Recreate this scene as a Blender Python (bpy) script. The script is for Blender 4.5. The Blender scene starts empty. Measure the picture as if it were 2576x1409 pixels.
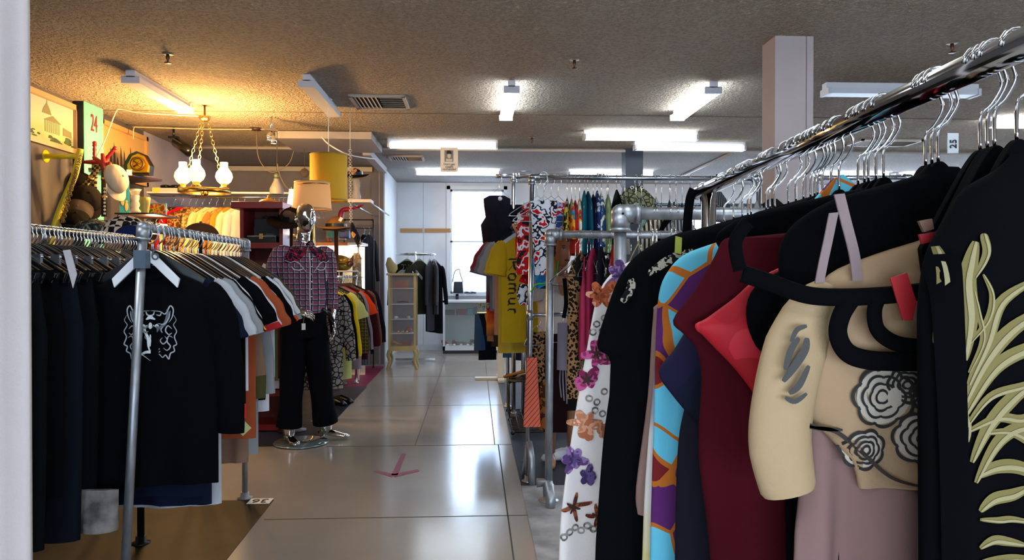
import bpy, math, random
from mathutils import Vector, Matrix, noise
R = math.radians; PI = math.pi
rnd = random.Random(11)
S = bpy.context.scene
COL = S.collection

# ------------------------------------------------------------------ camera, world, exposure
FPX, W0, H0 = 1860.0, 2576, 1409
EYE = Vector((0, 0, 1.35)); YAW, PITCH = R(-2.86), R(-0.6)
cam_d = bpy.data.cameras.new('camera'); cam = bpy.data.objects.new('camera', cam_d); COL.objects.link(cam)
cam_d.sensor_width = 36; cam_d.lens = FPX / W0 * 36; cam_d.clip_start = .02
cam.location = EYE; cam.rotation_euler = (R(90) + PITCH, 0, YAW)
S.camera = cam
S.view_settings.view_transform = 'Standard'; S.view_settings.look = 'None'
S.view_settings.exposure = 1.3; S.view_settings.gamma = 1; S.view_settings.use_curve_mapping = False
S.cycles.use_denoising = True
S.cycles.max_bounces = 6; S.cycles.diffuse_bounces = 3; S.cycles.glossy_bounces = 3
S.cycles.transparent_max_bounces = 8; S.cycles.sample_clamp_indirect = 4
S.cycles.caustics_reflective = False; S.cycles.caustics_refractive = False
wd = bpy.data.worlds.new('world'); S.world = wd; wd.use_nodes = True
bg = wd.node_tree.nodes['Background']; bg.inputs[0].default_value = (.62, .79, 1, 1); bg.inputs[1].default_value = 6.0

ROT = Matrix.Rotation(YAW, 3, 'Z') @ Matrix.Rotation(PITCH, 3, 'X')
def ray(px, py): return ROT @ Vector(((px - W0 / 2) / FPX, 1, -(py - H0 / 2) / FPX))
def at(px, py, Y): d = ray(px, py); return EYE + d * (Y / d.y)
def atx(px, py, X): d = ray(px, py); return EYE + d * (X / d.x)
def atz(px, py, Z): d = ray(px, py); return EYE + d * ((Z - EYE.z) / d.z)

# ------------------------------------------------------------------ materials
MATS = {}
def lin(h):
    if not isinstance(h, str): return (*h, 1) if len(h) == 3 else h
    h = h.lstrip('#'); h = h if len(h) == 6 else ''.join(q * 2 for q in h); c = [int(h[i:i + 2], 16) / 255 for i in (0, 2, 4)]
    return tuple(((x / 12.92) if x < .04045 else ((x + .055) / 1.055) ** 2.4) for x in c) + (1,)
class NT:
    def __init__(s, name):
        s.m = bpy.data.materials.new(name); s.m.use_nodes = True
        s.t = s.m.node_tree; s.b = s.t.nodes['Principled BSDF']; s.out = s.t.nodes['Material Output']
    def n(s, typ, ins=None, **kw):
        x = s.t.nodes.new(typ)
        for k, v in kw.items(): setattr(x, k, v)
        for k, v in (ins or {}).items(): s.l(v, x.inputs[k])
        return x
    def l(s, v, sock):
        if isinstance(v, bpy.types.NodeSocket): s.t.links.new(v, sock)
        else: sock.default_value = v
    def co(s, scale=(1, 1, 1), rot=(0, 0, 0), kind='Object', warp=0, wscale=5):
        c = s.n('ShaderNodeTexCoord').outputs[kind]
        if warp:
            nz = s.n('ShaderNodeTexNoise', {'Vector': c, 'Scale': wscale})
            sub = s.n('ShaderNodeVectorMath', {0: nz.outputs['Color'], 1: (.5, .5, .5)}, operation='SUBTRACT')
            sc = s.n('ShaderNodeVectorMath', {0: sub.outputs[0], 'Scale': warp}, operation='SCALE')
            c = s.n('ShaderNodeVectorMath', {0: c, 1: sc.outputs[0]}, operation='ADD').outputs[0]
        return s.n('ShaderNodeMapping', {'Vector': c, 'Scale': scale, 'Rotation': rot}).outputs[0]
    def ramp(s, fac, stops, const=True):
        r = s.n('ShaderNodeValToRGB', {'Fac': fac}); e = r.color_ramp
        e.interpolation = 'CONSTANT' if const else 'LINEAR'
        while len(e.elements) < len(stops): e.elements.new(.5)
        for q, (p, c) in zip(e.elements, stops): q.position = p
        for q, (p, c) in zip(e.elements, stops): q.color = lin(c)
        return r.outputs[0]
    def mix(s, f, a, b, mode='MIX'):
        x = s.n('ShaderNodeMix', data_type='RGBA', blend_type=mode)
        s.l(f, x.inputs[0]); s.l(lin(a) if isinstance(a, (str, tuple)) else a, x.inputs[6]); s.l(lin(b) if isinstance(b, (str, tuple)) else b, x.inputs[7])
        return x.outputs[2]
    def math(s, op, a, b=0.0):
        x = s.n('ShaderNodeMath', operation=op); s.l(a, x.inputs[0]); s.l(b, x.inputs[1]); return x.outputs[0]
    def bump(s, h, st=.3, d=.01):
        b = s.n('ShaderNodeBump', {'Height': h, 'Strength': st, 'Distance': d}); s.t.links.new(b.outputs[0], s.b.inputs['Normal'])
    def fin(s, col=None, rough=.7, metal=0, **kw):
        if col is not None: s.l(lin(col) if isinstance(col, (str, tuple)) else col, s.b.inputs['Base Color'])
        s.l(rough, s.b.inputs['Roughness']); s.b.inputs['Metallic'].default_value = metal
        for k, v in kw.items(): s.l(v, s.b.inputs[k])
        return s.m
def M(col, rough=.55, metal=0, emit=0, **kw):
    key = (col, rough, metal, emit, tuple(sorted(kw.items())))
    if key in MATS: return MATS[key]
    n = NT('plain'); 
    if emit: kw['Emission Color'] = lin(col); kw['Emission Strength'] = emit
    MATS[key] = n.fin(col, rough, metal, **kw); return MATS[key]
def cloth(col, rough=.9, mottled=.12):
    key = ('cloth', col, rough, mottled)
    if key in MATS: return MATS[key]
    n = NT('cloth'); nz = n.n('ShaderNodeTexNoise', {'Vector': n.co(), 'Scale': 7.0, 'Detail': 4.0})
    a = lin(col); k = 1 - mottled
    c = n.mix(nz.outputs[0], (a[0] * k, a[1] * k, a[2] * k), tuple(min(1, x * (1 + mottled)) for x in a[:3]))
    w = n.n('ShaderNodeTexNoise', {'Vector': n.co((1, 1, 1)), 'Scale': 260.0}); f = n.n('ShaderNodeTexNoise', {'Vector': n.co((1, 1, .22)), 'Scale': 11.0, 'Detail': 1.0})
    n.bump(n.math('ADD', f.outputs[0], n.math('MULTIPLY', w.outputs[0], .03)), .6, .035)
    MATS[key] = n.fin(c, rough, **{'Sheen Weight': .0, 'Specular IOR Level': .06}); return MATS[key]
def pat(kind, cols, scale=10, rough=.85, warp=.0, key=None, rot=(0, 0, 0)):
    key = ('pat', kind, tuple(cols), scale, warp, rot)
    if key in MATS: return MATS[key]
    n = NT(kind + '_print'); c = n.co(rot=rot, warp=warp)
    if kind == 'blob':
        t = n.n('ShaderNodeTexNoise', {'Vector': c, 'Scale': float(scale), 'Detail': 2.0}); k = len(cols)
        o = n.ramp(t.outputs[0], [(0, cols[0])] + [(.36 + .3 * i / max(1, k - 1), cols[i]) for i in range(1, k)])
    elif kind == 'cells':
        t = n.n('ShaderNodeTexVoronoi', {'Vector': c, 'Scale': float(scale)}); e = n.n('ShaderNodeTexVoronoi', {'Vector': c, 'Scale': float(scale)}, feature='DISTANCE_TO_EDGE')
        sp = n.n('ShaderNodeSeparateColor', {0: t.outputs['Color']}); k = len(cols) - 1
        o = n.ramp(sp.outputs[0], [(i / k, cols[i + 1]) for i in range(k)])
        o = n.mix(n.ramp(e.outputs['Distance'], [(0, '#ffffff'), (.035, '#000000')]), o, cols[0])
    elif kind == 'spots':
        t = n.n('ShaderNodeTexVoronoi', {'Vector': c, 'Scale': float(scale)})
        o = n.ramp(t.outputs['Distance'], [(0, cols[0]), (.28, cols[1]), (.5, cols[2])])
    elif kind == 'snake':
        e = n.n('ShaderNodeTexVoronoi', {'Vector': c, 'Scale': float(scale)}, feature='DISTANCE_TO_EDGE')
        b = n.n('ShaderNodeTexNoise', {'Vector': c, 'Scale': 9.0})
        o = n.mix(n.ramp(e.outputs['Distance'], [(0, '#ffffff'), (.09, '#000000')]), n.ramp(b.outputs[0], [(0, cols[1]), (.5, cols[2])], False), cols[0])
    elif kind == 'stripe':
        t = n.n('ShaderNodeTexWave', {'Vector': c, 'Scale': float(scale)}, bands_direction='X' if rot == (0, 0, 0) else 'Z'); k = len(cols)
        o = n.ramp(t.outputs[0], [(i / k, cols[i]) for i in range(k)])
    elif kind == 'plaid':
        a = n.n('ShaderNodeTexWave', {'Vector': c, 'Scale': float(scale)}, bands_direction='X'); b = n.n('ShaderNodeTexWave', {'Vector': c, 'Scale': float(scale)}, bands_direction='Z')
        a2 = n.n('ShaderNodeTexWave', {'Vector': c, 'Scale': scale * 1.0, 'Phase Offset': 2.2}, bands_direction='X'); b2 = n.n('ShaderNodeTexWave', {'Vector': c, 'Scale': scale * 1.0, 'Phase Offset': 2.2}, bands_direction='Z')
        o = n.mix(n.ramp(a.outputs[0], [(0, '#000000'), (.55, '#8c8c8c')]), cols[0], cols[1])
        o = n.mix(n.ramp(b.outputs[0], [(0, '#000000'), (.55, '#b0b0b0')]), o, cols[1])
        o = n.mix(n.math('MAXIMUM', n.ramp(a2.outputs[0], [(0, '#000000'), (.96, '#ffffff')]), n.ramp(b2.outputs[0], [(0, '#000000'), (.96, '#ffffff')])), o, cols[2])
        o = n.mix(n.math('MAXIMUM', n.ramp(a.outputs[0], [(0, '#ffffff'), (.05, '#000000')]), n.ramp(b.outputs[0], [(0, '#ffffff'), (.05, '#000000')])), o, cols[3])
    elif kind == 'check':
        t = n.n('ShaderNodeTexChecker', {'Vector': c, 'Scale': float(scale), 'Color1': lin(cols[0]), 'Color2': lin(cols[1])}); o = t.outputs[0]
    elif kind == 'grad':
        z = n.n('ShaderNodeSeparateXYZ', {0: c}).outputs[2]
        nz = n.n('ShaderNodeTexNoise', {'Vector': c, 'Scale': 8.0}); k = len(cols)
        o = n.ramp(n.math('ADD', n.math('MULTIPLY', z, float(scale)), n.math('MULTIPLY', nz.outputs[0], .35)), [(i / k, cols[i]) for i in range(k)], False)
    MATS[key] = n.fin(o, rough, **{'Specular IOR Level': .2}); return MATS[key]

CHROME = M('#d8dade', .12, 1); STEEL = M('#b9bec6', .28, 1); DARKMET = M('#3a3836', .35, 1)
def _galv():
    n = NT('galvanised_pipe'); nz = n.n('ShaderNodeTexNoise', {'Vector': n.co((1, 1, .3)), 'Scale': 30.0, 'Detail': 5.0})
    return n.fin(n.ramp(nz.outputs[0], [(.3, '#85878c'), (.7, '#b4b6ba')], False), .42, .75)
GALV = _galv(); GOLD = M('#c9a45a', .25, 1); BLACK = cloth('#060609'); BLKPL = M('#08080a', .3)
WHTPL = M('#e6e6ea', .35); WHITE = M('#e4e2e2', .5); PAPER = M('#f0ece4', .8)
GLASS = M('#ffffff', .03, **{'Transmission Weight': .0, 'Alpha': .07, 'Specular IOR Level': .5})

# ------------------------------------------------------------------ mesh builder
WLOC = {}
def setp(o, label=None, cat=None, group=None, kind=None):
    for k, v in (('label', label), ('category', cat), ('group', group), ('kind', kind)):
        if v: o[k] = v
    return o
def E(name, loc, label=None, cat=None, group=None, parent=None):
    o = bpy.data.objects.new(name, None); COL.objects.link(o); o.empty_display_size = .05
    loc = Vector(loc); WLOC[o.name] = loc.copy()
    if parent: o.parent = parent; loc = loc - WLOC[parent.name]
    o.location = loc; return setp(o, label, cat, group)
class MB:
    def __init__(s): s.v = []; s.f = []; s.sm = []; s.mi = []; s.cur = 0
    def add(s, vs, fs, smooth=True):
        b = len(s.v); s.v += [Vector(p) for p in vs]
        for f in fs: s.f.append(tuple(i + b for i in f)); s.sm.append(smooth); s.mi.append(s.cur)
        return s
    def box(s, c, d, rz=0, rx=0, ry=0, taper=1):
        c = Vector(c); m = Matrix.Rotation(rz, 3, 'Z') @ Matrix.Rotation(ry, 3, 'Y') @ Matrix.Rotation(rx, 3, 'X'); vs = []
        for z in (-1, 1):
            k = taper if z > 0 else 1
            for x, y in ((-1, -1), (1, -1), (1, 1), (-1, 1)): vs.append(c + m @ Vector((x * d[0] / 2 * k, y * d[1] / 2 * k, z * d[2] / 2)))
        return s.add(vs, [(3, 2, 1, 0), (4, 5, 6, 7), (0, 1, 5, 4), (1, 2, 6, 5), (2, 3, 7, 6), (3, 0, 4, 7)], False)
    def bb(s, a, b): return s.box([(a[i] + b[i]) / 2 for i in range(3)], [abs(a[i] - b[i]) for i in range(3)])
    def rings(s, rs, cap=True, smooth=True):
        n = len(rs[0]); vs = [p for r in rs for p in r]; fs = []
        for k in range(len(rs) - 1):
            for i in range(n): j = (i + 1) % n; fs.append((k * n + i, k * n + j, (k + 1) * n + j, (k + 1) * n + i))
        if cap: fs += [tuple(range(n))[::-1], tuple((len(rs) - 1) * n + i for i in range(n))]
        return s.add(vs, fs, smooth)
    def tube(s, pts, r, seg=8, b=None, up=None, cap=True):
        pts = [Vector(p) for p in pts]; n = len(pts); rs = []
        ra = r if isinstance(r, (list, tuple)) else [r] * n; rb = b if isinstance(b, (list, tuple)) else ([b] * n if b else ra)
        t0 = (pts[1] - pts[0]).normalized(); u = Vector(up) if up else (Vector((0, 1, 0)) if abs(t0.y) < .9 else Vector((1, 0, 0)))
        for i in range(n):
            t = (pts[min(i + 1, n - 1)] - pts[max(i - 1, 0)]); t = t.normalized() if t.length > 1e-9 else t0
            side = t.cross(u)
            if side.length < 1e-6: side = t.cross(Vector((.3, .5, .8)))
            side.normalize(); uu = side.cross(t).normalized()
            if not up: u = uu
            rs.append([pts[i] + side * math.cos(2 * PI * k / seg) * ra[i] + uu * math.sin(2 * PI * k / seg) * rb[i] for k in range(seg)])
        return s.rings(rs, cap)
    def lathe(s, prof, c, seg=20, axis='Z', cap=True, sc=(1, 1)):
        c = Vector(c); rs = []
        for r, h in prof:
            ring = []
            for k in range(seg):
                a = 2 * PI * k / seg; p = (r * math.cos(a) * sc[0], r * math.sin(a) * sc[1], h)
                if axis == 'X': p = (p[2], p[0], p[1])
                if axis == 'Y': p = (p[1], p[2], p[0])
                ring.append(c + Vector(p))
            rs.append(ring)
        return s.rings(rs, cap)
    def ball(s, c, r, seg=14, rot=None):
        r = (r, r, r) if not isinstance(r, (tuple, list)) else r; n = max(6, seg // 2); rs = []; c = Vector(c)
        for i in range(n + 1):
            a = PI * (i + .02) / (n + .04); ring = []
            for k in range(seg):
                t = 2 * PI * k / seg; p = Vector((r[0] * math.sin(a) * math.cos(t), r[1] * math.sin(a) * math.sin(t), -r[2] * math.cos(a)))
                ring.append(c + (rot @ p if rot else p))
            rs.append(ring)
        return s.rings(rs)
    def prism(s, pts, off):
        n = len(pts); off = Vector(off); a = [Vector(p) for p in pts]
        return s.add(a + [p + off for p in a], [tuple(range(n))[::-1], tuple(range(n, 2 * n))] + [(i, (i + 1) % n, n + (i + 1) % n, n + i) for i in range(n)], False)
    def ribbon(s, pts, w, wv, off=(0, -.002, 0), surf=None):
        """nib stroke: a ribbon of half width w (list or float) along vector wv"""
        n = len(pts); ws = w if isinstance(w, (list, tuple)) else [w] * n; A = []; B = []
        for i, p in enumerate(pts):
            p = Vector(p)
            if wv is None:
                t = Vector(pts[min(i + 1, n - 1)]) - Vector(pts[max(i - 1, 0)]); d = Vector((-t.z, 0, t.x)); d = d.normalized() if d.length > 1e-9 else Vector((1, 0, 0))
            else: d = Vector(wv)
            for L, q in ((A, p + d * ws[i]), (B, p - d * ws[i])):
                if surf: q = Vector((q.x, surf(q.x, q.z) - .003, q.z))
                L.append(q + Vector(off))
        return s.add(A + B, [(i, i + 1, n + i + 1, n + i) for i in range(n - 1)], False)
    def build(s, name, mat, parent=None, label=None, cat=None, group=None, kind=None, bevel=0, sub=0):
        me = bpy.data.meshes.new(name)
        if parent is not None: c = WLOC[parent.name]
        elif kind == 'structure': c = Vector((0, 0, 0))
        else:
            lo = [min(p[i] for p in s.v) for i in range(3)]; hi = [max(p[i] for p in s.v) for i in range(3)]
            c = Vector(((lo[0] + hi[0]) / 2, (lo[1] + hi[1]) / 2, lo[2]))
        me.from_pydata([tuple(p - c) for p in s.v], [], s.f)
        ms = mat if isinstance(mat, (list, tuple)) else [mat]
        for m in ms: me.materials.append(m)
        for p, q, k in zip(me.polygons, s.sm, s.mi): p.use_smooth = q; p.material_index = min(k, len(ms) - 1)
        o = bpy.data.objects.new(name, me); COL.objects.link(o); WLOC[o.name] = c.copy()
        if parent is not None: o.parent = parent
        else: o.location = c
        if bevel: b = o.modifiers.new('bevel', 'BEVEL'); b.width = bevel; b.segments = 2; b.limit_method = 'ANGLE'
        if sub: b = o.modifiers.new('sub', 'SUBSURF'); b.levels = b.render_levels = sub
        return setp(o, label, cat, group, kind)
def spline(pts, n=6):
    P = [Vector(p) for p in pts]; out = []
    for i in range(len(P) - 1):
        a, b, c, d = P[max(i - 1, 0)], P[i], P[i + 1], P[min(i + 2, len(P) - 1)]
        for k in range(n):
            t = k / n; out.append(.5 * ((2 * b) + (c - a) * t + (2 * a - 5 * b + 4 * c - d) * t * t + (3 * b - a - 3 * c + d) * t ** 3))
    return out + [P[-1]]
def dup(o, loc=None, rz=None, label=None, group=None, parent=None, mats=None, sc=None):
    c = o.copy(); COL.objects.link(c)
    if parent is not None: c.parent = parent
    if loc is not None: c.location = loc; WLOC[c.name] = Vector(loc)
    if rz is not None: c.rotation_euler = (0, 0, rz)
    if sc: c.scale = sc
    if label: c['label'] = label
    if group: c['group'] = group
    for ch in list(o.children): dup(ch, parent=c)
    return c
def text(body, size, mat, parent, loc, rot, name='lettering', ext=.0008, align='CENTER', sc=(1, 1, 1)):
    cu = bpy.data.curves.new(name, 'FONT'); cu.body = body; cu.size = size; cu.extrude = ext; cu.align_x = align; cu.align_y = 'CENTER'
    t = bpy.data.objects.new(name, cu); COL.objects.link(t)
    me = bpy.data.meshes.new_from_object(t.evaluated_get(bpy.context.evaluated_depsgraph_get())); bpy.data.objects.remove(t); bpy.data.curves.remove(cu)
    me.materials.clear(); me.materials.append(mat); o = bpy.data.objects.new(name, me); COL.objects.link(o)
    o.parent = parent; o.location = Vector(loc) - WLOC[parent.name]; o.rotation_euler = rot; o.scale = sc; return o
FRONT = (R(90), 0, 0)

# ------------------------------------------------------------------ the room
RX0, RX1, RY0, RY1, CH = -3.68, 10.5, -2.6, 12.9, 2.92
def st(name, mb, mat): return mb.build(name, mat, kind='structure')
def floor_mat():
    n = NT('painted_floor'); c = n.co(kind='Object')
    a = n.n('ShaderNodeTexNoise', {'Vector': c, 'Scale': 1.3, 'Detail': 6.0}); b = n.n('ShaderNodeTexNoise', {'Vector': c, 'Scale': 28.0, 'Detail': 5.0})
    col = n.ramp(a.outputs[0], [(.3, '#a0948a'), (.7, '#aea296')], False)
    col = n.mix(n.ramp(b.outputs[0], [(.0, '#444444'), (.6, '#000000')], False), col, '#5d554c')
    rg = n.ramp(a.outputs[0], [(.3, (.15, .15, .15)), (.75, (.19, .19, .19))], False)
    n.bump(n.math('ADD', b.outputs[0], 0.0), .10, .003)
    return n.fin(col, rg, **{'Specular IOR Level': .6})
def ceil_mat(c1, c2, st_):
    n = NT('textured_ceiling'); c = n.co()
    a = n.n('ShaderNodeTexNoise', {'Vector': c, 'Scale': 42.0, 'Detail': 3.0, 'Roughness': .6}); b = n.n('ShaderNodeTexNoise', {'Vector': c, 'Scale': .8, 'Detail': 3.0})
    col = n.mix(n.ramp(a.outputs[0], [(.34, '#aaaaaa'), (.52, '#000000')], False), n.ramp(b.outputs[0], [(.3, c1), (.7, c2)], False), '#76685a')
    n.bump(n.ramp(a.outputs[0], [(.38, '#000000'), (.62, '#ffffff')], False), st_, .05)
    return n.fin(col, .95, **{'Specular IOR Level': .1})
def wall_mat(c1, c2, sc=2.0):
    n = NT('painted_wall'); a = n.n('ShaderNodeTexNoise', {'Vector': n.co(), 'Scale': sc, 'Detail': 5.0})
    return n.fin(n.ramp(a.outputs[0], [(.3, c1), (.7, c2)], False), .75)
WG = wall_mat('#4a4441', '#5a5350'); WL = wall_mat('#a39ba0', '#b3abb0'); WP = wall_mat('#8d8482', '#9b9290'); WW = wall_mat('#dfe0e6', '#eceef2')
st('floor', MB().bb((RX0 - .1, RY0, -.05), (RX1, RY1 + .1, 0)), floor_mat())
st('ceiling', MB().bb((RX0 - .1, RY0, CH), (RX1, 9.35, CH + .06)), ceil_mat('#d2c0ab', '#dccab6', 1.0))
st('ceiling_back', MB().bb((RX0 - .1, 9.35, CH - .015), (RX1, RY1 + .1, CH + .06)), ceil_mat('#aaa5a2', '#b9b4b1', .5))
st('wall_left', MB().bb((RX0 - .1, RY0, 0), (RX0, 8.43, CH)), WG)
st('wall_left_back', MB().bb((RX0 - .1, 8.43, 0), (RX0, RY1, CH)), WL)
st('wall_right', MB().bb((RX1, RY0, 0), (RX1 + .1, RY1, CH)), WW)
m = MB()   # wall behind the camera; low opening added to brighten ceiling and foreground
for a, b in (((RX0, 0), (-1.8, CH)), ((2.6, 0), (RX1, CH)), ((-1.8, 0), (2.6, .4)), ((-1.8, 1.6), (2.6, CH))): m.bb((a[0], RY0 - .1, a[1]), (b[0], RY0, b[1]))
st('wall_rear', m, WP)
m = MB()
for x in (-1.8, .4, 2.56): m.bb((x, RY0 - .07, .4), (x + .04, RY0 - .03, 1.6))
st('window_5', m, M('#e8eaf0', .4))  # bars of the added, unseen rear window
st('wall_partition', MB().bb((RX0, 11.0, 0), (-1.52, 11.08, CH)), WP)
st('wall_side', MB().bb((-1.44, 11.0, 0), (-1.345, RY1, CH - .02)), WW)
st('trim_1', MB().bb((-1.52, 10.96, 0), (-1.34, 11.1, CH - .02)), M('#857c7c', .6))
st('trim_2', MB().bb((-1.41, 10.94, .0), (-1.395, 10.965, CH - .02)), M('#b8aeb0', .6))
# back wall with window openings
WIN = [(-.43, .50, .98, 2.79), (3.2, 5.1, .95, 2.52), (5.9, 7.9, .95, 2.55), (8.2, 10.0, .95, 2.55)]
bw = MB(); x = -1.4
for a, b, z0, z1 in WIN:
    bw.bb((x, RY1, 0), (a, RY1 + .12, CH)); bw.bb((a, RY1, 0), (b, RY1 + .12, z0)); bw.bb((a, RY1, z1), (b, RY1 + .12, CH)); x = b
bw.bb((x, RY1, 0), (RX1, RY1 + .12, CH)); st('wall_back', bw, WW)
for i, (a, b, z0, z1) in enumerate(WIN):
    m = MB(); t = .035
    for q in (((a, z0), (a + t, z1)), ((b - t, z0), (b, z1)), ((a, z0), (b, z0 + t)), ((a, z1 - t), (b, z1)), ((a, (z0 + z1) / 2 - .015), (b, (z0 + z1) / 2 + .015))):
        m.bb((q[0][0], RY1 + .03, q[0][1]), (q[1][0], RY1 + .09, q[1][1]))
    if i: m.bb(((a + b) / 2 - .02, RY1 + .03, z0), ((a + b) / 2 + .02, RY1 + .09, z1))
    f = st('window_%d' % (i + 1), m, M('#e8eaf0', .4))
    g = MB().bb((a, RY1 + .055, z0), (b, RY1 + .06, z1)).build('pane', GLASS, f)
    s_ = MB().bb((a - .06, RY1 - .05, z0 - .04), (b + .06, RY1 + .03, z0)).build('window_sill', M('#f0f1f5', .4), f)
    fr = MB()
    for q in (((a - .06, z0), (a, z1 + .06)), ((b, z0), (b + .06, z1 + .06)), ((a - .06, z1), (b + .06, z1 + .06))): fr.bb((q[0][0], RY1 - .015, q[0][1]), (q[1][0], RY1 + .01, q[1][1]))
    fr.build('casing', M('#eef0f4', .4), f)
    bl = MB(); k = int((z1 - z0) / .027)
    for j in range(k): bl.box(((a + b) / 2, RY1 + .02, z0 + .02 + j * .027), (b - a - .03, .02, .0012), rx=R(8))
    bl.build('blind_slats', M('#eef2fa', .5), f, label='thin white horizontal blind slats')
# neighbouring house outside the window
hb = MB().bb((-3, 17, -1.0), (2.2, 19, 2.35)); hb.prism([(-3.3, 16.8, 2.35), (2.5, 16.8, 2.35), (1.6, 18, 3.3), (-2.4, 18, 3.3)], (0, 1.5, 0))
hs = hb.build('neighbouring_house', M('#cfd8e4', .8), label='pale blue house seen through the bright back window', cat='building')
for i in range(3): MB().bb((-1.2 + i * 1.0, 16.93, .9), (-.6 + i * 1.0, 17.0, 1.9)).build('window', M('#7f98b4', .3), hs)
# seams of the back wall panels, wood strips, baseboards
m = MB()
for px in (1065, 1122): a = at(px, 500, RY1); m.bb((a.x - .008, RY1 - .004, 0), (a.x + .008, RY1, CH - .02))
st('trim_3', m, M('#c9c9d0', .6))
for i, (x0, x1, y) in enumerate(((1007, 1063, 580), (1068, 1134, 580), (1073, 1113, 803))):
    a, b = at(x0, y, RY1), at(x1, y, RY1); MB().bb((a.x, RY1 - .02, a.z - .035), (b.x, RY1, a.z + .035)).build('wooden_rail', M('#b98a58', .6), label=['short pale wooden strip on back wall, left of the upper pair', 'pale wooden strip on back wall touching the window frame, upper right', 'low wooden strip on back wall beside the white display case'][i], cat='wall strip', group='wooden strips on the back wall')
st('baseboard_back', MB().bb((-1.34, RY1 - .015, 0), (RX1, RY1, .1)), M('#d8d9e0', .5))
st('baseboard_left', MB().bb((RX0, 0, 0), (RX0 + .015, 11, .1)), M('#3d3836', .6))
# pillar, black post, teal pilaster, beams, conduits, ceiling seams
st('pillar_white', MB().bb((1.99, 4.83, 0), (2.25, 5.05, CH)), wall_mat('#aa9c9a', '#b6a8a6'))
st('trim_4', MB().bb((2.20, 4.826, 0), (2.204, 4.831, CH)), M('#7d7070', .7))
st('pillar_navy', MB().bb((1.905, 9.3, 0), (2.13, 9.55, CH)), M('#1b2333', .5))
st('trim_conduit', MB().tube([(RX0 + .02, 9.32, CH - .03), (RX1, 9.32, CH - .03)], .018).tube([(3.3, 9.35, CH - .035), (3.3, 11.9, CH - .035)], .02), M('#c8c2bc', .5))
m = MB()
for yy in (3.55, 7.35): m.bb((RX0, yy, CH - .004), (RX1, yy + .012, CH))
st('trim_seam', m, M('#6d5f52', .9))
st('beam_steel', MB().bb((-2.2, 8.3, CH - .09), (-1.15, 9.25, CH - .01)), M('#a39a98', .5))
st('trim_5', MB().bb((RX0, 10.9, CH - .1), (-1.5, 11.0, CH - .035)), M('#ece2c8', .4))
st('trim_6', MB().bb((-1.40, 9.32, CH - .11), (-1.30, 11.0, CH - .03)), M('#b9b2b4', .5))
PLX0 = -3.585
pl = MB().bb((RX0, 6.98, 0), (PLX0, 7.33, CH)).build('pilaster', M('#12100f', .7), kind='structure')
tf = MB().bb((PLX0, 6.98, 0), (PLX0 + .006, 7.33, CH)).build('painted_face', M('#6fc4ae', .5), pl, label='turquoise painted face')
t = text('24', .2, M('#c8202a', .4), pl, (PLX0 + .012, 7.15, 2.74), (R(90), 0, R(90)), name='painted_number', sc=(.62, 1.15, 1))
# floor details
def fpoly(name, pts, mat, label, cat, z=.003, **kw):
    return MB().prism([(x, y, 0.0004) for x, y in pts], (0, 0, z)).build(name, mat, label=label, cat=cat, **kw)
def mat_noise(c1, c2, rough=.5, sc=4):
    n = NT('worn_mat'); a = n.n('ShaderNodeTexNoise', {'Vector': n.co(), 'Scale': float(sc), 'Detail': 7.0}); return n.fin(n.ramp(a.outputs[0], [(.35, c1), (.68, c2)], False), rough, **{'Specular IOR Level': .12})
fpoly('floor_mat', [(.29, 4.66), (4.5, 4.66), (4.5, 9.13), (.28, 9.13)], mat_noise('#1e2230', '#2b303c'), 'dark navy floor mat under the right-hand racks', 'mat')
fpoly('floor_mat', [(-3.6, 0.5), (-1.16, 0.5), (-1.165, 3.47), (-1.19, 4.43), (-3.6, 4.43)], mat_noise('#140f0d', '#2c221c', .55, 3), 'dark brown worn floor mat under the shirt rack', 'mat')
fpoly('floor_mat', [(-3.6, 5.8), (-1.27, 5.8), (-1.27, 8.75), (-3.6, 8.75)], mat_noise('#20242f', '#3a3f4c', .3), 'dark blue-grey floor mat under the plaid shirt mannequin', 'mat')
fpoly('floor_mat', [(-3.6, 8.76), (-1.29, 8.76), (-1.29, 10.7), (-3.6, 10.7)], mat_noise('#7e2a48', '#94365a', .4), 'magenta strip of floor mat by the grey partition', 'mat')
fpoly('marble_tile', [(.293, .4), (4.5, .4), (4.5, 4.64), (.29, 4.64)], mat_noise('#8c8a8b', '#c2bfbe', .35, 6), 'pale marbled floor sheet at the foot of the near racks', 'floor sheet')
m = MB()
for y0 in (4.08, 5.77, 7.5, 9.6): m.bb((-1.15, y0, 0), (.29, y0 + .008, .0012))
m.bb((.177, .5, 0), (.185, 5.77, .0012)); m.bb((.15, 5.77, 0), (.157, 12, .0012)); m.bb((-.47, 5.77, 0), (-.464, 12, .0012))
st('trim_floor_seams', m, M('#4d463e', .8))
PINK = M('#a4586a', .7)
m = MB()
def fl(px, py): p = atz(px, py, 0); return (p.x, p.y, .0006)
for q in ([(1010, 1142), (1022, 1142), (1000, 1196), (984, 1196)], [(938, 1186), (950, 1184), (992, 1193), (986, 1201)], [(1050, 1181), (1056, 1186), (992, 1201), (986, 1194)]):
    m.prism([fl(*p) for p in q], (0, 0, .001))
m.build('floor_arrow', PINK, label='faded pink painted arrow on the aisle floor', cat='floor marking')
fs = E('number_sticker', (atz(660, 1257, 0).x, 4.40, 0), 'white floor sticker numbered 36 beside the rack foot', 'sticker')
a = WLOC[fs.name]; MB().bb((a.x - .065, a.y - .05, .004), (a.x + .065, a.y + .05, .006)).build('sticker_base', PAPER, fs)
text('36', .1, BLKPL, fs, (a.x, a.y, .007), (0, 0, PI), name='number')

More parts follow.
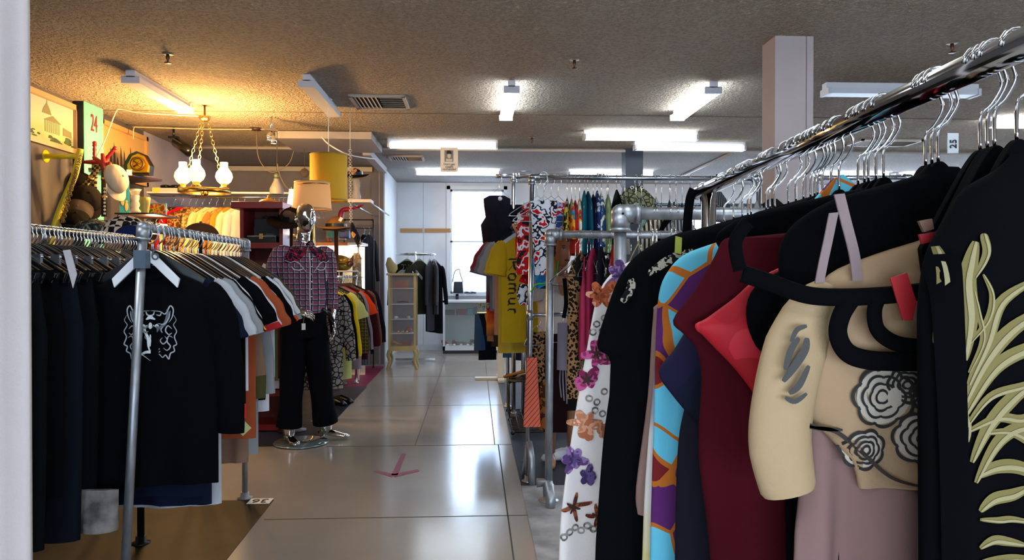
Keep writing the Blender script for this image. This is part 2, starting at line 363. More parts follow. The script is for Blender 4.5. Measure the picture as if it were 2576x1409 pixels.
# ------------------------------------------------------------------ lights
def fixture(x0, x1, y0, y1, on, label, tint=(.78, .90, 1.0)):
    e = E('fluorescent_fixture', ((x0 + x1) / 2, (y0 + y1) / 2, CH - .095), label, 'ceiling light', 'fluorescent fixtures on the ceiling')
    hx, hy = (0, .035) if x1 - x0 > y1 - y0 else (.035, 0)
    MB().bb((x0 + hx, y0 + hy, CH - .052), (x1 - hx, y1 - hy, CH - .016 if y0 > 9.3 else CH)).build('housing', M('#dcdce2', .4), e)
    L = x1 - x0 > y1 - y0; q = .025
    a = (x0 + q, y0 + .008, CH - .095) if L else (x0 + .008, y0 + q, CH - .095); b = (x1 - q, y1 - .008, CH - .05) if L else (x1 - .008, y1 - q, CH - .05)
    mt = NT('lit_diffuser').fin('#ffffff', .4, **{'Emission Color': (*tint, 1), 'Emission Strength': float(on)}) if on else M('#d4d6e0', .35)
    MB().bb(a, b).build('diffuser', mt, e)
    for k in (0, 1):
        m = MB()
        if L: X = x0 if k == 0 else x1 - q; m.bb((X, y0, CH - .1), (X + q, y1, CH - .045))
        else: Y = y0 if k == 0 else y1 - q; m.bb((x0, Y, CH - .1), (x1, Y + q, CH - .045))
        m.build('end_cap', M('#d0d0d8', .4), e)
    return e
fixture(-2.745, -2.605, 5.9, 7.02, 0, 'unlit fluorescent fixture on the orange-lit ceiling at far left')
fixture(-1.40, -1.27, 5.95, 7.1, 0, 'unlit fluorescent fixture left of the ceiling vent')
fixture(.235, .365, 6.05, 7.2, 9, 'lit fluorescent fixture pointing down the aisle, above the yellow shirts')
fixture(1.89, 2.03, 6.0, 7.12, 10, 'lit fluorescent fixture pointing down the room, just left of white pillar')
fixture(2.9, 4.2, 5.95, 6.1, 0, 'unlit crosswise fluorescent fixture right of the white pillar')
fixture(1.2, 2.48, 8.1, 8.24, 9, 'bright crosswise fluorescent fixture above the black post, nearer of two')
fixture(1.91, 3.26, 8.75, 8.9, 2.2, 'dim bluish crosswise fluorescent fixture just behind the bright one')
fixture(-1.03, .27, 8.75, 8.9, 2.2, 'crosswise fluorescent fixture with the paper sign hanging below')
fixture(-.9, .38, 11.16, 11.3, 10, 'lit crosswise fluorescent fixture in front of the back window')
fixture(1.42, 2.73, 11.16, 11.3, 10, 'lit crosswise fluorescent fixture partly behind the black post')
fixture(5.15, 6.45, 11.2, 11.34, 14, 'leftmost lit fixture of the far right row')
fixture(6.6, 7.9, 11.2, 11.34, 14, 'middle lit fixture of the far right row')
fixture(8.05, 9.35, 11.2, 11.34, 14, 'rightmost lit fixture of the far right row')
fixture(5.2, 6.4, 7.2, 7.34, 12, 'lit crosswise fixture at the right edge of the ceiling')
for i, (X, Y) in enumerate(((-2.2, 2.2), (.2, 1.6), (2.6, 2.2), (5.2, 2.4), (-1.0, -1.2), (2.2, -1.2), (5.5, -1.0), (5.6, 4.2))):   # unseen lamps added overhead and behind to brighten the foreground
    fixture(X - .6, X + .6, Y, Y + .14, 18, 'added unseen fluorescent fixture lighting the foreground from overhead')
# ------------------------------------------------------------------ chandelier, lamps, ceiling hardware
def link_chain(m, a, b, n, r=.012):
    a, b = Vector(a), Vector(b); d = (b - a); L = d.length / n
    for i in range(n):
        c = a + d * ((i + .5) / n); t = d.normalized(); s = t.cross(Vector((0, 1, 0))).normalized() if i % 2 else t.cross(Vector((1, .2, 0))).normalized()
        m.tube([c + t * math.cos(2 * PI * k / 10) * L * .62 + s * math.sin(2 * PI * k / 10) * r for k in range(11)], .0028, 5, cap=False)
cp = at(515, 480, 7.1); cc = Vector((cp.x, 7.1, cp.z))
ch = E('chandelier', cc, 'brass chain chandelier with three glowing glass chimney shades', 'chandelier')
top = at(515, 297, 7.1)
MB().lathe([(.0, -.03), (.03, -.03), (.055, 0), (.055, .015), (.01, .02), (.008, CH - top.z)], top, 18).build('ceiling_cup', GOLD, ch)
MB().lathe([(.19, -.025), (.235, -.02), (.235, .012), (.19, .012), (.19, -.025)], cc, 32, cap=False).build('ring', GOLD, ch)
m = MB().lathe([(.0, -.05), (.03, -.045), (.04, -.02), (.02, .0), (0, .0)], cc, 16)
ANG = [R(190), R(352), R(268)]
for a in ANG: m.tube([cc, cc + Vector((.22 * math.cos(a), .22 * math.sin(a), 0))], .01, 8)
m.build('hub', GOLD, ch)
SHADE = NT('lit_glass_shade').fin('#ffe6a8', .3, **{'Emission Color': (1, .58, .18, 1), 'Emission Strength': 1.7})
for a in ANG:
    p = cc + Vector((.19 * math.cos(a), .19 * math.sin(a), 0))
    c = MB(); link_chain(c, p + Vector((0, 0, .01)), top + Vector((.03 * math.cos(a), .03 * math.sin(a), -.02)), 17); c.build('chain', GOLD, ch)
    q = MB().lathe([(.02, 0), (.045, .01), (.045, .03), (.03, .035), (.035, .06), (.0, .06)], p, 14).build('lamp_holder', GOLD, ch)
    MB().lathe([(.03, .055), (.062, .085), (.078, .125), (.07, .165), (.045, .2), (.034, .22), (.036, .26), (.034, .262), (.03, .2)], p, 18, cap=False).build('glass_shade', SHADE, q, label='glowing bulbous glass shade')
    ld = bpy.data.lights.new('bulb', 'POINT'); ld.energy = 26; ld.color = (1, .58, .20); ld.shadow_soft_size = .05
    lo = bpy.data.objects.new('bulb', ld); COL.objects.link(lo); lo.location = p + Vector((0, 0, .34))
def cable(name, pts, r, mat, label, n=8):
    MB().tube(spline(pts, n), r, 6).build(name, mat, label=label, cat='cable')
cable('cable', [at(240, 400, 7.0), at(265, 350, 7.0), at(290, 285, 7.05), at(305, 275, 7.1), at(360, 284, 7.1), at(500, 292, 7.1)], .006, M('#e9d9b0', .5), 'cream cable looping from the red swords to the chandelier')
cable('cable', [at(335, 350, 7.9), at(337, 322, 7.9), at(350, 320, 8.0), at(520, 325, 8.1), at(680, 325, 8.2)], .006, M('#c9b48a', .5), 'thin tan cable running along the left ceiling')
cable('cable', [at(810, 345, 8.2), at(830, 365, 8.2), at(880, 390, 8.3), at(945, 400, 9.3)], .008, M('#d8d4d4', .5), 'white cable drooping behind the yellow drum shade')
# twin spot
sp = at(682, 327, 7.6)
e = E('twin_spotlight', sp, 'small chrome twin spotlight on the left ceiling', 'spotlight')
MB().box(sp, (.12, .04, .02), rz=R(30)).tube([sp, (sp.x, sp.y, CH)], .012).build('bracket', CHROME, e)
for i, (px, py) in enumerate(((678, 345), (688, 354))):
    p = at(px, py, 7.55); h = MB().lathe([(.012, .05), (.03, .02), (.035, -.03), (.028, -.03)], p, 14, cap=False).tube([p + Vector((0, 0, .04)), sp], .005).build('lamp_head', CHROME, e)
    MB().lathe([(0, -.026), (.03, -.026), (.0, -.024)], p, 12).build('bulb_face', M('#ffe0a0', .3, emit=8), h)
# security camera
p = at(446, 362, 8.2)
e = E('security_camera', p, 'black security camera on a bracket on the left wall', 'security camera')
MB().tube([at(437, 346, 8.2), at(440, 362, 8.2), at(452, 366, 8.15)], .02).box(at(437, 346, 8.2), (.1, .06, .02)).tube([at(437, 346, 8.2), (at(437, 346, 8.2).x, 8.2, CH)], .012).build('bracket', BLKPL, e)
MB().tube([at(444, 358, 8.2), at(478, 382, 8.0)], .055, 10).build('camera_body', BLKPL, e)
MB().box(at(458, 362, 8.1), (.2, .1, .012), ry=R(32)).build('hood', M('#26231f', .4), e)
# vents
def vent(x0, x1, y0, y1, label, cz=CH):
    e = E('ceiling_vent', ((x0 + x1) / 2, (y0 + y1) / 2, cz), label, 'air vent', 'air vents on the ceiling')
    m = MB(); q = .03
    for a, b in (((x0, y0), (x1, y0 + q)), ((x0, y1 - q), (x1, y1)), ((x0, y0), (x0 + q, y1)), ((x1 - q, y0), (x1, y1))): m.bb((a[0], a[1], cz - .02), (b[0], b[1], cz))
    m.build('vent_frame', M('#b7aca0', .5), e)
    MB().bb((x0 + q, y0 + q, cz - .004), (x1 - q, y1 - q, cz - .001)).build('duct', M('#1c1815', .9), e)
    k = MB(); xm = (x0 + x1) / 2
    n = 6
    for i in range(n):
        yy = y0 + q + (y1 - y0 - 2 * q) * (i + .5) / n; k.box((xm + (x1 - xm) * .5 - .01, yy, cz - .013), ((x1 - xm) - .05, .028, .003), rx=R(35))
        xx = x0 + q + (xm - x0 - q) * (i + .5) / n; k.box((xx, (y0 + y1) / 2, cz - .013), (.028, y1 - y0 - 2 * q, .003), ry=R(35))
    k.build('louvre', M('#b7aca0', .5), e)
vent(-1.12, -.62, 6.6, 7.12, 'square louvred air vent on the ceiling left of the aisle')
vent(-1.16, -.69, 9.9, 10.3, 'farther air vent behind the crosswise fixture and paper sign', CH - .016)
vent(4.55, 5.3, 8.5, 8.9, 'air vent glimpsed beneath the chrome rail on the right')
vent(-2.15, -1.8, 9.7, 10.1, 'small air vent above the yellow drum shade', CH - .016)
# sprinklers
for px, py, lb in ((422, 135, 'sprinkler head nearest the left wall'), (1445, 150, 'sprinkler head above the centre of the aisle ceiling'), (1338, 345, 'small far sprinkler head above the tall rack post'), (2395, 108, 'sprinkler stub on the ceiling right of the white pillar'), (2490, 152, 'sprinkler head above the chrome rail at far right')):
    d = ray(px, py); k = (CH - 1.35) / d.z; p = EYE + d * k
    if px == 1338: p = Vector((p.x, p.y, CH))
    e = E('sprinkler_head', p, lb, 'sprinkler', 'sprinkler heads on the ceiling')
    MB().lathe([(.0, -.004), (.038, -.004), (.03, 0), (0, 0)], p, 14).build('escutcheon', M('#8b7d70', .5), e)
    MB().lathe([(.011, -.006), (.014, -.035), (.006, -.05), (.006, -.062), (.024, -.064), (.024, -.068), (0, -.068)], p, 12).build('nozzle', M('#5b3a28', .4, .6), e)
# hanging paper sign
p = at(1130, 405, 8.72); e = E('hanging_sign', p, 'white paper sign with a portrait hanging from the crosswise fixture', 'sign')
a, b = at(1108, 375, 8.72), at(1152, 433, 8.72)
MB().bb((a.x, 8.72, b.z), (b.x, 8.724, a.z + .02)).build('paper', PAPER, e)
m = MB(); a2, b2 = at(1118, 378, 8.715), at(1140, 407, 8.715); m.bb((a2.x, 8.716, b2.z), (b2.x, 8.7195, a2.z)); m.build('picture', M('#8a8a8c', .8), e)
m = MB().ball(at(1130, 392, 8.712), (.022, .002, .03), 12).box(at(1130, 403, 8.712), (.075, .002, .03)); m.build('portrait_figure', M('#d5d2cf', .8), e)
MB().box(at(1130, 385, 8.710), (.06, .002, .02)).ball(at(1129, 382, 8.710), (.026, .002, .018), 10).build('portrait_hat', M('#2b2b2d', .8), e)
for i, s in enumerate(("Don't get", 'caught', 'red handed')): text(s, .035, M('#3a3a3c', .8), e, at(1130, 413 + i * 6.5, 8.717), FRONT)

# ------------------------------------------------------------------ pipes and rails
def elbow(m, c, r): m.ball(c, (r * 1.35,) * 3, 12)
def rack(name, pts, r, mat, label, feet=True, cross=(), cat='clothes rack', group=None):
    """pts: foot, top, top, foot (any number); posts, rail, elbows and feet as parts"""
    P = [Vector(p) for p in pts]; e = E(name, P[0], label, cat, group)
    for i in range(len(P) - 1):
        a, b = P[i], P[i + 1]; vert = abs(a.z - b.z) > .5
        d = (b - a).normalized() * r * (1.2 if True else 0)
        MB().tube([a, b], r, 14).build('post' if vert else 'rail', mat, e)
    for p in P:
        if p.z > .3:
            q = MB().ball(p, (r * 1.45,) * 3, 14)
            for o in P:
                if o is not p and (o - p).length > .01 and min((o - p).length for o in [P[j] for j in (P.index(p) - 1, P.index(p) + 1) if 0 <= j < len(P)]) >= (o - p).length - 1e-6 or o in [P[j] for j in (P.index(p) - 1, P.index(p) + 1) if 0 <= j < len(P)]:
                    t = (o - p).normalized(); q.tube([p, p + t * r * 2.6], r * 1.42, 14).tube([p + t * r * 2.3, p + t * r * 2.9], r * 1.62, 14)
            q.build('elbow', mat, e)
        elif feet:
            MB().lathe([(r * 2.6, 0.003), (r * 2.6, .008), (r * 1.5, .012), (r * 1.4, .04), (r, .04)], (p.x, p.y, 0), 18).build('foot_flange', mat, e)
    for a, b in cross:
        MB().tube([a, b], r * .8, 10).tube([Vector(a) - Vector((0, 0, r * 2)), Vector(a) + Vector((0, 0, r * 2))], r * 1.35, 12).build('crossbar', mat, e)
    return e
LX, LZ = -1.35, 1.524
nf = at(310, 1500, 2.96); nf.z = .01
rackL = rack('pipe_clothes_rack', [(at(308, 1500, 2.9).x, 2.9, .012), (-1.289, 2.945, LZ), (-1.352, 4.45, LZ), (-1.372, 4.47, .012)], .017, GALV, 'grey pipe rack holding the T-shirts at the left front')
bp = MB().box((-1.292, 2.94, 1.40), (.045, .045, .07)).build('clamp', M('#4c5a68', .5), rackL)
rack('pipe_clothes_rack', [(-1.68, 1.7, .012), (-1.68, 1.7, 1.51), (-1.66, 3.75, 1.51), (-1.66, 3.75, .012)], .017, BLKPL, 'black rail rack of dark trousers behind the white curtain')
# right: galvanised pipes
p1 = at(1384, 590, 4.33); p1f = atz(1380, 1262, 0)
rack('pipe_clothes_rack', [(p1f.x, 4.33, .012), (p1.x, 4.33, p1.z), (1.62, 4.33, p1.z), (1.62, 4.33, .012)], .023, GALV, 'pipe rack with the white-shod mannequin behind, second from the aisle front')
MB().tube([(p1f.x, 4.33, .0), (p1f.x, 4.33, .10)], .033, 12).tube([(p1f.x - .07, 4.33, .11), (p1f.x, 4.33, .11), (p1f.x + .0, 4.2, .05), (p1f.x, 4.2, 0)], .028, 12).build('foot_fitting', GALV, bpy.data.objects['pipe_clothes_rack.002'])
p2 = at(1560, 537, 2.7)
rack('pipe_clothes_rack', [(p2.x, 2.7, .012), (p2.x, 2.7, p2.z), (1.75, 2.7, p2.z), (1.75, 2.7, .012)], .0235, GALV, 'thick grey pipe rack rising behind the floral kimono')
p3 = at(1339, 446, 4.74); T3Z = p3.z
tall = rack('pipe_clothes_rack', [(at(1328, 1212, 4.74).x, 4.74, .012), (p3.x, 4.74, T3Z), (at(1908, 446, 4.74).x, 4.74, T3Z), (at(1908, 446, 4.74).x, 4.74, .012)], .016, STEEL, 'tallest steel pipe rack, hung with bright patterned tops', cross=[(at(1333, 793, 4.74), at(1435, 790, 4.74))])
MB().tube([at(1800, 446, 4.74), at(1822, 446, 4.74)], .023, 12).tube([at(1811, 446, 4.74), at(1811, 462, 4.74)], .022, 12).build('tee_joint', STEEL, tall)
MB().tube([(.345, 4.74, .26), (.36, 4.70, .16), (.36, 4.66, 0)], .022, 10).tube([(.32, 4.86, 0), (.34, 4.8, .22)], .016, 10).build('foot_fitting', GALV, tall)
MB().tube([at(1339, 352, 4.74) + Vector((0, 1.5, 0)), at(1338, 430, 6.24)], .004, 6).build('ceiling_wire', STEEL, label='thin wire hanging from the ceiling above the tall rack post', cat='wire')
p4 = at(1292, 443, 6.9)
r4 = rack('display_rack', [(p4.x, 6.9, .012), (p4.x, 6.9, p4.z), (1.2, 6.9, p4.z)], .02, STEEL, 'tall steel display rack holding the dark vest by the window', feet=True)
MB().tube([at(1247, 443, 6.9), p4], .02, 10).build('rail_stub', STEEL, r4)
MB().tube([(p4.x + .09, 6.9, .01), (p4.x + .09, 6.9, 1.2)], .02, 10).build('post', STEEL, r4)
# round base of the far jeans stand
e = E('jeans_stand', (.33, 9.3, 0), 'pale wooden-footed stand under the hanging jeans', 'clothes stand')
MB().bb((.0, 9.25, .003), (.62, 9.35, .03)).bb((.28, 9.0, .003), (.36, 9.6, .03)).build('base', M('#cfc4ae', .5), e)
MB().bb((.28, 9.27, .03), (.35, 9.33, .9)).build('post', M('#d8ceb8', .5), e)
# chrome rail, right foreground
CA, CB = at(1768, 487, 2.02), at(2600, 138, .80)
CA.x, CB.x = .615, .587
def rail_at(Y): t = (Y - CA.y) / (CB.y - CA.y); return CA.lerp(CB, t)
CE = rail_at(.45)
cr = E('chrome_rolling_rail', (.6, 1.9, 0), 'long polished chrome garment rail in the right foreground', 'clothes rail')
MB().tube([CA, CE], .0175, 24).build('rail', M('#c8cace', .08, 1), cr)
MB().ball(CA, (.018, .01, .018), 14).build('end_cap', CHROME, cr)
q = rail_at(1.93)
MB().tube([(q.x + .005, q.y, .05), (q.x + .005, q.y, q.z - .012)], .019, 20).build('post', M('#c8cace', .08, 1), cr)
MB().box((q.x, q.y, .045), (.9, .04, .03)).build('base_bar', M('#c8cace', .1, 1), cr)
# far right rack
fr = at(2052, 447, 5.2); fe = at(2290, 447, 5.2)
rack('pipe_clothes_rack', [(fr.x, 5.2, .012), (fr.x, 5.2, fr.z), (fe.x, 5.2, fe.z), (fe.x, 5.2, .012)], .017, STEEL, 'steel rack far right, glimpsed beyond the chrome rail hooks')
g2 = at(1640, 487, 9.2); rack('pipe_clothes_rack', [(2.2, 9.2, .012), (2.2, 9.2, 2.2), (4.6, 9.2, 2.2), (4.6, 9.2, .012)], .02, M('#5c7788', .4, .8), 'blue-grey rack standing before the far right windows')

# ------------------------------------------------------------------ hangers
def hook_pts(rr=.0175, drop=.095):
    r = rr + .003; P = [Vector((r * math.cos(a), 0, r * math.sin(a))) for a in [R(178 - i * 22) for i in range(10)]]
    return P + spline([P[-1], (.024, 0, -.026), (.012, 0, -.048), (.0, 0, -.062), (0, 0, -drop)], 4)[1:]
def make_hanger(kind, rr=.0175, col=None, drop=.095, hw=.21, wr=.0022):
    n = {'wire': 'wire_hanger', 'plastic': 'plastic_hanger', 'clip': 'clip_hanger', 'hook': 'plastic_hanger', 'wood': 'wooden_hanger'}[kind]
    e = E(n, (0, 0, 0)); hm = CHROME if kind != 'gold' else GOLD
    MB().tube(hook_pts(rr, drop), wr, 7).build('hook', hm, e); m = MB()
    if kind == 'wire':
        m.tube(spline([(0, 0, -drop), (-.03, 0, -drop - .02), (-hw, 0, -drop - .11), (-hw - .005, 0, -drop - .125), (-hw + .01, 0, -drop - .13), (hw - .01, 0, -drop - .13), (hw + .005, 0, -drop - .125), (hw, 0, -drop - .11), (.03, 0, -drop - .02), (0, 0, -drop)], 3), wr * .9, 6); m.build('shoulder_wire', col or STEEL, e)
    elif kind == 'clip':
        m.tube([(-.15, 0, -drop - .03), (.15, 0, -drop - .03)], .004, 6).tube([(0, 0, -drop), (0, 0, -drop - .03)], .003, 6); m.build('bar', STEEL, e)
        for s in (-1, 1): MB().box((s * .13, 0, -drop - .045), (.03, .015, .05)).build('clip', STEEL, e)
    else:
        up = spline([(-hw, -.0, -drop - .115), (-hw * .55, 0, -drop - .055), (-hw * .2, 0, -drop - .012), (0, 0, -drop + .0), (hw * .2, 0, -drop - .012), (hw * .55, 0, -drop - .055), (hw, 0, -drop - .115)], 5)
        lo = spline([(hw * .93, 0, -drop - .15), (hw * .5, 0, -drop - .095), (hw * .18, 0, -drop - .055), (0, 0, -drop - .05), (-hw * .18, 0, -drop - .055), (-hw * .5, 0, -drop - .095), (-hw * .93, 0, -drop - .15)], 5)
        pts = [p + Vector((0, -.006, 0)) for p in up + lo]; k = len(up)
        n2 = len(pts); f = [(i, i + 1, n2 - 2 - i, n2 - 1 - i) for i in range(k - 1)]; A = pts; B = [p + Vector((0, .012, 0)) for p in pts]
        m.add(A + B, f + [tuple(n2 + i for i in q[::-1]) for q in f] + [(i, n2 + i, n2 + (i + 1) % n2, (i + 1) % n2) for i in range(n2)], False)
        m.build('shoulder_bar', col or BLKPL, e, bevel=.002)
    return e
PROTO = {}
def hanger(kind, loc, rz, label, group, rr=.0175, col=None, drop=.095, hw=.21, cat='hanger', wr=.0022):
    key = (kind, rr, str(col), drop, hw)
    loc = Vector(loc)
    if key not in PROTO:
        o = make_hanger(kind, rr, col, drop, hw, wr); o.location = loc; o.rotation_euler = (0, 0, rz); WLOC[o.name] = loc
        o['category'] = cat; o['label'] = label; o['group'] = group; PROTO[key] = o; return o
    o = dup(PROTO[key], loc, rz, label, group); return o

# ------------------------------------------------------------------ garments
class Cloth:
    """a hanging garment: closed loft from left/right half-width profile [(wl, wr, z)], z relative to neck"""
    def __init__(s, c, prof, depth=.045, fold=.010, seed=0, freq=34, hem=.006, rz=0):
        s.c = Vector(c); s.p = prof; s.d = depth; s.f = fold; s.ph = seed * 1.7; s.fr = freq; s.hem = hem; s.rz = rz; s.z0 = prof[0][2]
        s.m = Matrix.Rotation(rz, 3, 'Z')
    def w(s, z):
        P = s.p
        if z >= P[0][2]: return P[0][0], P[0][1]
        for a, b in zip(P, P[1:]):
            if a[2] >= z >= b[2]:
                t = (a[2] - z) / max(1e-6, a[2] - b[2]); return a[0] + (b[0] - a[0]) * t, a[1] + (b[1] - a[1]) * t
        return P[-1][0], P[-1][1]
    def ripple(s, x, z):
        k = min(1, max(0, (s.z0 - z - .04) / .3)); k = k * k * (3 - 2 * k)
        return s.f * k * (math.sin(s.fr * x + s.ph + .9 * math.sin(2.2 * z + s.ph)) + .5 * math.sin(s.fr * 2.1 * x + s.ph * 2 + 1.3 * z))
    def yy(s, x, z, side=-1):
        wl, wr = s.w(z); w = wr if x > 0 else wl; t = min(1, abs(x) / max(w, 1e-4)); k = min(1, .25 + (s.z0 - z) / .16)
        d = min(s.d, w * .6) * k
        return side * d * math.sqrt(max(0, 1 - t ** 2.2)) + s.ripple(x, z)
    def surf(s, X, Z):
        return s.c.y + s.yy(X - s.c.x, Z - s.c.z)
    def mesh(s, mb, seg=36, step=.03):
        P = s.p; zs = []
        for a, b in zip(P, P[1:]):
            n = max(1, int(abs(a[2] - b[2]) / step)); zs += [a[2] + (b[2] - a[2]) * i / n for i in range(n)]
        zs.append(P[-1][2]); rs = []
        for r, z in enumerate(zs):
            wl, wr = s.w(z); ring = []; low = r / max(1, len(zs) - 1)
            for k in range(seg):
                a = 2 * PI * k / seg; c = math.cos(a); x = (wr if c > 0 else wl) * (abs(c) ** .85) * (1 if c > 0 else -1)
                y = s.yy(x, z, 1 if math.sin(a) > 0 else -1)
                zz = z + s.hem * low * math.sin(9 * x + s.ph) * (1 if low > .6 else 0)
                ring.append(s.c + s.m @ Vector((x, y, zz)))
            rs.append(ring)
        mb.rings(rs, cap=False); return mb
    def P(s, x, y, z): return s.c + s.m @ Vector((x, y, z))
TEE = [(.065, 0), (.085, -.012), (.15, -.045), (.205, -.075), (.232, -.11), (.24, -.2)]
def tee(c, L, mat, label, cat='T-shirt', sleeve='short', w=1.0, rz=0, seed=0, group=None, name='t_shirt', depth=.03, fold=.008, collar=None, cuff=None, flare=0, splay=1.0, tag=False, stepz=.035, hemband=None):
    prof = [(a * w, a * w, z) for a, z in TEE]; ww = TEE[-1][0] * w
    prof += [(ww * (1 + flare * .4), ww * (1 + flare * .4), -.2 - (L - .2) * .5), (ww * (1 + flare), ww * (1 + flare), -L)]
    cl = Cloth(c, prof, depth, fold, seed, rz=rz); m = MB(); cl.mesh(m, step=stepz)
    for s in (-1, 1):
        if not sleeve: break
        k = splay
        pts = [(.19, -.085), (.225, -.12), (.25 + .03 * k, -.2), (.262 + .05 * k, -.27), (.27 + .055 * k, -.31)] if sleeve == 'short' else [(.19, -.09), (.235, -.15), (.262, -.3), (.27 + .03 * k, -.5), (.262 + .05 * k, -.66)]
        ra = [.055, .072, .085, .09, .092] if sleeve == 'short' else [.05, .062, .06, .052, .045]
        wob = .006 * math.sin(seed * 3 + s)
        P = spline([cl.P(s * a * w, -.002 + wob * i, z) for i, (a, z) in enumerate(pts)], 4)
        def ex(l):
            o = []
            for i in range(len(l) - 1): o += [l[i] + (l[i + 1] - l[i]) * q / 4 for q in range(4)]
            return o + [l[-1]]
        A = [r * w * (1 + .05 * math.sin(i * 1.3 + seed)) for i, r in enumerate(ex(ra))]; B = ex([.016, .022, .026, .028, .028] if sleeve == 'short' else [.016, .022, .026, .026, .024])
        if cuff: n = len(P); sm = MB().tube(P[:-3], A[:-3], 14, b=B[:-3], up=cl.m @ Vector((0, 1, 0)), cap=False); m.add(sm.v, sm.f)
        else: m.tube(P, A, 14, b=B, up=cl.m @ Vector((0, 1, 0)), cap=False)
        if cuff: s_ = MB().tube(P[-4:], [x * 1.03 for x in A[-4:]], 14, b=[x * 1.05 for x in B[-4:]], up=cl.m @ Vector((0, 1, 0)), cap=False); CU.append((s_, cuff))
    o = m.build(name, mat, label=label, cat=cat, group=group)
    global_cuffs(o)
    if collar:
        q = MB().tube([cl.P(.07 * w * math.cos(a) , -.012 - .02 * math.sin(a) * 1, -.004 - .035 * max(0, math.sin(a)) + 0) if True else 0 for a in [2 * PI * i / 20 for i in range(21)]], .006, 6, cap=False)
        q.build('collar', collar, o, label='contrasting ribbed collar')
    if hemband:
        q = Cloth(c, [(ww * (1 + flare) * 1.01, ww * (1 + flare) * 1.01, -L + .055), (ww * (1 + flare) * 1.01, ww * (1 + flare) * 1.01, -L - .02)], depth * 1.05, 0, seed, rz=rz)
        q.z0 = 0; q.f = fold; q.fr = 34; q.mesh(MBX := MB()); MBX.build('hem_band', hemband, o)
    if tag:
        p = cl.P(.24 * w, -.05, -.3); MB().box(p, (.045, .002, .07), ry=R(10)).build('price_tag', PAPER, o, label='white paper price tag')
    o_cloth[o.name] = cl; return o
CU = []; o_cloth = {}
def global_cuffs(o):
    for m, mt in CU: m.build('cuff', mt, o)
    CU.clear()

# -------- T-shirt rack, left front
HG = 'hangers on the T-shirt rack'
NAVY, GREY, LGREY, RUST, OLIVE, DGREY = cloth('#141a2c'), cloth('#8b8c90'), cloth('#b4b5bb'), cloth('#9a4a2c'), cloth('#4c4a2a'), cloth('#33343a')
WHT, TAN, CREAM = cloth('#d8d6dc'), cloth('#8a6c58'), cloth('#d9c9a2')
def lrail(Y): t = (Y - 2.945) / 1.485; return Vector((-1.289 - .063 * t, Y, LZ))
rows = [ # Y, L, mat, sleeve, w, label, extras
 (2.985, .86, BLACK, 'long', 1.12, 'black long-sleeved T-shirt with a silver bull skull emblem, frontmost on the rack', dict(collar=BLACK)),
 (3.06, .94, NAVY, 'short', 1.12, 'navy T-shirt directly behind the bull skull shirt', {}),
 (3.12, .99, NAVY, 'long', 1.02, 'dark navy long-sleeved top second behind the bull skull shirt', {}),
 (3.20, 1.02, LGREY, 'short', 1.12, 'long light grey T-shirt hanging below its neighbours', dict(tag=False)),
 (3.28, .72, GREY, 'short', 1.15, 'heather grey short-sleeved T-shirt near the rack front', {}),
 (3.36, .70, BLACK, 'short', 1.1, 'black T-shirt between the grey and yellow-cuffed shirts', {}),
 (3.44, .66, WHT, 'short', 1.05, 'white T-shirt with yellow cuffs', dict(cuff=cloth('#c8a82c'))),
 (3.52, .70, BLACK, 'short', 1.22, 'black T-shirt with a red ribbed hem', dict(hemband=pat('stripe', ['#8e1c20', '#c9302c'], 14), cuff=cloth('#9e2226'))),
 (3.60, .60, WHT, 'short', 1.16, 'plain white T-shirt in front of the rust sweater', {}),
 (3.68, .84, RUST, 'short', 1.24, 'rust orange knitted sweater', dict(name='sweater', cat='sweater')),
 (3.76, .98, TAN, 'long', .95, 'tan long knitted sweater below the rust sweater', dict(name='sweater', cat='sweater', cuff=OLIVE)),
 (3.84, .66, LGREY, 'short', 1.12, 'pale grey T-shirt just beyond the rust sweater', {}),
 (3.91, .98, GREY, 'long', 1.0, 'grey marl sweatshirt hanging low beside the red bookcase', dict(name='sweatshirt', cat='sweatshirt')),
 (3.98, .70, BLACK, 'short', 1.14, 'black T-shirt before the orange-striped jersey', {}),
 (4.05, .78, WHT, 'short', 1.16, 'white jersey with orange cuffs', dict(cuff=cloth('#d9481c'), name='jersey', cat='jersey')),
 (4.12, .62, GREY, 'short', 1.28, 'mid grey T-shirt towards the far end of the rack', {}),
 (4.19, .64, BLACK, 'short', 1.2, 'black T-shirt next to last on the rack', {}),
 (4.26, .62, WHT, 'short', 1.25, 'off-white T-shirt with grey cuffs near the rack end', dict(cuff=GREY)),
 (4.34, .66, OLIVE, 'short', 1.25, 'olive green T-shirt, last on the rack', {}),
]
for i, (Y, L, mt, sl, w, lb, kw) in enumerate(rows):
    r = lrail(Y); drop = .085; neck = r + Vector((0, .02, -drop - (.075 if i == 0 else .062)))
    tee(neck, L, mt, lb, sleeve=sl, w=1.1 if i == 0 else w * (.8 if i < 15 else .68), splay=.4 if i == 0 else 1.0, seed=i, rz=R(rnd.uniform(-3, 3)) if i else 0, group='shirts on the left pipe rack', **kw)
    wht = i in (0, 3, 6, 8, 13)
    hanger('plastic', r - Vector((0, .012, 0)), R(rnd.uniform(-4, 4)) if i else 0, ['white plastic shaped hanger on the T-shirt rack', 'black plastic shaped hanger on the T-shirt rack'][0 if wht else 1] if i else 'white plastic hanger marked 6 at the front of the T-shirt rack', ('white ' if wht else 'black ') + HG if i else None or 'marked ' + HG, col=WHTPL if wht else BLKPL, drop=.085, hw=.205 if i else .13)
h0 = PROTO[('plastic', .0175, str(WHTPL), .085, .13)]
WLOC[h0.name] = h0.location.copy()
text('6', .07, M('#55565c', .6), h0, h0.location + Vector((.038, -.0075, -.105)), FRONT, name='number')
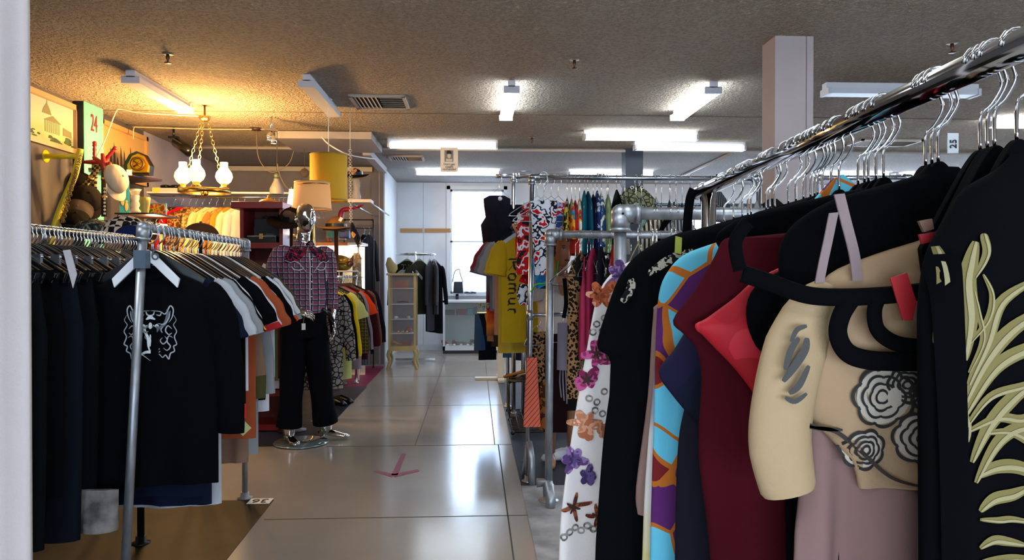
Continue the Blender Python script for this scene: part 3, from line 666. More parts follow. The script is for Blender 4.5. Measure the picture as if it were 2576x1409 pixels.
for i in range(22):   # empty black hangers between
    Y = 3.03 + i * .063
    hanger('plastic', lrail(Y), R(rnd.uniform(-5, 5)), 'black plastic shaped hanger on the T-shirt rack', 'black ' + HG, col=BLKPL, drop=.085, hw=.205)

# bull skull emblem + sleeve print
sk = bpy.data.objects['t_shirt']; cl = o_cloth[sk.name]; Y0 = cl.c.y
SIL = M('#a9adb3', .6); DSIL = M('#5d6167', .7)
def stroke(m, px, w, n=5, Y=Y0, surf=cl.surf, taper=True):
    P = spline([at(x, y, Y - .04) for x, y in px], n); k = len(P)
    m.ribbon(P, [w * (math.sin(PI * (i + .6) / (k + .2)) ** .6 if taper else 1) for i in range(k)], None, surf=surf)
m = MB()
half = [[(375, 782), (352, 784), (338, 790), (326, 770), (318, 780), (322, 800), (330, 812)], [(318, 792), (311, 806), (318, 818), (310, 834), (316, 848), (310, 866), (318, 872), (316, 884), (326, 890), (330, 904), (338, 894), (346, 900), (356, 892), (366, 898), (376, 908)],
        [(326, 782), (330, 802), (342, 816), (358, 814)], [(322, 828), (332, 820), (338, 832), (330, 842), (322, 838)], [(320, 850), (330, 846), (334, 860), (326, 872), (334, 882), (344, 876)], [(340, 846), (334, 856), (344, 866), (352, 858), (346, 850)],
        [(366, 784), (369, 792), (377, 794)], [(348, 786), (352, 794), (362, 792)], [(352, 884), (362, 890), (370, 884)], [(344, 822), (350, 830), (346, 838)]]
for s in half:
    for mir in (0, 1): stroke(m, [((376 + (376 - x)) if mir else x, y) for x, y in s], .0026)
m.build('emblem_scrollwork', SIL, sk)
m = MB()
for mir in (0, 1):
    f = lambda x: 376 + (376 - x) if mir else x
    stroke(m, [(f(368), 826), (f(352), 824), (f(338), 812), (f(332), 790), (f(334), 778)], .0065)
    stroke(m, [(f(374), 824), (f(364), 822), (f(358), 828), (f(364), 836), (f(372), 834)], .005); stroke(m, [(f(370), 838), (f(366), 848), (f(372), 858)], .0035)
m.build('bull_horns', DSIL, sk)
m = MB()
for mir in (0, 1):
    f = lambda x: 376 + (376 - x) if mir else x
    stroke(m, [(f(370), 818), (f(364), 826), (f(366), 838), (f(371), 850), (f(372), 870), (f(375), 884)], .0042); stroke(m, [(f(366), 822), (f(360), 818), (f(356), 822)], .004)
stroke(m, [(376, 842), (376, 858), (376, 872)], .0035); stroke(m, [(376, 812), (376, 820), (376, 828)], .006); stroke(m, [(356, 892), (368, 886), (384, 886), (398, 878)], .0055); stroke(m, [(366, 804), (376, 800), (388, 804)], .005); stroke(m, [(369, 800), (376, 796), (383, 800)], .004)
m.build('bull_skull', M('#c9ccd0', .6), sk)
m = MB()
sw = lambda X, Z: Y0 - .06
for s, w in (([(205, 868), (207, 886), (196, 905), (184, 922), (178, 945), (188, 962), (200, 958), (196, 944)], .012), ([(207, 925), (212, 950), (205, 985), (192, 1005)], .008), ([(205, 1000), (186, 1004), (182, 1020), (190, 1030)], .008), ([(186, 1030), (178, 1045), (184, 1060), (196, 1035), (203, 1012)], .012)):
    P = spline([at(x, y, 2.93) for x, y in s], 6); k = len(P); m.ribbon(P, [w * math.sin(PI * (i + .5) / k) ** .7 for i in range(k)], None)
m.build('sleeve_print', SIL, sk, label='silver tribal swirl on the sleeve')
# hanging manila tag
e = E('price_tag', at(604, 1070, 3.6), 'yellow handwritten card tag tied below the rack shirts', 'price tag')
p = at(604, 1070, 3.6); a = MB().prism([at(597, 1041, 3.6), at(632, 1077, 3.6), at(611, 1097, 3.6), at(577, 1064, 3.6)], (0, .002, 0)).build('card', M('#c9cc8a', .7), e)
MB().tube([at(597, 1046, 3.6), at(600, 1015, 3.62), at(604, 990, 3.64)], .0015, 5).build('string', WHT, e)
text('$45', .03, BLKPL, e, at(606, 1068, 3.597), (R(90), R(-45), 0), name='handwriting')

# -------- trousers on the black rack
DEN, DEN2 = cloth('#10141c'), cloth('#0a0c10')
for i in range(15):
    Y = 2.0 + i * .115; mt = [DEN2, BLACK, DEN, DEN2, cloth('#1d1a1c')][i % 5]
    L = [.95, .8, 1.0, .88, .92][i % 5]; x = -1.67
    c = Vector((x, Y, 1.36)); e = E('trousers', c, ['near-black jeans', 'black trousers', 'indigo jeans', 'blackish denim trousers', 'charcoal trousers'][i % 5] + ' on the black rack behind the curtain', 'trousers', 'dark trousers on the black rack')
    q = Cloth(c, [(.19, .19, 0), (.2, .2, -.04), (.225, .225, -.22), (.225, .225, -.3)], .05, .004, i); q.mesh(b := MB(), seg=26, step=.06)
    for s in (-1, 1): b.tube([c + Vector((s * .115, 0, -.2)), c + Vector((s * .12, 0, -.6)), c + Vector((s * .115, 0, -L))], [.11, .1, .095], 12, b=[.05, .045, .04], up=(0, 1, 0), cap=False)
    b.build('legs', mt, e); MB().box(c + Vector((0, -.0, -.02)), (.39, .07, .035)).build('waistband', mt, e)
    hanger('clip', (x, Y, 1.51), R(rnd.uniform(-3, 3)), 'black-coated clip hanger carrying dark trousers on the black rack', 'clip hangers on the black rack', drop=.075)
for i in range(46):
    Y = 2.45 + i * .028
    hanger('hook', (-1.667, Y, 1.51), R(rnd.uniform(-9, 9)), 'glossy black plastic hanger crowded on the black rack', 'black hangers on the black rack', col=BLKPL, drop=.05, hw=.2, rr=.0172, wr=.003)
p = at(165, 640, 2.75); tp = MB().prism([at(158, 630, 2.62), at(176, 628, 2.62), at(193, 690, 2.62), at(183, 725, 2.62)], (0, .004, 0)).build('fabric_belt', cloth('#b9b2b4'), label='pale woven cloth strap hanging over the dark jeans', cat='belt')
p = at(248, 1285, 2.8); cu_ = Cloth(at(248, 1232, 2.86), [(.075, .075, 0), (.07, .07, -.15)], .04, .004, 3); cu_.mesh(b := MB()); b.build('folded_jeans', mat_noise('#4e4946', '#8c8480', .9, 14), label='frayed washed-grey trouser leg ends low at the left', cat='trousers')
q = Cloth(at(425, 1150, 3.3), [(.06, .06, 0), (.07, .07, -.17)], .03, .004, 3); q.mesh(b := MB()); b.build('trousers', cloth('#4e3f2c'), label='brown trouser leg ending low behind the bull skull shirt', cat='trousers')

# -------- white curtain
c0 = at(-10, 100, 1.0)
m = MB(); P = []; zs = [0.02, .7, 1.4, 2.1, 2.9]
for zi, z in enumerate(zs):
    row = []
    for k in range(41):
        t = k / 40; x = -1.05 + t * (.470 - .005 * (2.92 - z) / 2.9) ; row.append(Vector((x, 1.0 + .012 * math.sin(t * 30) * (1 if t < .93 else .3), z)))
    P.append(row)
vs = [p for r in P for p in r] + [p + Vector((0, .006, 0)) for r in P for p in r]; n = 41; N = 41 * 5; fs = []
for r in range(4):
    for k in range(40): a = r * n + k; fs += [(a, a + 1, a + n + 1, a + n), (N + a, N + a + n, N + a + n + 1, N + a + 1)]
for r in range(4): a = r * n + 40; fs.append((a, N + a, N + a + n, a + n))
m.add(vs, fs).build('curtain', cloth('#aea19c', .9, .04), label='white fabric curtain hanging at the left edge of the view', cat='curtain')
# ------------------------------------------------------------------ chrome mannequin in the plaid shirt
mb0 = atz(775, 1104, 0); MX, MY = mb0.x, 5.92
mr, mf = Vector((math.cos(R(32)), math.sin(R(32)), 0)), Vector((math.sin(R(32)), -math.cos(R(32)), 0))
def ml(x, y, z): return Vector((MX, MY, 0)) + mr * x + mf * y + Vector((0, 0, z))
def ell(c, a, b, n=28, ra=mr, rb=mf, p=1.0):
    return [Vector(c) + ra * a * math.copysign(abs(math.cos(2 * PI * k / n)) ** p, math.cos(2 * PI * k / n)) + rb * b * math.copysign(abs(math.sin(2 * PI * k / n)) ** p, math.sin(2 * PI * k / n)) for k in range(n)]
man = E('mannequin', (MX, MY, 0), 'chrome headed mannequin in a plaid western shirt and black trousers', 'mannequin')
MIR = M('#cfc9c4', .06, 1)
def hand_mesh(m, wrist, dirv, up, L=.18, curl=.25, thumb=1, w=.04):
    """palm and five fingers"""
    d = dirv.normalized(); s = d.cross(up).normalized(); u = s.cross(d).normalized()
    m.tube([wrist - d * .03, wrist, wrist + d * .03, wrist + d * .07, wrist + d * .09], [.024, .024, w * .85, w, w * .9], 12, b=[.02, .018, .016, .015, .012], up=u)
    for i in range(4):
        o = (i - 1.5) * .021; b = wrist + d * .085 + s * o; Lf = L * [.40, .46, .43, .34][i]; sp = s * o * .35
        P = [b - d * .01, b + d * Lf * .4 + sp * .4 - u * curl * Lf * .1, b + d * Lf * .72 + sp * .7 - u * curl * Lf * .38, b + d * Lf * .95 + sp - u * curl * Lf * .8]
        m.tube(P, [.0095, .009, .008, .0055], 8)
    b = wrist + d * .02 + s * thumb * w * .7; m.tube([b, b + d * .03 + s * thumb * .025, b + d * .06 + s * thumb * .032 - u * .01, b + d * .08 + s * thumb * .03 - u * .02], [.013, .011, .0095, .006], 8)
# body: head with face, neck, torso, arms, legs, feet as one surface object
b = MB()
hc = ml(.01, .015, 1.775)
rs = []
for t in range(17):
    a = PI * t / 16; z = -math.cos(a) * .118; w_ = math.sin(a)
    front = .092 * w_ ** .7 * (1 - .22 * max(0, -z / .118)); back = .1 * w_ ** .75 * (1 - .35 * max(0, -z / .118)); side = .074 * w_ ** .65 * (1 - .25 * max(0, -z / .118))
    ring = []
    for k in range(32):
        q = 2 * PI * k / 32; c, s = math.cos(q), math.sin(q); y = s * (front if s > 0 else back); x = c * side
        zz = z / .118
        if s > 0:
            cx = max(0, 1 - abs(x) / .022)
            if -.45 < zz < .12: y += .024 * cx * (1 - abs((zz + .28) / .4)) if abs((zz + .28) / .4) < 1 else 0     # nose
            if .02 < zz < .3: y -= .010 * max(0, 1 - abs(abs(x) - .03) / .02)         # eye sockets
            if -.66 < zz < -.5: y += .006 * max(0, 1 - abs(x) / .03)                   # lips
        ring.append(hc + mr * x + mf * (y + .02 * (zz > 9)) + Vector((0, 0, z)))
    rs.append(ring)
b.rings(rs)
b.tube([ml(0, -.02, 1.50), ml(0, -.02, 1.58), ml(.0, -.005, 1.64), ml(.005, .005, 1.70)], [.09, .058, .052, .055], 18)
for s in (-1, 1): b.ball(hc + mr * s * .074 + Vector((0, 0, -.01)), (.01, .018, .03), 8)
b.rings([ell(ml(0, 0, z), a, c) for z, a, c in ((.86, .15, .1), (.98, .165, .11), (1.12, .14, .1), (1.3, .17, .115), (1.44, .19, .11), (1.52, .12, .08))])
RA = [ml(-.19, 0, 1.49), ml(-.235, -.03, 1.34), ml(-.25, -.05, 1.18), ml(-.215, .03, 1.10), ml(-.12, .15, 1.055)]
LA = [ml(.19, 0, 1.49), ml(.225, -.03, 1.34), ml(.245, -.05, 1.19), ml(.235, .0, 1.05), ml(.20, .07, .965)]
for A in (RA, LA): b.tube(spline(A, 4), [.05] * 5 + [.04] * 4 + [.034] * 4 + [.027] * 4, 12)
hand_mesh(b, RA[-1], (ml(.06, .17, 1.01) - RA[-1]), Vector((0, 0, 1)) + mf * .8, L=.2, curl=.5, thumb=-1)
hand_mesh(b, LA[-1], Vector((0, 0, -1)) + mf * .3, mr, L=.19, curl=.4)
LEGS = [[ml(-.085, 0, .92), ml(-.10, .01, .5), ml(-.115, -.02, .12), ml(-.115, -.03, .07)], [ml(.085, 0, .92), ml(.12, .03, .5), ml(.175, .0, .12), ml(.18, -.01, .07)]]
for i, Lg in enumerate(LEGS):
    b.tube(spline(Lg, 4), [.08, .078, .075, .072, .068, .062, .058, .054, .05, .046, .042, .04, .04], 14)
    an = Lg[-1]; fd = (mf if i == 0 else (mf * .55 + mr * .85)).normalized()
    b.tube([an - fd * .05 + Vector((0, 0, -.025)), an + Vector((0, 0, -.0)), an + fd * .07 + Vector((0, 0, -.022)), an + fd * .15 + Vector((0, 0, -.037)), an + fd * .19 + Vector((0, 0, -.043))], [.028, .036, .038, .043, .02], 12, b=[.025, .035, .026, .016, .01], up=(0, 0, 1))
b.build('body', MIR, man)
PLAID = pat('plaid', ['#46567e', '#b03c2e', '#b0a4a4', '#1a1c2a'], 7.5)
m = MB()
ZR = [(1.04, .185, .135), (1.08, .18, .13), (1.16, .168, .122), (1.27, .18, .128), (1.38, .2, .135), (1.46, .2, .13), (1.50, .185, .115), (1.535, .135, .09), (1.56, .075, .07)]
rr = []
for z, a, c in ZR:
    ring = ell(ml(0, 0, z), a, c, 40, p=.9); rr.append([p + mf * .004 * math.sin(k * 1.7 + z * 20) + Vector((0, 0, .012 * math.sin(k * .5) if z < 1.06 else 0)) for k, p in enumerate(ring)])
m.rings(rr, cap=False)
for A, n in ((RA, 15), (LA, 14)):
    P = spline([ml(-.10 if A is RA else .10, 0, 1.495), (A[0] + ml(0, 0, 0) * 0) + Vector((0, 0, .0))] + A[1:], 4)[:n + 3]; n += 3; m.tube([ml(0, 0, 1.46) * .15 + P[0] * .85] + P, [.055, .066] + [.064] * 3 + [.06] * 4 + [.056] * 3 + [.05] * (n - 9 - 0 + 0 - 0 if n > 9 else 0), 14, cap=False) if False else m.tube(P, [(.045, .052, .058, .062, .067)[i] if i < 5 else .070 - .0013 * i + .003 * math.sin(i * 2.1) for i in range(len(P))], 16, cap=True)
sh = m.build('shirt', PLAID, man, label='red, white and blue plaid western shirt')
m = MB()   # collar
for s in (-1, 1): m.prism([ml(s * .012, .07, 1.575), ml(s * .062, .03, 1.60), ml(s * .07, -.03, 1.605), ml(s * .085, .03, 1.55), ml(s * .055, .112, 1.52)], mf * .008)
m.build('collar', PLAID, sh)
YOKE = pat('blob', ['#12142a', '#12142a', '#9c1c34', '#12142a', '#b8304a'], 24)
m = MB()
for s in (-1, 1):
    g = []
    for i in range(7):
        row = []
        for j in range(9):
            u = i / 6; z = 1.545 - (.02 + (.125 if True else 0) * u) * (j / 8) ** 1.0 * (1.25 - .75 * abs(u - .25)) * 1.25; x = .012 + .165 * u
            a_, c_ = [(a1 + (a2 - a1) * ((z - z1) / (z2 - z1)), c1 + (c2 - c1) * ((z - z1) / (z2 - z1))) for (z1, a1, c1), (z2, a2, c2) in zip(ZR, ZR[1:]) if z1 <= z <= z2][0]
            x = min(x, a_ * .97); y = c_ * math.sqrt(max(0, 1 - (x / a_) ** 2.2)) + .008; row.append(ml(s * x, y, z))
        g.append(row)
    vs = [p for r in g for p in r]; m.add(vs, [(i * 9 + j, i * 9 + j + 1, (i + 1) * 9 + j + 1, (i + 1) * 9 + j) for i in range(6) for j in range(8)])
    m.add([p + mf * .001 for p in vs[:1]], [])
m.build('yoke', YOKE, sh, label='navy yoke embroidered with red flowers')
m = MB()
def chest(x, z, o=.013):
    a_, c_ = [(a1 + (a2 - a1) * ((z - z1) / (z2 - z1)), c1 + (c2 - c1) * ((z - z1) / (z2 - z1))) for (z1, a1, c1), (z2, a2, c2) in zip(ZR, ZR[1:]) if z1 <= z <= z2][0]
    return ml(x, c_ * math.sqrt(max(0, 1 - abs(min(.99, x / a_)) ** 2.2)) + o, z)
for s in (-1, 1):
    m.tube([chest(s * x, z) for x, z in ((.175, 1.44), (.14, 1.425), (.115, 1.435), (.085, 1.42), (.06, 1.39), (.03, 1.35))], .003, 6)
    m.tube([chest(s * x, z) for x, z in ((.135, 1.395), (.12, 1.37), (.085, 1.365), (.055, 1.375))], .004, 6)
m.tube([chest(.0, z) for z in (1.50, 1.4, 1.3, 1.2, 1.1, 1.06)], .005, 6)
m.build('white_piping', WHT, sh)
for i in range(7): MB().ball(chest(.012, 1.45 - i * .058, .016), .007, 8).build('snap_button', CHROME, sh)
m = MB().rings([ell(ml(0, 0, z), a, c, 32) for z, a, c in ((1.07, .165, .118), (1.0, .18, .125), (.92, .185, .128), (.84, .17, .12))], cap=False)
for Lg in LEGS:
    P = spline([Lg[0] + Vector((0, 0, -.02)), Lg[1], (Lg[1] + Lg[2]) / 2, Lg[2] + Vector((0, 0, .02))], 5); m.tube(P, [.105, .104, .102, .1, .098, .095, .092, .09, .088, .088, .09, .092, .095, .098, .1, .1][:len(P)], 18, cap=False)
tr = m.build('trousers', cloth('#0d0d12'), man, label='black wide-legged trousers')
m = MB().rings([ell(ml(0, 0, z), .172, .124, 32) for z in (1.045, 1.08)], cap=False).tube([ml(.1, .12, 1.06), ml(.16, .13, 1.02), ml(.2, .1, .96), ml(.21, .09, .9)], .018, 8, b=.005)
m.build('belt', BLKPL, tr)
MB().box(ml(-.05, .135, .93), (.03, .004, .05), rz=R(32)).tube([ml(-.05, .132, .955), ml(-.045, .14, 1.02)], .001, 5).build('price_tag', PAPER, man, label='small white price tag')
MB().lathe([(0, .0035), (.21, .0035), (.215, .008), (.21, .014), (0, .014)], (MX - .02, MY - .02, 0), 40).build('base_plate', M('#8fa0a0', .06, .6), man)

# ------------------------------------------------------------------ red bookcase with open case
RED = M('#86190f', .35); REDD = M('#6a130c', .45)
rb_f = 6.35; ra, rbb = at(604, 700, rb_f).x, at(712, 700, rb_f).x; rt = at(650, 508, rb_f).z
bc = E('bookcase', ((ra + rbb) / 2, rb_f + .17, 0), 'dark red wooden bookcase behind the T-shirt rack', 'bookcase')
MB().bb((ra, rb_f, 0), (ra + .03, rb_f + .34, rt)).build('side_panel', RED, bc); MB().bb((rbb - .03, rb_f, 0), (rbb, rb_f + .34, rt)).build('side_panel', RED, bc)
MB().bb((ra, rb_f + .32, 0), (rbb, rb_f + .34, rt)).build('back_panel', REDD, bc)
MB().bb((ra - .06, rb_f - .05, rt - .06), (rbb + .01, rb_f + .34, rt)).build('top', RED, bc, bevel=.006)
shz = [at(650, 610, rb_f).z, at(650, 720, rb_f).z, .35, .06]
for z in shz: MB().bb((ra + .03, rb_f - .01, z - .05), (rbb - .03, rb_f + .32, z)).build('shelf', RED, bc)
z = shz[0]; cx = (ra + rbb) / 2
e = E('open_case', (cx, rb_f + .1, z), 'open black vanity case on the upper bookcase shelf', 'case')
MB().bb((cx - .12, rb_f + .01, z), (cx + .12, rb_f + .19, z + .055)).build('case_body', BLKPL, e, bevel=.004)
MB().box((cx, rb_f + .21, z + .13), (.235, .03, .17), rx=R(-8)).build('lid', M('#0c0c0e', .6), e)
m = MB()
for a, c in (((-.118, .05), (.118, .05)), ((-.118, .215), (.118, .215)), ((-.118, .05), (-.118, .215)), ((.118, .05), (.118, .215))): m.tube([(cx + a[0], rb_f + .185 + a[1] * .1, z + a[1]), (cx + c[0], rb_f + .185 + c[1] * .1, z + c[1])], .003, 6)
m.bb((cx - .121, rb_f + .006, z + .05), (cx + .121, rb_f + .01, z + .058)); m.build('metal_trim', CHROME, e)
MB().bb((cx - .02, rb_f + .0, z + .03), (cx + .012, rb_f + .006, z + .075)).build('latch', GOLD, e)
MB().box((cx + .05, rb_f + .08, z + .065), (.07, .04, .03)).build('small_bottle', GLASS, e)
MB().tube([(cx - .06, rb_f + .25, z + .22), (cx - .04, rb_f + .26, z + .235), (cx + .04, rb_f + .26, z + .235), (cx + .06, rb_f + .25, z + .22)], .008, 8).build('handle', BLKPL, e)
z = shz[1]; q = MB().ball((cx + .02, rb_f + .16, z + .06), (.15, .1, .075), 16).tube([(cx - .06, rb_f + .12, z + .1), (cx, rb_f + .1, z + .16), (cx + .08, rb_f + .12, z + .1)], .008, 6)
q.build('handbag', pat('blob', ['#7a2014', '#9c3a22', '#5a150e'], 30), label='russet patterned handbag on the middle bookcase shelf', cat='handbag')
MB().box((cx + .03, rb_f - .0, z + .16), (.055, .003, .05), ry=R(25)).build('price_card', PAPER, label='white card propped on the russet handbag', cat='card')
MB().bb((rbb - .1, rb_f + .02, .36), (rbb - .04, rb_f + .2, .42)).build('paper_box', WHT, label='white box low in the bookcase by the mannequin legs', cat='box')
m = MB().lathe([(.0, .0), (.09, .0), (.08, .02), (.03, .045), (.012, .05), (.01, .07), (.0, .075)], (cx + .02, rb_f + .15, rt), 18)
m.build('brass_dish_lid', GOLD, label='domed brass dish lid on top of the bookcase', cat='dish')

# ------------------------------------------------------------------ lampshades and pendants
def drum(name, px0, px1, px2, px3, y0, y1, Y, mat, label, band=None, trim=GOLD):
    a, b_ = at(px0, y0, Y), at(px1, y0, Y); c, d = at(px2, y1, Y), at(px3, y1, Y); cx = (a.x + b_.x) / 2; r0 = (b_.x - a.x) / 2; r1 = (d.x - c.x) / 2; h = a.z - c.z
    e = E(name, (cx, Y, c.z), label, 'lampshade')
    MB().lathe([(r1, 0), (r0, h), (r0 - .004, h), (r1 - .004, 0), (r1, 0)], (cx, Y, c.z), 40, cap=False).build('shade', mat, e)
    MB().lathe([(r1 + .003, 0), (r1 + .003, .012), (r1 - .005, .012), (r1 - .005, 0), (r1 + .003, 0)], (cx, Y, c.z), 40, cap=False).build('trim_band', band or mat, e)
    q = MB().lathe([(r0 + .003, -.01), (r0 + .003, 0), (r0 - .005, 0), (r0 - .005, -.01), (r0 + .003, -.01)], (cx, Y, a.z), 40, cap=False)
    q.build('trim_band', band or mat, e)
    m = MB(); top = (cx, Y, a.z - .01)
    for k in range(3): m.tube([top, (cx + r0 * math.cos(k * 2.1), Y + r0 * math.sin(k * 2.1), a.z - .005)], .003, 6)
    m.tube([top, (cx, Y, a.z + .02)], .004, 6).build('spider', STEEL, e); return e, cx, a.z, c.z
YS = NT('yellow_shade').fin('#d6a21c', .8, **{'Emission Color': (.9, .5, .05, 1), 'Emission Strength': .0})
e, cx, zt, zb = drum('drum_shade', 780, 873, 783, 877, 389, 506, 6.7, YS, 'large mustard yellow drum lampshade hanging from the ceiling', M('#9a7a1c', .6))
MB().tube([(cx, 6.7, zt + .02), (cx, 6.7, CH - .02)], .004, 6).tube([(cx - .03, 6.7, CH - .03), (cx, 6.7, CH), (cx + .03, 6.7, CH - .03)], .006, 6).build('hanging_wire', WHTPL, e)
LS = NT('peach_shade').fin('#d8965c', .8, **{'Emission Color': (1, .5, .18, 1), 'Emission Strength': .12})
e, cx, zt, zb = drum('lampshade', 741, 829, 736, 833, 458, 528, 6.45, LS, 'peach fabric lampshade above the mannequin head', M('#caa070', .7))
for p_ in (1,): MB().lathe([(.0, -.5), (.1, -.5), (.1, -.47), (.03, -.45), (.02, -.1), (.02, .1), (.012, .2), (0, .2)], (cx, 6.45, zb), 20).build('lamp_stem', GOLD, e)
MB().tube([at(748, 462, 6.28), at(785, 460, 6.25), at(826, 462, 6.28)], .006, 6).build('gold_edge', GOLD, e)
drum('lampshade', 728, 738, 716, 752, 476, 560, 6.75, NT('white_shade').fin('#f2dcb4', .8, **{'Emission Color': (1, .75, .4, 1), 'Emission Strength': 1.2}), 'glowing cream lampshade partly hidden behind the peach one')
ld = bpy.data.lights.new('lamp_bulb', 'POINT'); ld.energy = 6; ld.color = (1, .6, .28); ld.shadow_soft_size = .06; lo = bpy.data.objects.new('lamp_bulb', ld); COL.objects.link(lo); lo.location = at(731, 590, 6.75)
MB().lathe([(0, 0), (.1, 0), (.09, .03), (.0, .04)], at(731, 600, 6.75), 20).build('brass_lamp', GOLD, label='round brass lamp foot behind the mannequin', cat='lamp')
p = at(696, 489, 8.2); e = E('pendant_lamp', p, 'grey ceramic pendant lamp with a green bead above it', 'pendant lamp')
MB().lathe([(.075, 0), (.074, .06), (.055, .1), (.03, .15), (.028, .17), (0, .17)], p, 24, cap=False).build('shade', M('#8a8784', .5), e)
MB().ball(p + Vector((0, 0, .2)), .03, 14).build('bead', M('#5a6a50', .4), e)
MB().tube([p + Vector((0, 0, .22)), at(697, 393, 8.2), ], .004, 6).tube([at(697, 393, 8.2), (at(697, 393, 8.2).x, 8.2, CH)], .004, 6).build('cord', M('#4a3f36', .8), e)
p = at(645, 371, 8.2); q = Vector((p.x, p.y, CH)); e = E('ceiling_rose', q, 'brown ceiling rose with two drooping lamp cords', 'ceiling rose')
MB().lathe([(0, -.03), (.05, -.025), (.06, 0), (0, 0)], q, 20).build('cup', M('#3a241a', .5), e)
MB().tube(spline([q, at(648, 385, 8.2), at(660, 415, 8.2), at(682, 433, 8.2), at(705, 427, 8.2), at(728, 410, 8.2), at(739, 380, 8.2)], 5), .005, 6).build('cord', M('#6a5a4c', .8), e)
MB().tube(spline([at(698, 412, 8.15), at(704, 440, 8.15), at(716, 465, 8.15), at(724, 474, 8.15)], 5), .005, 6).build('cord', M('#6a5a4c', .8), e)
p = at(766, 435, 9.0); MB().lathe([(0, -.02), (.02, -.02), (.05, -.005), (.055, .0), (.0, -.008)], p, 20, axis='Y').tube([p, (p.x, p.y, CH)], .003, 6).tube([p, at(755, 455, 9.0)], .005, 6).build('hanging_plate', M('#5a4a42', .6), label='small dark round disc hanging left of the yellow drum shade', cat='disc')
for px, n_, lb, y0, y1 in ((881, 26, 'white plastic chain hanging right of the yellow drum shade', 372, 560),):
    m = MB(); link_chain(m, at(px, y0, 7.0), at(px + 2, y1, 7.0), 40, .014); p = at(px, y0, 7.0); m.tube([p, (p.x, p.y, CH)], .003, 6); m.build('hanging_chain', M('#d8cfc4', .5), label=lb, cat='chain')

# ------------------------------------------------------------------ left wall: paintings, stick hook, swords, hats
def wall_pic(name, quad, label, canvas, fr, X=RX0 + .012):
    Q = [atx(px, py, X) for px, py in quad]; y0 = min(q.y for q in Q); y1 = max(q.y for q in Q); z0 = min(Q[2].z, Q[3].z); z1 = max(Q[0].z, Q[1].z)
    z1 = (Q[0].z + Q[1].z) / 2; z0 = (Q[2].z + Q[3].z) / 2
    e = E(name, (X, (y0 + y1) / 2, z0), label, 'painting'); t = .045
    MB().bb((X - .01, y0 + t * .6, z0 + t * .6), (X, y1 - t * .6, z1 - t * .6)).build('canvas', canvas, e)
    m = MB()
    for o, d, th in ((0, t, .028), (t * .8, .012, .016)):
        a, b_, c, d_ = y0 + o, y1 - o, z0 + o, z1 - o
        m.bb((X - .01, a, c), (X + th, a + d, d_)); m.bb((X - .01, b_ - d, c), (X + th, b_, d_)); m.bb((X - .01, a, c), (X + th, b_, c + d)); m.bb((X - .01, a, d_ - d), (X + th, b_, d_))
    m.build('frame', fr, e); return e, y0, y1, z0, z1, X
e, y0, y1, z0, z1, X = wall_pic('painting', [(20, 195), (191, 268), (190, 384), (20, 345)], 'framed pale painting of a domed building above the yellow wall bar', pat('grad', ['#4d5a34', '#76804a', '#9aa070', '#b3ad80', '#aeb094', '#9aa79a'], 1.9), M('#b08a64', .5))
m = MB(); u = lambda a, b_: (X + .001, y0 + (y1 - y0) * a, z0 + (z1 - z0) * b_)
for i in range(8): m.bb(u(.50 + i * .03, .28), (X + .002, y0 + (y1 - y0) * (.512 + i * .03), z0 + (z1 - z0) * .5))
m.prism([u(.48, .5), u(.76, .5), u(.62, .62)], (.001, 0, 0)); m.prism([u(.46, .62), u(.6, .62), u(.58, .72), u(.53, .84), u(.48, .72)], (.001, 0, 0)); m.prism([u(.525, .82), u(.54, .82), u(.532, .92)], (.001, 0, 0)); m.prism([u(.78, .3), u(.92, .3), u(.92, .42), u(.78, .46)], (.001, 0, 0))
m.build('painted_building', M('#6e6a4a', .8), e)
m = MB()
for k in range(26): a = rnd.random(); m.ball(u(.1 + a * .85, .12 + rnd.random() * .14), (.0008, .02 + rnd.random() * .03, .006 + rnd.random() * .01), 8)
m.build('painted_foliage', M('#3c4a26', .9), e)
e, y0, y1, z0, z1, X = wall_pic('painting', [(250, 290), (366, 352), (368, 470), (250, 440)], 'large tan framed painting of dark sailing ships on the left wall', pat('grad', ['#8a6a3c', '#a88450', '#b8935a', '#c09a5e'], 2.2), M('#c49a62', .45))
m = MB()
for k in range(9):
    a = .2 + .07 * k; h = .34 + .14 * math.sin(k * 2.3); m.prism([u(a, .22), u(a + .055, .22), u(a + .03, .22 + h * .8), u(a + .01, .22 + h)], (.001, 0, 0))
m.prism([u(.15, .14), u(.9, .14), u(.85, .24), u(.2, .24)], (.001, 0, 0)); m.build('painted_ships', M('#4a3a26', .8), e)
# yellow bar
a = atx(116, 393, RX0 + .005); Yy = a.y; c = at(196, 393, Yy)
e = E('yellow_wall_bar', a, 'bright yellow curved bar sticking out from the grey wall', 'wall bar')
MB().tube([a, (c.x, Yy, a.z)], .022, 14).build('bracket', M('#d8c01c', .35), e); MB().lathe([(0, 0), (.055, 0), (.055, .006), (0, .006)], (RX0, Yy, a.z), 20, axis='X').build('wall_plate', M('#d8c01c', .35), e)
MB().tube(spline([at(202, 374, Yy), at(197, 400, Yy), at(188, 440, Yy), at(168, 488, Yy), at(150, 530, Yy), at(134, 580, Yy), at(128, 620, Yy)], 5), .027, 14).build('curved_bar', M('#d8c01c', .35), e)
for k in range(3):
    m = MB(); link_chain(m, at(206 - k * 3, 385 + k * 8, Yy - .05), at(150 + k * 4, 560, Yy - .05), 24, .016); m.build('chain_belt', M('#8a7a4c', .35, .8), label='dark metal chain belt hanging along the yellow bar', cat='belt', group='chain belts on the yellow bar')
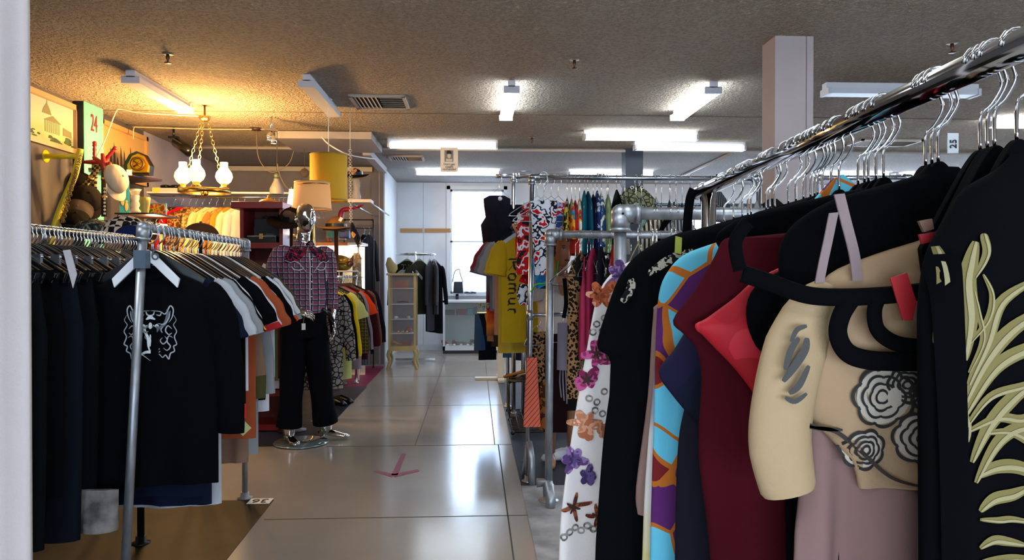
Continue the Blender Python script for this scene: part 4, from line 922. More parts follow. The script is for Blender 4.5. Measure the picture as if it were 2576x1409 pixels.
# swords
SWR = M('#8c1418', .3); SWB = M('#17130f', .5)
def sword(a, b_, c, d, label, scab=None, X=None, Y=6.95):
    A, B_ = at(*a, Y), at(*b_, Y); dv = (B_ - A).normalized(); sd = dv.cross(Vector((0, 1, 0))).normalized(); e = E('decorative_sword', B_, label, 'sword', 'decorative swords by the turquoise pilaster')
    n = 9; MB().tube([A + (B_ - A) * i / n for i in range(n + 1)], [.008, .02, .012, .018, .014, .018, .014, .018, .016, .012], 10).ball(A, .02, 10).build('grip', SWR, e)
    MB().tube([B_ - sd * .1, B_ - sd * .05, B_, B_ + sd * .05, B_ + sd * .1], [.014, .02, .026, .02, .014], 10).build('crossguard', SWR, e)
    L = (at(*c, Y) - B_); MB().tube([B_, B_ + L], .026, 8, b=.012).build('scabbard', scab or SWB, e)
    MB().tube([B_ + L * .25, B_ + L * .3], .029, 8, b=.015).tube([B_ + L * .6, B_ + L * .65], .029, 8, b=.015).build('scabbard_band', GOLD, e)
sword((238, 360), (238, 408), (236, 540), 0, 'red hilted sword standing upright before the turquoise pilaster', pat('check', ['#14110e', '#a08a60'], 40))
sword((289, 373), (257, 412), (150, 545), 0, 'red hilted sword leaning with its pommel up to the right', pat('check', ['#1c1712', '#8a7448'], 40), Y=6.85)
sword((276, 412), (262, 414), (262, 545), 0, 'short red hilted black sword beside the white cap', SWB, Y=6.8)
for i, (y,) in enumerate(((478,), (490,), (503,), (516,), (530,))): pass
m = MB()
for i in range(8): p = at(263, 474 + i * 9, 6.765); m.box(p, (.018, .003, .018), ry=i * .7)
m.build('white_characters', M('#d8d0c0', .6), bpy.data.objects['decorative_sword.002'])
# hats
def cap(c, r, mat, label, brim=True, rz=0, brimm=None, h=.75, name='baseball_cap', tilt=0, cat='cap'):
    c = Vector(c); e = E(name, c, label, cat); Q = Matrix.Rotation(rz, 3, 'Z') @ Matrix.Rotation(tilt, 3, 'X')
    T = lambda v: c + Q @ Vector(v)
    m = MB(); rs = [[T((r * math.cos(a) * math.cos(q), r * 1.1 * math.sin(a) * math.cos(q), r * h * math.sin(q))) for a in [2 * PI * k / 20 for k in range(20)]] for q in [PI / 2 * j / 7 for j in range(7)] + [PI / 2 * .98]]
    m.rings(rs, cap=True).build('crown', mat, e)
    MB().ball(T((0, 0, r * h)), r * .08, 8).build('button', mat, e)
    if brim == True:
        up = [T((r * .85 * math.sin(t) * (1), -r * .8 - r * .85 * math.cos(t) * 1.0 + 0, -r * .12 * abs(math.sin(t)))) for t in [R(-80 + 16 * i) for i in range(11)]]
        base = [T((r * .95 * math.sin(t), -r * 1.08 * math.cos(t), 0)) for t in [R(-65 + 13 * i) for i in range(11)]]
        n = 11; m = MB(); dz = Vector((0, 0, -.006)); V = up + base; m.add(V + [v + dz for v in V], [(i, i + 1, n + i + 1, n + i) for i in range(n - 1)] + [(22 + i, 22 + n + i, 22 + n + i + 1, 22 + i + 1) for i in range(n - 1)] + [(i, 22 + i, 22 + i + 1, i + 1) for i in range(n - 1)]); m.build('visor', brimm or mat, e)
    elif brim == 'round':
        m = MB(); R0 = r * 1.9; m.rings([[T((q * math.cos(a), q * 1.1 * math.sin(a), zz + .02 * math.cos(2 * a) * (q > r * 1.2))) for a in [2 * PI * k / 28 for k in range(28)]] for q, zz in ((r * .95, .0), (R0, -.005), (R0, .001), (r * .95, .012))], cap=False); m.build('brim', brimm or mat, e)
        m = MB(); m.rings([[T((r * 1.02 * math.cos(a), r * 1.12 * math.sin(a), zz)) for a in [2 * PI * k / 24 for k in range(24)]] for zz in (.01, .05)], cap=False).build('hat_band', BLKPL, e)
    return e
BK = cloth('#12100f')
YH = 6.95
cap(at(206, 470, YH), .13, BK, 'black cap hanging topmost beside the yellow bar', rz=R(60), tilt=R(70))
cap(at(218, 500, YH - .1), .13, cloth('#1d1917'), 'black cap with a small white badge below the topmost cap', rz=R(40), tilt=R(60))
cap(at(198, 532, YH - .2), .12, cloth('#4a4038'), 'grey tweed cap hanging among the black caps', rz=R(20), tilt=R(60), brimm=BK)
cap(at(190, 556, YH - .3), .12, BK, 'lowest black cap on the left wall', rz=R(30), tilt=R(40))
cap(at(232, 585, 5.6), .13, pat('blob', ['#1c1f1c', '#3a4038', '#7a7f74', '#22261f'], 30), 'camouflage cap behind the black hanger rail', rz=R(-20), tilt=R(10))
cap(at(245, 572, 6.0), .12, BK, 'flat black round-brimmed hat on the small white table', brim='round', h=.5, name='brimmed_hat', cat='hat')
cap(at(290, 450, 6.6), .12, cloth('#c8b89c'), 'cream cap hanging from the sword hilt', rz=R(70), tilt=R(75))
cap(at(312, 588, 4.9), .13, pat('check', ['#0e0d10', '#d0b8a0'], 26), 'black and white chequered cap by the rack elbow', rz=R(-35), tilt=R(18), h=.9)
cap(at(335, 598, 4.8), .11, cloth('#1c2450'), 'dark blue cap beneath the chequered cap', rz=R(30), tilt=R(5), brimm=cloth('#22308a'))
cap(at(505, 598, 4.9), .115, cloth('#5c3a24'), 'brown beanie above the T-shirt rack rail', brim=False, h=.85, name='beanie', cat='beanie')
for px, py, Yq, r_, lb in ((312, 588, 4.9, .05, 'thin hat stand under the chequered cap'), (335, 598, 4.8, .05, 'thin hat stand under the dark blue cap'), (505, 598, 4.9, .05, 'thin hat stand under the brown beanie'), (232, 585, 5.6, .05, 'thin hat stand under the camouflage cap')):
    q = at(px, py, Yq); MB().lathe([(0, 0), (.12, 0), (.11, .015), (.012, .03), (.012, q.z - .02), (r_, q.z - .01), (r_, q.z), (0, q.z)], (q.x, q.y, 0), 14).build('hat_stand', BLKPL, label=lb, cat='hat stand')
t = at(245, 580, 6.0); e = E('side_table', (t.x, t.y, 0), 'small white round table under the brimmed hat', 'table')
MB().lathe([(0, t.z - .05), (.18, t.z - .05), (.18, t.z - .03), (0, t.z - .03)], (t.x, t.y, 0), 28).build('table_top', WHTPL, e); MB().lathe([(.12, 0), (.11, .02), (.02, .03), (.02, t.z - .05)], (t.x, t.y, 0), 20).build('stem', WHTPL, e)
# wooden shelf with gold clock
a = atx(320, 442, RX0 + .01); b_ = atx(345, 448, RX0 + .01)
zS = at(345, 447, 7.6).z; e = E('wall_shelf', (RX0 + .15, 7.7, zS), 'dark wooden corner shelf with the gilt clock', 'shelf')
MB().prism([(RX0, 7.05, zS), (RX0, 8.1, zS), (at(408, 467, 7.9).x, 7.9, zS), (RX0 + .2, 7.05, zS)], (0, 0, .02)).build('shelf_board', M('#3c1c12', .35), e)
MB().tube([(RX0, 7.75, zS - .14), (RX0 + .1, 7.75, zS - .1), (RX0 + .16, 7.75, zS)], .008, 6).build('scroll_bracket', BLKPL, e)
c = at(340, 438, 7.45); e = E('gilt_clock', c, 'gold and black arched ornamental clock on the wooden shelf', 'clock')
P = [(-.12, 0), (.12, 0), (.13, .09), (.07, .2), (0, .23), (-.07, .2), (-.13, .09)]
MB().prism([c + Vector((x, .03, z + .0)) for x, z in P], (0, .1, 0)).build('case', M('#120d08', .4), e)
MB().prism([c + Vector((x * .82 + .025, .0, z * .82 + .015)) for x, z in P], (0, .035, 0)).build('gilt_front', M('#c08a20', .3, .9), e, bevel=.006)
MB().lathe([(.05, 0), (.07, 0), (.07, -.01), (.05, -.01), (.05, 0)], c + Vector((.025, -.005, .1)), 20, axis='Y', cap=False).tube([c + Vector((-.01, -.01, .07)), c + Vector((.06, -.01, .13))], .006, 6).tube([c + Vector((-.01, -.01, .13)), c + Vector((.06, -.01, .07))], .006, 6).build('fretwork', M('#5a3a0c', .4, .6), e)
MB().box(at(325, 434, 7.3), (.05, .004, .055)).build('price_tag', PAPER, label='white paper tag in front of the gilt clock', cat='price tag')
# poster, vase, cup, car print, boots, scroll shelf, glow lamp
p = at(310, 502, 7.5); e = E('poster', p, 'blue poster with figures leaning at the left wall', 'poster'); a, c = at(300, 458, 7.5), at(325, 546, 7.5)
MB().bb((a.x, 7.5, c.z), (c.x, 7.51, a.z)).build('sheet', M('#2a86a0', .6), e)
m = MB()
for px, py, r1, r2 in ((308, 505, .02, .05), (318, 520, .018, .045), (302, 495, .015, .03), (318, 468, .02, .02), (308, 492, .014, .014), (318, 507, .012, .012)): m.ball(at(px, py, 7.495), (r1, .003, r2), 12)
m.build('printed_figures', M('#d8a060', .7), e)
p = at(340, 537, 6.9); MB().lathe([(.0, 0), (.045, 0), (.05, .02), (.03, .05), (.045, .08), (.03, .11), (.042, .15), (.03, .18), (.055, .22), (.05, .22), (.0, .03)], p, 16).build('glass_vase', M('#c8c4bc', .1, **{'Alpha': .55}), label='wavy clear glass vase beside the yellow cup', cat='vase')
p = at(365, 537, 6.6); MB().lathe([(.0, 0), (.035, 0), (.03, .01), (.04, .08), (.045, .14), (.04, .14), (.0, .02)], p, 18).build('yellow_tumbler', M('#c8b04a', .3), label='yellow flared tumbler on the small iron shelf', cat='tumbler')
zz = at(380, 541, 6.8).z; e = E('iron_shelf', (at(380, 541, 6.8).x, 6.8, zz), 'small scrolled iron shelf under the yellow tumbler', 'shelf')
MB().bb((at(322, 541, 6.8).x, 6.55, zz - .012), (at(418, 541, 6.8).x, 7.1, zz)).build('shelf_board', M('#2a1610', .4), e)
m = MB()
for px in (345, 375, 400): p = at(px, 545, 6.6); m.tube([p + Vector((.035 * math.cos(t) * (1 - t / 9), 0, -.05 + .035 * math.sin(t) * (1 - t / 9))) for t in [i * .5 for i in range(16)]], .004, 6)
m.build('iron_scroll', BLKPL, e)
e = E('framed_print', at(382, 527, 6.95), 'small framed print of a red racing scene', 'print'); a, c = at(345, 511, 6.95), at(418, 540, 6.95)
MB().bb((a.x, 6.95, c.z), (c.x, 6.965, a.z)).build('frame', STEEL, e); a, c = at(348, 514, 6.94), at(415, 538, 6.94)
MB().bb((a.x, 6.94, c.z), (c.x, 6.951, a.z)).build('picture', pat('blob', ['#2c6a8a', '#c8401c', '#d8b040', '#3c8a4a', '#b02818'], 16), e)
for i, px in enumerate((416, 441)):
    p = at(px, 489, 8.62); p.z = at(500, 489, 8.6).z + .02; MB().tube([p, p + Vector((.0, .02, .07))], [.052, .058], 14).ball(p + Vector((0, 0, .07)), (.058, .05, .02), 12).build('black_hat', BLKPL, label=['left black leather hat on the long white shelf', 'right black leather hat on the long white shelf'][i], cat='hat')
p = at(405, 575, 6.9); e = E('table_lamp', at(405, 600, 6.9), 'small glowing cream lamp behind the T-shirt rack elbow', 'lamp')
MB().lathe([(.09, -.05), (.05, .04), (.045, .04), (.085, -.05)], p, 20, cap=False).build('lamp_shade', NT('glow_shade').fin('#ffe0a0', .6, **{'Emission Color': (1, .62, .25, 1), 'Emission Strength': 2.5}), e)
MB().lathe([(.16, -.32), (.16, -.3), (0, -.3), (0, -.32), (.02, -.33), (.02, -p.z), (.12, -p.z)], p, 18, cap=False).build('lamp_table', WHTPL, label='small round table under the glowing cream lamp', cat='table')
MB().lathe([(.05, -.3), (.05, -.27), (.012, -.25), (.012, -.05)], p, 14).build('lamp_stem', GOLD, e)
ld = bpy.data.lights.new('lamp_bulb', 'POINT'); ld.energy = 9; ld.color = (1, .6, .26); ld.shadow_soft_size = .06; lo = bpy.data.objects.new('lamp_bulb', ld); COL.objects.link(lo); lo.location = p + Vector((0, -.12, .06))
# long white shelf and clothes rack behind
zz = at(500, 489, 8.6).z
e = E('long_rail_shelf', (-2.9, 8.6, zz), 'long thin white shelf with a hanging rail across the left rear', 'shelf')
MB().bb((RX0, 8.5, zz + .0), (-1.9, 8.75, zz + .02)).build('shelf_board', WHITE, e); MB().tube([(RX0, 8.6, zz - .03), (-1.75, 8.6, zz - .03)], .012, 10).build('rail', CHROME, e)
BKC = [(437, '#1c1712', pat('blob', ['#1a1410', '#3c2418', '#c8a878', '#1a1410'], 18), 'black and cream floral jacket'), (457, 0, cloth('#c01420'), 'bright scarlet jacket'), (476, 0, pat('blob', ['#5a2a14', '#a87a3c', '#7a1c14', '#d8b070'], 22), 'brown and red paisley shirt'), (493, 0, pat('blob', ['#5a3c1c', '#b08a4c', '#3a2a18'], 20), 'brown and ochre patterned shirt'),
       (510, 0, pat('blob', ['#8a6a3c', '#c8a868', '#6a4a24'], 26), 'tan patterned shirt'), (527, 0, cloth('#e0d49a'), 'pale primrose shirt'), (545, 0, cloth('#d8cc84'), 'pale yellow shirt'), (563, 0, pat('blob', ['#a87a48', '#c87a28', '#e0a070', '#8a5a30'], 14), 'tan blouse with orange flowers'), (580, 0, cloth('#b8902c'), 'mustard blouse'), (596, 0, cloth('#e8d8b4'), 'ruffled cream blouse'), (612, 0, cloth('#e6dcc4'), 'ivory blouse next to the red bookcase')]
for i, (px, _, mt, lb) in enumerate(BKC):
    p = at(px, 500, 8.6); p.y = 8.6; n = Vector((p.x, 8.6, zz - .03))
    tee(n + Vector((0, 0, -.12)), .8, mt, lb + ' on the rear left rail', 'blouse' if 'blouse' in lb else ('jacket' if 'jacket' in lb else 'shirt'), 'long', .95, rz=R(58), seed=i, group='clothes on the rear left rail', name='hanging_blouse' if 'blouse' in lb else ('hanging_jacket' if 'jacket' in lb else 'hanging_shirt'))
    hanger('wire', n, R(58), 'wire hanger on the rear left rail', 'wire hangers on the rear left rail', rr=.012, drop=.09)
for i in range(14):
    hanger('wire', (-2.45 + i * .05, 8.6, zz - .03), R(85), 'wire hanger on the rear left rail', 'wire hangers on the rear left rail', rr=.012, drop=.09)
e = E('storage_box', at(425, 483, 8.5), 'pale storage box lid on the long white shelf', 'box'); a = at(398, 489, 8.55); b_ = at(470, 483, 8.55); MB().bb((a.x, 8.5, zz + .02), (b_.x, 8.75, zz + .06)).build('lid', M('#d8cfc6', .6), e)
MB().box(at(392, 478, 7.9), (.07, .01, .05)).build('yellow_sign', M('#d8b040', .5), label='small yellow card sign on the light wall', cat='sign')

# ------------------------------------------------------------------ right of the mannequin: shelf, hats, hand, showcase
a, b_ = at(870, 502, 8.9), at(934, 510, 8.9)
e = E('wall_shelf', ((a.x + b_.x) / 2, 8.95, b_.z), 'short white shelf carrying the bowler hat and glass vase', 'shelf')
MB().bb((a.x, 8.85, b_.z), (b_.x, 9.1, a.z)).build('shelf_board', M('#d8cfc8', .5), e)
MB().tube([(b_.x - .03, 9.08, b_.z + .01), (b_.x - .03, 10.98, b_.z + .01)], .012, 8).tube([(a.x + .03, 9.08, b_.z + .01), (a.x + .03, 10.98, b_.z + .01)], .012, 8).build('support_rod', STEEL, e)
p = at(897, 502, 8.95); e = E('glass_vase', p, 'tall ribbed glass vase under the bowler hat', 'vase')
MB().lathe([(.0, 0), (.06, 0), (.055, .01), (.035, .12), (.05, .24), (.045, .24), (.03, .12), (.0, .02)], p, 18).build('vase_body', M('#cfc8c0', .08, **{'Alpha': .4}), e)
p = at(894, 442, 8.95); e = cap(p, .085, BK, 'black bowler hat with a tan heart on top of the glass vase', brim='round', name='bowler_hat', cat='hat', h=1.0, tilt=R(8))
MB().prism([p + Vector((x, -.1, z)) for x, z in ((0, .01), (.035, .045), (.03, .065), (.012, .068), (0, .055), (-.012, .068), (-.03, .065), (-.035, .045))], (0, .004, 0)).build('heart', M('#a8703c', .7), e)
e = E('mannequin_hand', at(862, 556, 9.4), 'crimson display hand reaching right below the yellow shade', 'display hand'); m = MB(); m.tube(spline([at(857, 580, 9.4), at(857, 545, 9.4), at(862, 530, 9.4), at(872, 527, 9.4), at(880, 526, 9.4)], 4), [.036] * 4 + [.036] * 4 + [.03] * 9, 12)
hand_mesh(m, at(880, 526, 9.4), at(900, 522, 9.4) - at(880, 526, 9.4), Vector((0, 0, 1)), L=.22, curl=-.3, w=.04); m.build('hand', M('#b0123c', .35), e)
p = at(846, 574, 8.95); cap(p, .125, cloth('#8a6038'), 'tan felt hat on a wooden display stand', brim='round', name='felt_hat', cat='hat', h=1.1)
MB().box(at(857, 552, 8.78), (.035, .004, .05), ry=R(30)).build('price_tag', PAPER, label='white tag on the tan felt hat', cat='price tag')
e = E('hat_stand', at(847, 636, 8.95), 'dark wooden pole stand under the tan felt hat', 'hat stand'); MB().lathe([(.0, .015 - p.z), (.14, .015 - p.z), (.12, .05 - p.z), (.026, .08 - p.z), (.026, -.02), (.16, -.01), (.16, .0), (0, .0)], p + Vector((0, 0, -.015)), 24).build('turned_pole', M('#3c2014', .4), e)
p = at(733, 556, 6.35); e = cap(p, .105, cloth('#2c1d14'), 'dark brown hat with a bow left of the chrome head', brim='round', name='felt_hat', cat='hat', h=1.1, tilt=R(15))
MB().ball(p + Vector((-.0, -.13, .05)), (.04, .015, .03), 10).ball(p + Vector((.04, -.13, .03)), (.03, .015, .035), 10).build('bow', M('#6a4a34', .8), e)
MB().lathe([(0, -p.z), (.12, -p.z), (.12, .02 - p.z), (.015, .04 - p.z), (.015, 0), (0, 0)], p, 14).build('display_pole', M('#3c2014', .4), e)
# showcase
sx0, sx1, sy0, sy1 = -2.1, at(903, 640, 9.3).x, 9.3, 9.8; zt_ = at(870, 610, 9.3).z
sc = E('glass_showcase', ((sx0 + sx1) / 2, 9.55, 0), 'brightly lit glass showcase behind the mannequin', 'display case')
WOODO = M('#a8622c', .4)
MB().bb((sx0, sy0, zt_ - .04), (sx1 - .14, sy1, zt_)).build('top_panel', WOODO, sc); MB().bb((sx1 - .14, sy0, zt_ - .03), (sx1 + .04, sy1, zt_ + .0)).build('top_panel', WHITE, sc, label='white end of the top')
for x in (sx0, sx1 - .02): MB().bb((x, sy0, 0), (x + .02, sy0 + .02, zt_ - .04)).build('upright', WHITE, sc)
MB().bb((sx0, sy1 - .02, 0), (sx1, sy1, zt_ - .04)).build('back_panel', M('#e8dcc4', .6), sc)
for z in (.45, .8, at(870, 700, 9.3).z, at(870, 650, 9.3).z): MB().bb((sx0 + .02, sy0 + .02, z), (sx1 - .02, sy1 - .02, z + .015)).build('shelf', WHITE, sc)
MB().bb((sx0, sy0 - .004, .1), (sx1, sy0, zt_ - .05)).build('pane', GLASS, sc)
MB().bb((sx0 + .05, sy1 - .06, zt_ - .08), (sx1 - .05, sy1 - .03, zt_ - .05)).build('light_tube', NT('case_light').fin('#fff', .4, **{'Emission Color': (1, .85, .6, 1), 'Emission Strength': 18.0}), sc)
MB().bb((sx1 - .05, sy1 - .05, 1.0), (sx1 - .03, sy1 - .03, zt_ - .1)).build('light_tube', NT('case_light').fin('#fff', .4, **{'Emission Color': (1, .88, .65, 1), 'Emission Strength': 10.0}), sc)
OL = M('#5c5416', .15, .3)
for i, (px, py, r, mt, lb) in enumerate(((850, 655, .108, M('#a87c30', .15, .4), 'shiny mustard patent bag, upper of two by the mannequin'), (852, 670, .113, OL, 'shiny olive patent bag, lower of two by the mannequin'))):
    MB().ball(at(px, py, 9.1), (r * 1.35, r * .7, r * .62), 18).build('patent_bag', mt, label=lb, cat='handbag')
p = at(858, 682, 9.08); e = E('display_tray', p, 'white round tray holding the patent bags', 'tray'); MB().lathe([(0, -.01), (.2, -.01), (.21, .0), (.2, .005), (0, .0)], p, 28).build('tray_top', WHTPL, e); MB().lathe([(.05, -p.z + .04), (.02, -p.z + .06), (.02, -.01)], p, 12).build('tray_stem', STEEL, e)
p = at(878, 668, 9.05); MB().tube(spline([p, p + Vector((.03, 0, .04)), at(886, 650, 9.05), at(888, 643, 9.05)], 4), [.035] * 5 + [.022] * 4 + [.01] * 4, 10).build('pipe_ornament', M('#3a1510', .3), label='dark brown curved ornament beside the patent bags', cat='ornament')
for px, py, Yd, sz, mt, lb, ct in ((842, 700, 9.4, (.14, .1, .03), M('#4a2a14', .4), 'brown leather purse under the tray', 'purse'), (850, 714, 9.42, (.18, .1, .035), M('#cfc6b8', .3), 'pale striped clutch below the purse', 'clutch'),
    (860, 600, 9.5, (.1, .1, .04), M('#c0a890', .6), 'beige box on the showcase top', 'box'), (868, 590, 9.5, (.12, .12, .1), M('#2a4a8a', .5), 'blue carton on the showcase top', 'carton'), (842, 588, 9.5, (.2, .1, .12), M('#3aa0a8', .1, **{'Alpha': .5}), 'turquoise glass box on the showcase top', 'glass box'), (875, 575, 9.5, (.14, .1, .04), M('#7a1c18', .5), 'dark red tin on the showcase top', 'tin')):
    p = at(px, py, Yd); MB().box(p, sz, ry=R(8) if 'purse' in lb else 0).build(ct.replace(' ', '_'), mt, label=lb, cat=ct, bevel=.006)
MB().lathe([(.05, 0), (.03, .03), (.04, .08), (.03, .15), (.045, .19), (.0, .19)], at(826, 609, 9.5), 18).build('wooden_candlestick', M('#8a4420', .4), label='turned orange wooden candlestick behind the hat stand', cat='candlestick')
m = MB()
for i in range(5): p = at(886 + i * 4, 575 + i * 8, 6.95); m.ball(p, (.022, .03, .06), 10)
m.build('hanging_scarves', pat('cells', ['#1c1c22', '#c8ccd8', '#1a1a20', '#d89a5c', '#e8e4e4'], 14), label='bundle of grey, black and tan scarves on the chain end', cat='scarves')
q = Cloth(at(897, 636, 9.2), [(.03, .035, 0), (.055, .06, -.06), (.05, .06, -.2), (.06, .07, -.5)], .03, .006, 3); q.mesh(b := MB()); b.build('hanging_garment', pat('blob', ['#8a7660', '#b8a488', '#d8ccb8'], 22), label='beige patterned sleeveless top beside the showcase', cat='top')
# snakeskin rack
sr = rack('low_clothes_rack', [(-1.45, 6.75, .012), (-1.45, 6.75, 1.30), (-1.45, 9.1, 1.30), (-1.45, 9.1, .012)], .014, CHROME, 'low chrome rack of coats behind the mannequin')
SN = pat('snake', ['#16161a', '#6a6468', '#9c948e'], 24, rough=.6)
SRK = [(6.85, .92, SN, 'long', 'grey snakeskin print coat at the front of the low rack', 'coat', 1.0), (7.02, .55, BLACK, 'long', 'black top behind the snakeskin coat', 'top', 1.0), (7.18, .6, cloth('#d8b81c'), 'long', 'bright yellow blouse on the low rack', 'blouse', 1.0), (7.34, .9, cloth('#b8c07a'), 'short', 'pale olive dress on the low rack', 'dress', .98),
       (7.5, .62, pat('plaid', ['#3a2a14', '#5a4a1c', '#8a7a3c', '#1a140c'], 9), 'long', 'brown and olive plaid shirt on the low rack', 'shirt', 1.1), (7.66, .7, cloth('#1c2236'), 'long', 'dark navy cardigan on the low rack', 'cardigan', 1.08), (7.82, .86, cloth('#8a7a80'), 'long', 'dusty mauve dress on the low rack', 'dress', 1.08), (7.98, .7, cloth('#c8401c'), 'short', 'orange-red top on the low rack', 'top', 1.0),
       (8.14, .8, cloth('#3a1418'), 'long', 'burgundy jacket on the low rack', 'jacket', 1.16), (8.3, .75, cloth('#6a4030'), 'long', 'brown jacket on the low rack', 'jacket', 1.16), (8.46, .9, pat('stripe', ['#5a5660', '#8a868c', '#3a3640'], 10), 'long', 'grey striped coat on the low rack', 'coat', 1.12), (8.64, .8, cloth('#14141c'), 'long', 'black coat last on the low rack', 'coat', 1.18)]
for i, (Y, L, mt, sl, lb, ct, w) in enumerate(SRK):
    tee((-1.45, Y, 1.30 - .1), L, mt, lb, ct, sl, w, rz=R(rnd.uniform(-6, 2)), seed=i, group='clothes on the low rack', name='hanging_' + ('garment' if ct == 'top' else ct), depth=.05)
    hanger('hook', (-1.45, Y, 1.30), R(rnd.uniform(-5, 5)), 'brown plastic hanger on the low rack', 'brown hangers on the low rack', rr=.014, col=M('#3a2418', .4), drop=.07, hw=.2)
p = at(850, 1008, 7.0); 
for i, (px, py) in enumerate(((848, 1006), (866, 1000))):
    p = atz(px, py + 14, 0); MB().tube([p + Vector((-.09, .05, .035)), p + Vector((-.03, .02, .045)), p + Vector((.05, -.03, .03)), p + Vector((.1, -.06, .02))], [.03, .038, .036, .02], 12, b=[.035, .04, .028, .014], up=(0, 0, 1)).build('black_shoe', BLKPL, label=['black shoe on the mat behind the mannequin, nearer of two', 'black shoe on the mat behind the mannequin, farther of two'][i], cat='shoe')
# black clothes on a stand by the partition
zr = at(905, 574, 10.5).z
rack('wall_garment_rail', [(at(866, 574, 10.5).x, 10.5, .012), (at(866, 574, 10.5).x, 10.5, at(866, 553, 10.5).z), (at(939, 574, 10.5).x, 10.5, at(866, 553, 10.5).z), (at(939, 574, 10.5).x, 10.5, .012)], .008, BLKPL, 'thin black frame rail against the grey partition', cross=[((at(866, 574, 10.5).x, 10.5, zr), (at(939, 574, 10.5).x, 10.5, zr))])
for i, (px, mt, lb) in enumerate(((916, BLACK, 'long black coat on the thin black frame, nearer the showcase'), (929, cloth('#26262b'), 'charcoal leather coat on the thin black frame, nearer the partition edge'))):
    p = Vector((at(px, 590, 10.5).x, 10.5, zr - .09)); tee(p, 1.0, mt, lb, 'coat', 'long', .75, rz=R(72), seed=i, name='hanging_coat', group='dark coats by the partition')
    hanger('wire', (p.x, 10.5, zr), R(72), 'wire hanger on the thin black frame', 'wire hangers on the thin black frame', rr=.008, drop=.075)
# ------------------------------------------------------------------ right foreground: garments on the chrome rail
def edge(name, cat, label, Y, px, mat, d=.03, fold=.006, seed=0, wr=.27, fr=30, group='garments on the chrome rail', seg=60, step=.02):
    cx = rail_at(Y).x; P = [at(x, y, Y) for x, y in px]; z0 = P[0].z
    prof = [(max(.02, cx - p.x), min(wr, max(.02, cx - p.x)), p.z - z0) for p in P]
    # resample smoothly
    S_ = spline([Vector((a, b_, z)) for a, b_, z in prof], 4); last = 1; prof = []
    for q in S_:
        if q.z < last - 1e-4: prof.append((q.x, q.y, q.z)); last = q.z
    cl = Cloth((cx, Y, z0), prof, d, fold, seed, fr); m = MB(); cl.mesh(m, seg, step)
    o = m.build(name, mat, label=label, cat=cat, group=group); o_cloth[o.name] = cl; return o, cl
JET = cloth('#040406', .95, .2)
IVORY = cloth('#dccfc6')
PSY = pat('cells', ['#b0601c', '#5fb0c4', '#54205a', '#54205a', '#5fb0c4', '#701a1c'], 13, warp=.05)
fk, fkc = edge('floral_kimono', 'kimono', 'cream kimono printed with purple and orange orchids, leftmost on the chrome rail', 1.42, [(1990, 525), (1850, 570), (1700, 612), (1600, 650), (1540, 688), (1502, 750), (1475, 880), (1445, 1050), (1412, 1250), (1402, 1409), (1396, 1750)], IVORY, fold=.014, seed=2, fr=42)
edge('lace_camisole', 'top', 'black lace sleeveless top between the floral kimono and the flared black T-shirt', 1.36, [(2000, 540), (1700, 640), (1600, 700), (1549, 760), (1537, 900), (1530, 1100), (1522, 1409), (1520, 1700)], pat('blob', ['#08080a', '#08080a', '#1c1c20', '#08080a', '#3a3a40'], 60), seed=3)
bt, btc = edge('flared_t_shirt', 'T-shirt', 'black T-shirt with a flared sleeve right of the floral kimono', 1.30, [(2060, 505), (1950, 528), (1850, 552), (1760, 575), (1690, 592), (1610, 635), (1562, 690), (1530, 765), (1500, 868), (1530, 898), (1534, 960), (1515, 1100), (1500, 1300), (1495, 1409), (1490, 1750)], cloth('#050608'), seed=5, fold=.008)
edge('knitted_sweater', 'top', 'pale pink ribbed knitted top peeking beside the flared black T-shirt', 1.25, [(2090, 560), (1800, 660), (1660, 760), (1643, 800), (1630, 1000), (1602, 1230), (1606, 1300)], cloth('#8c6e64'), seed=7)
edge('tie_dye_dress', 'dress', 'white and blue tie-dye dress edge between the pink knit and the psychedelic dress', 1.225, [(2090, 560), (1800, 670), (1700, 760), (1656, 850), (1640, 1000), (1622, 1200), (1614, 1409), (1608, 1700)], pat('grad', ['#2c3470', '#c8c0b8', '#c9b878', '#d0c8c4', '#3a427c', '#c8c0b8'], .9), seed=8)
edge('psychedelic_dress', 'dress', 'aqua, purple and rust psychedelic dress outlined in gold', 1.19, [(2130, 520), (2000, 550), (1900, 580), (1790, 614), (1720, 642), (1680, 684), (1658, 740), (1650, 850), (1647, 1000), (1641, 1200), (1636, 1409), (1630, 1750)], PSY, seed=9, fold=.014)
ps = bpy.data.objects['psychedelic_dress']; MB().prism([at(2055, 500, 1.19), at(2098, 452, 1.19), at(2122, 438, 1.19), at(2150, 462, 1.19), at(2182, 495, 1.19)], (0, .012, 0)).build('collar_tip', PSY, ps)
edge('slate_dress', 'dress', 'dark slate dress hanging below the navy chiffon blouse', 1.14, [(2150, 600), (1900, 680), (1800, 780), (1760, 900), (1720, 1040), (1706, 1150), (1700, 1409), (1700, 1750)], cloth('#1c1a24'), seed=10)
edge('chiffon_blouse', 'blouse', 'dark navy chiffon blouse with purple flowers left of the maroon dress', 1.125, [(2150, 590), (1900, 680), (1800, 740), (1740, 810), (1695, 880), (1657, 935), (1690, 990), (1745, 1050), (1790, 1078)], pat('blob', ['#0c1020', '#101428', '#1a1430', '#341a4a', '#0c1020'], 7), seed=11)
edge('black_jacket', 'jacket', 'long black jacket whose shoulder crosses beneath the middle of the chrome rail', 1.07, [(2235, 474), (2110, 486), (2000, 512), (1900, 536), (1840, 560), (1800, 600), (1830, 660), (1870, 760), (1880, 900), (1880, 1700)], JET, seed=12)
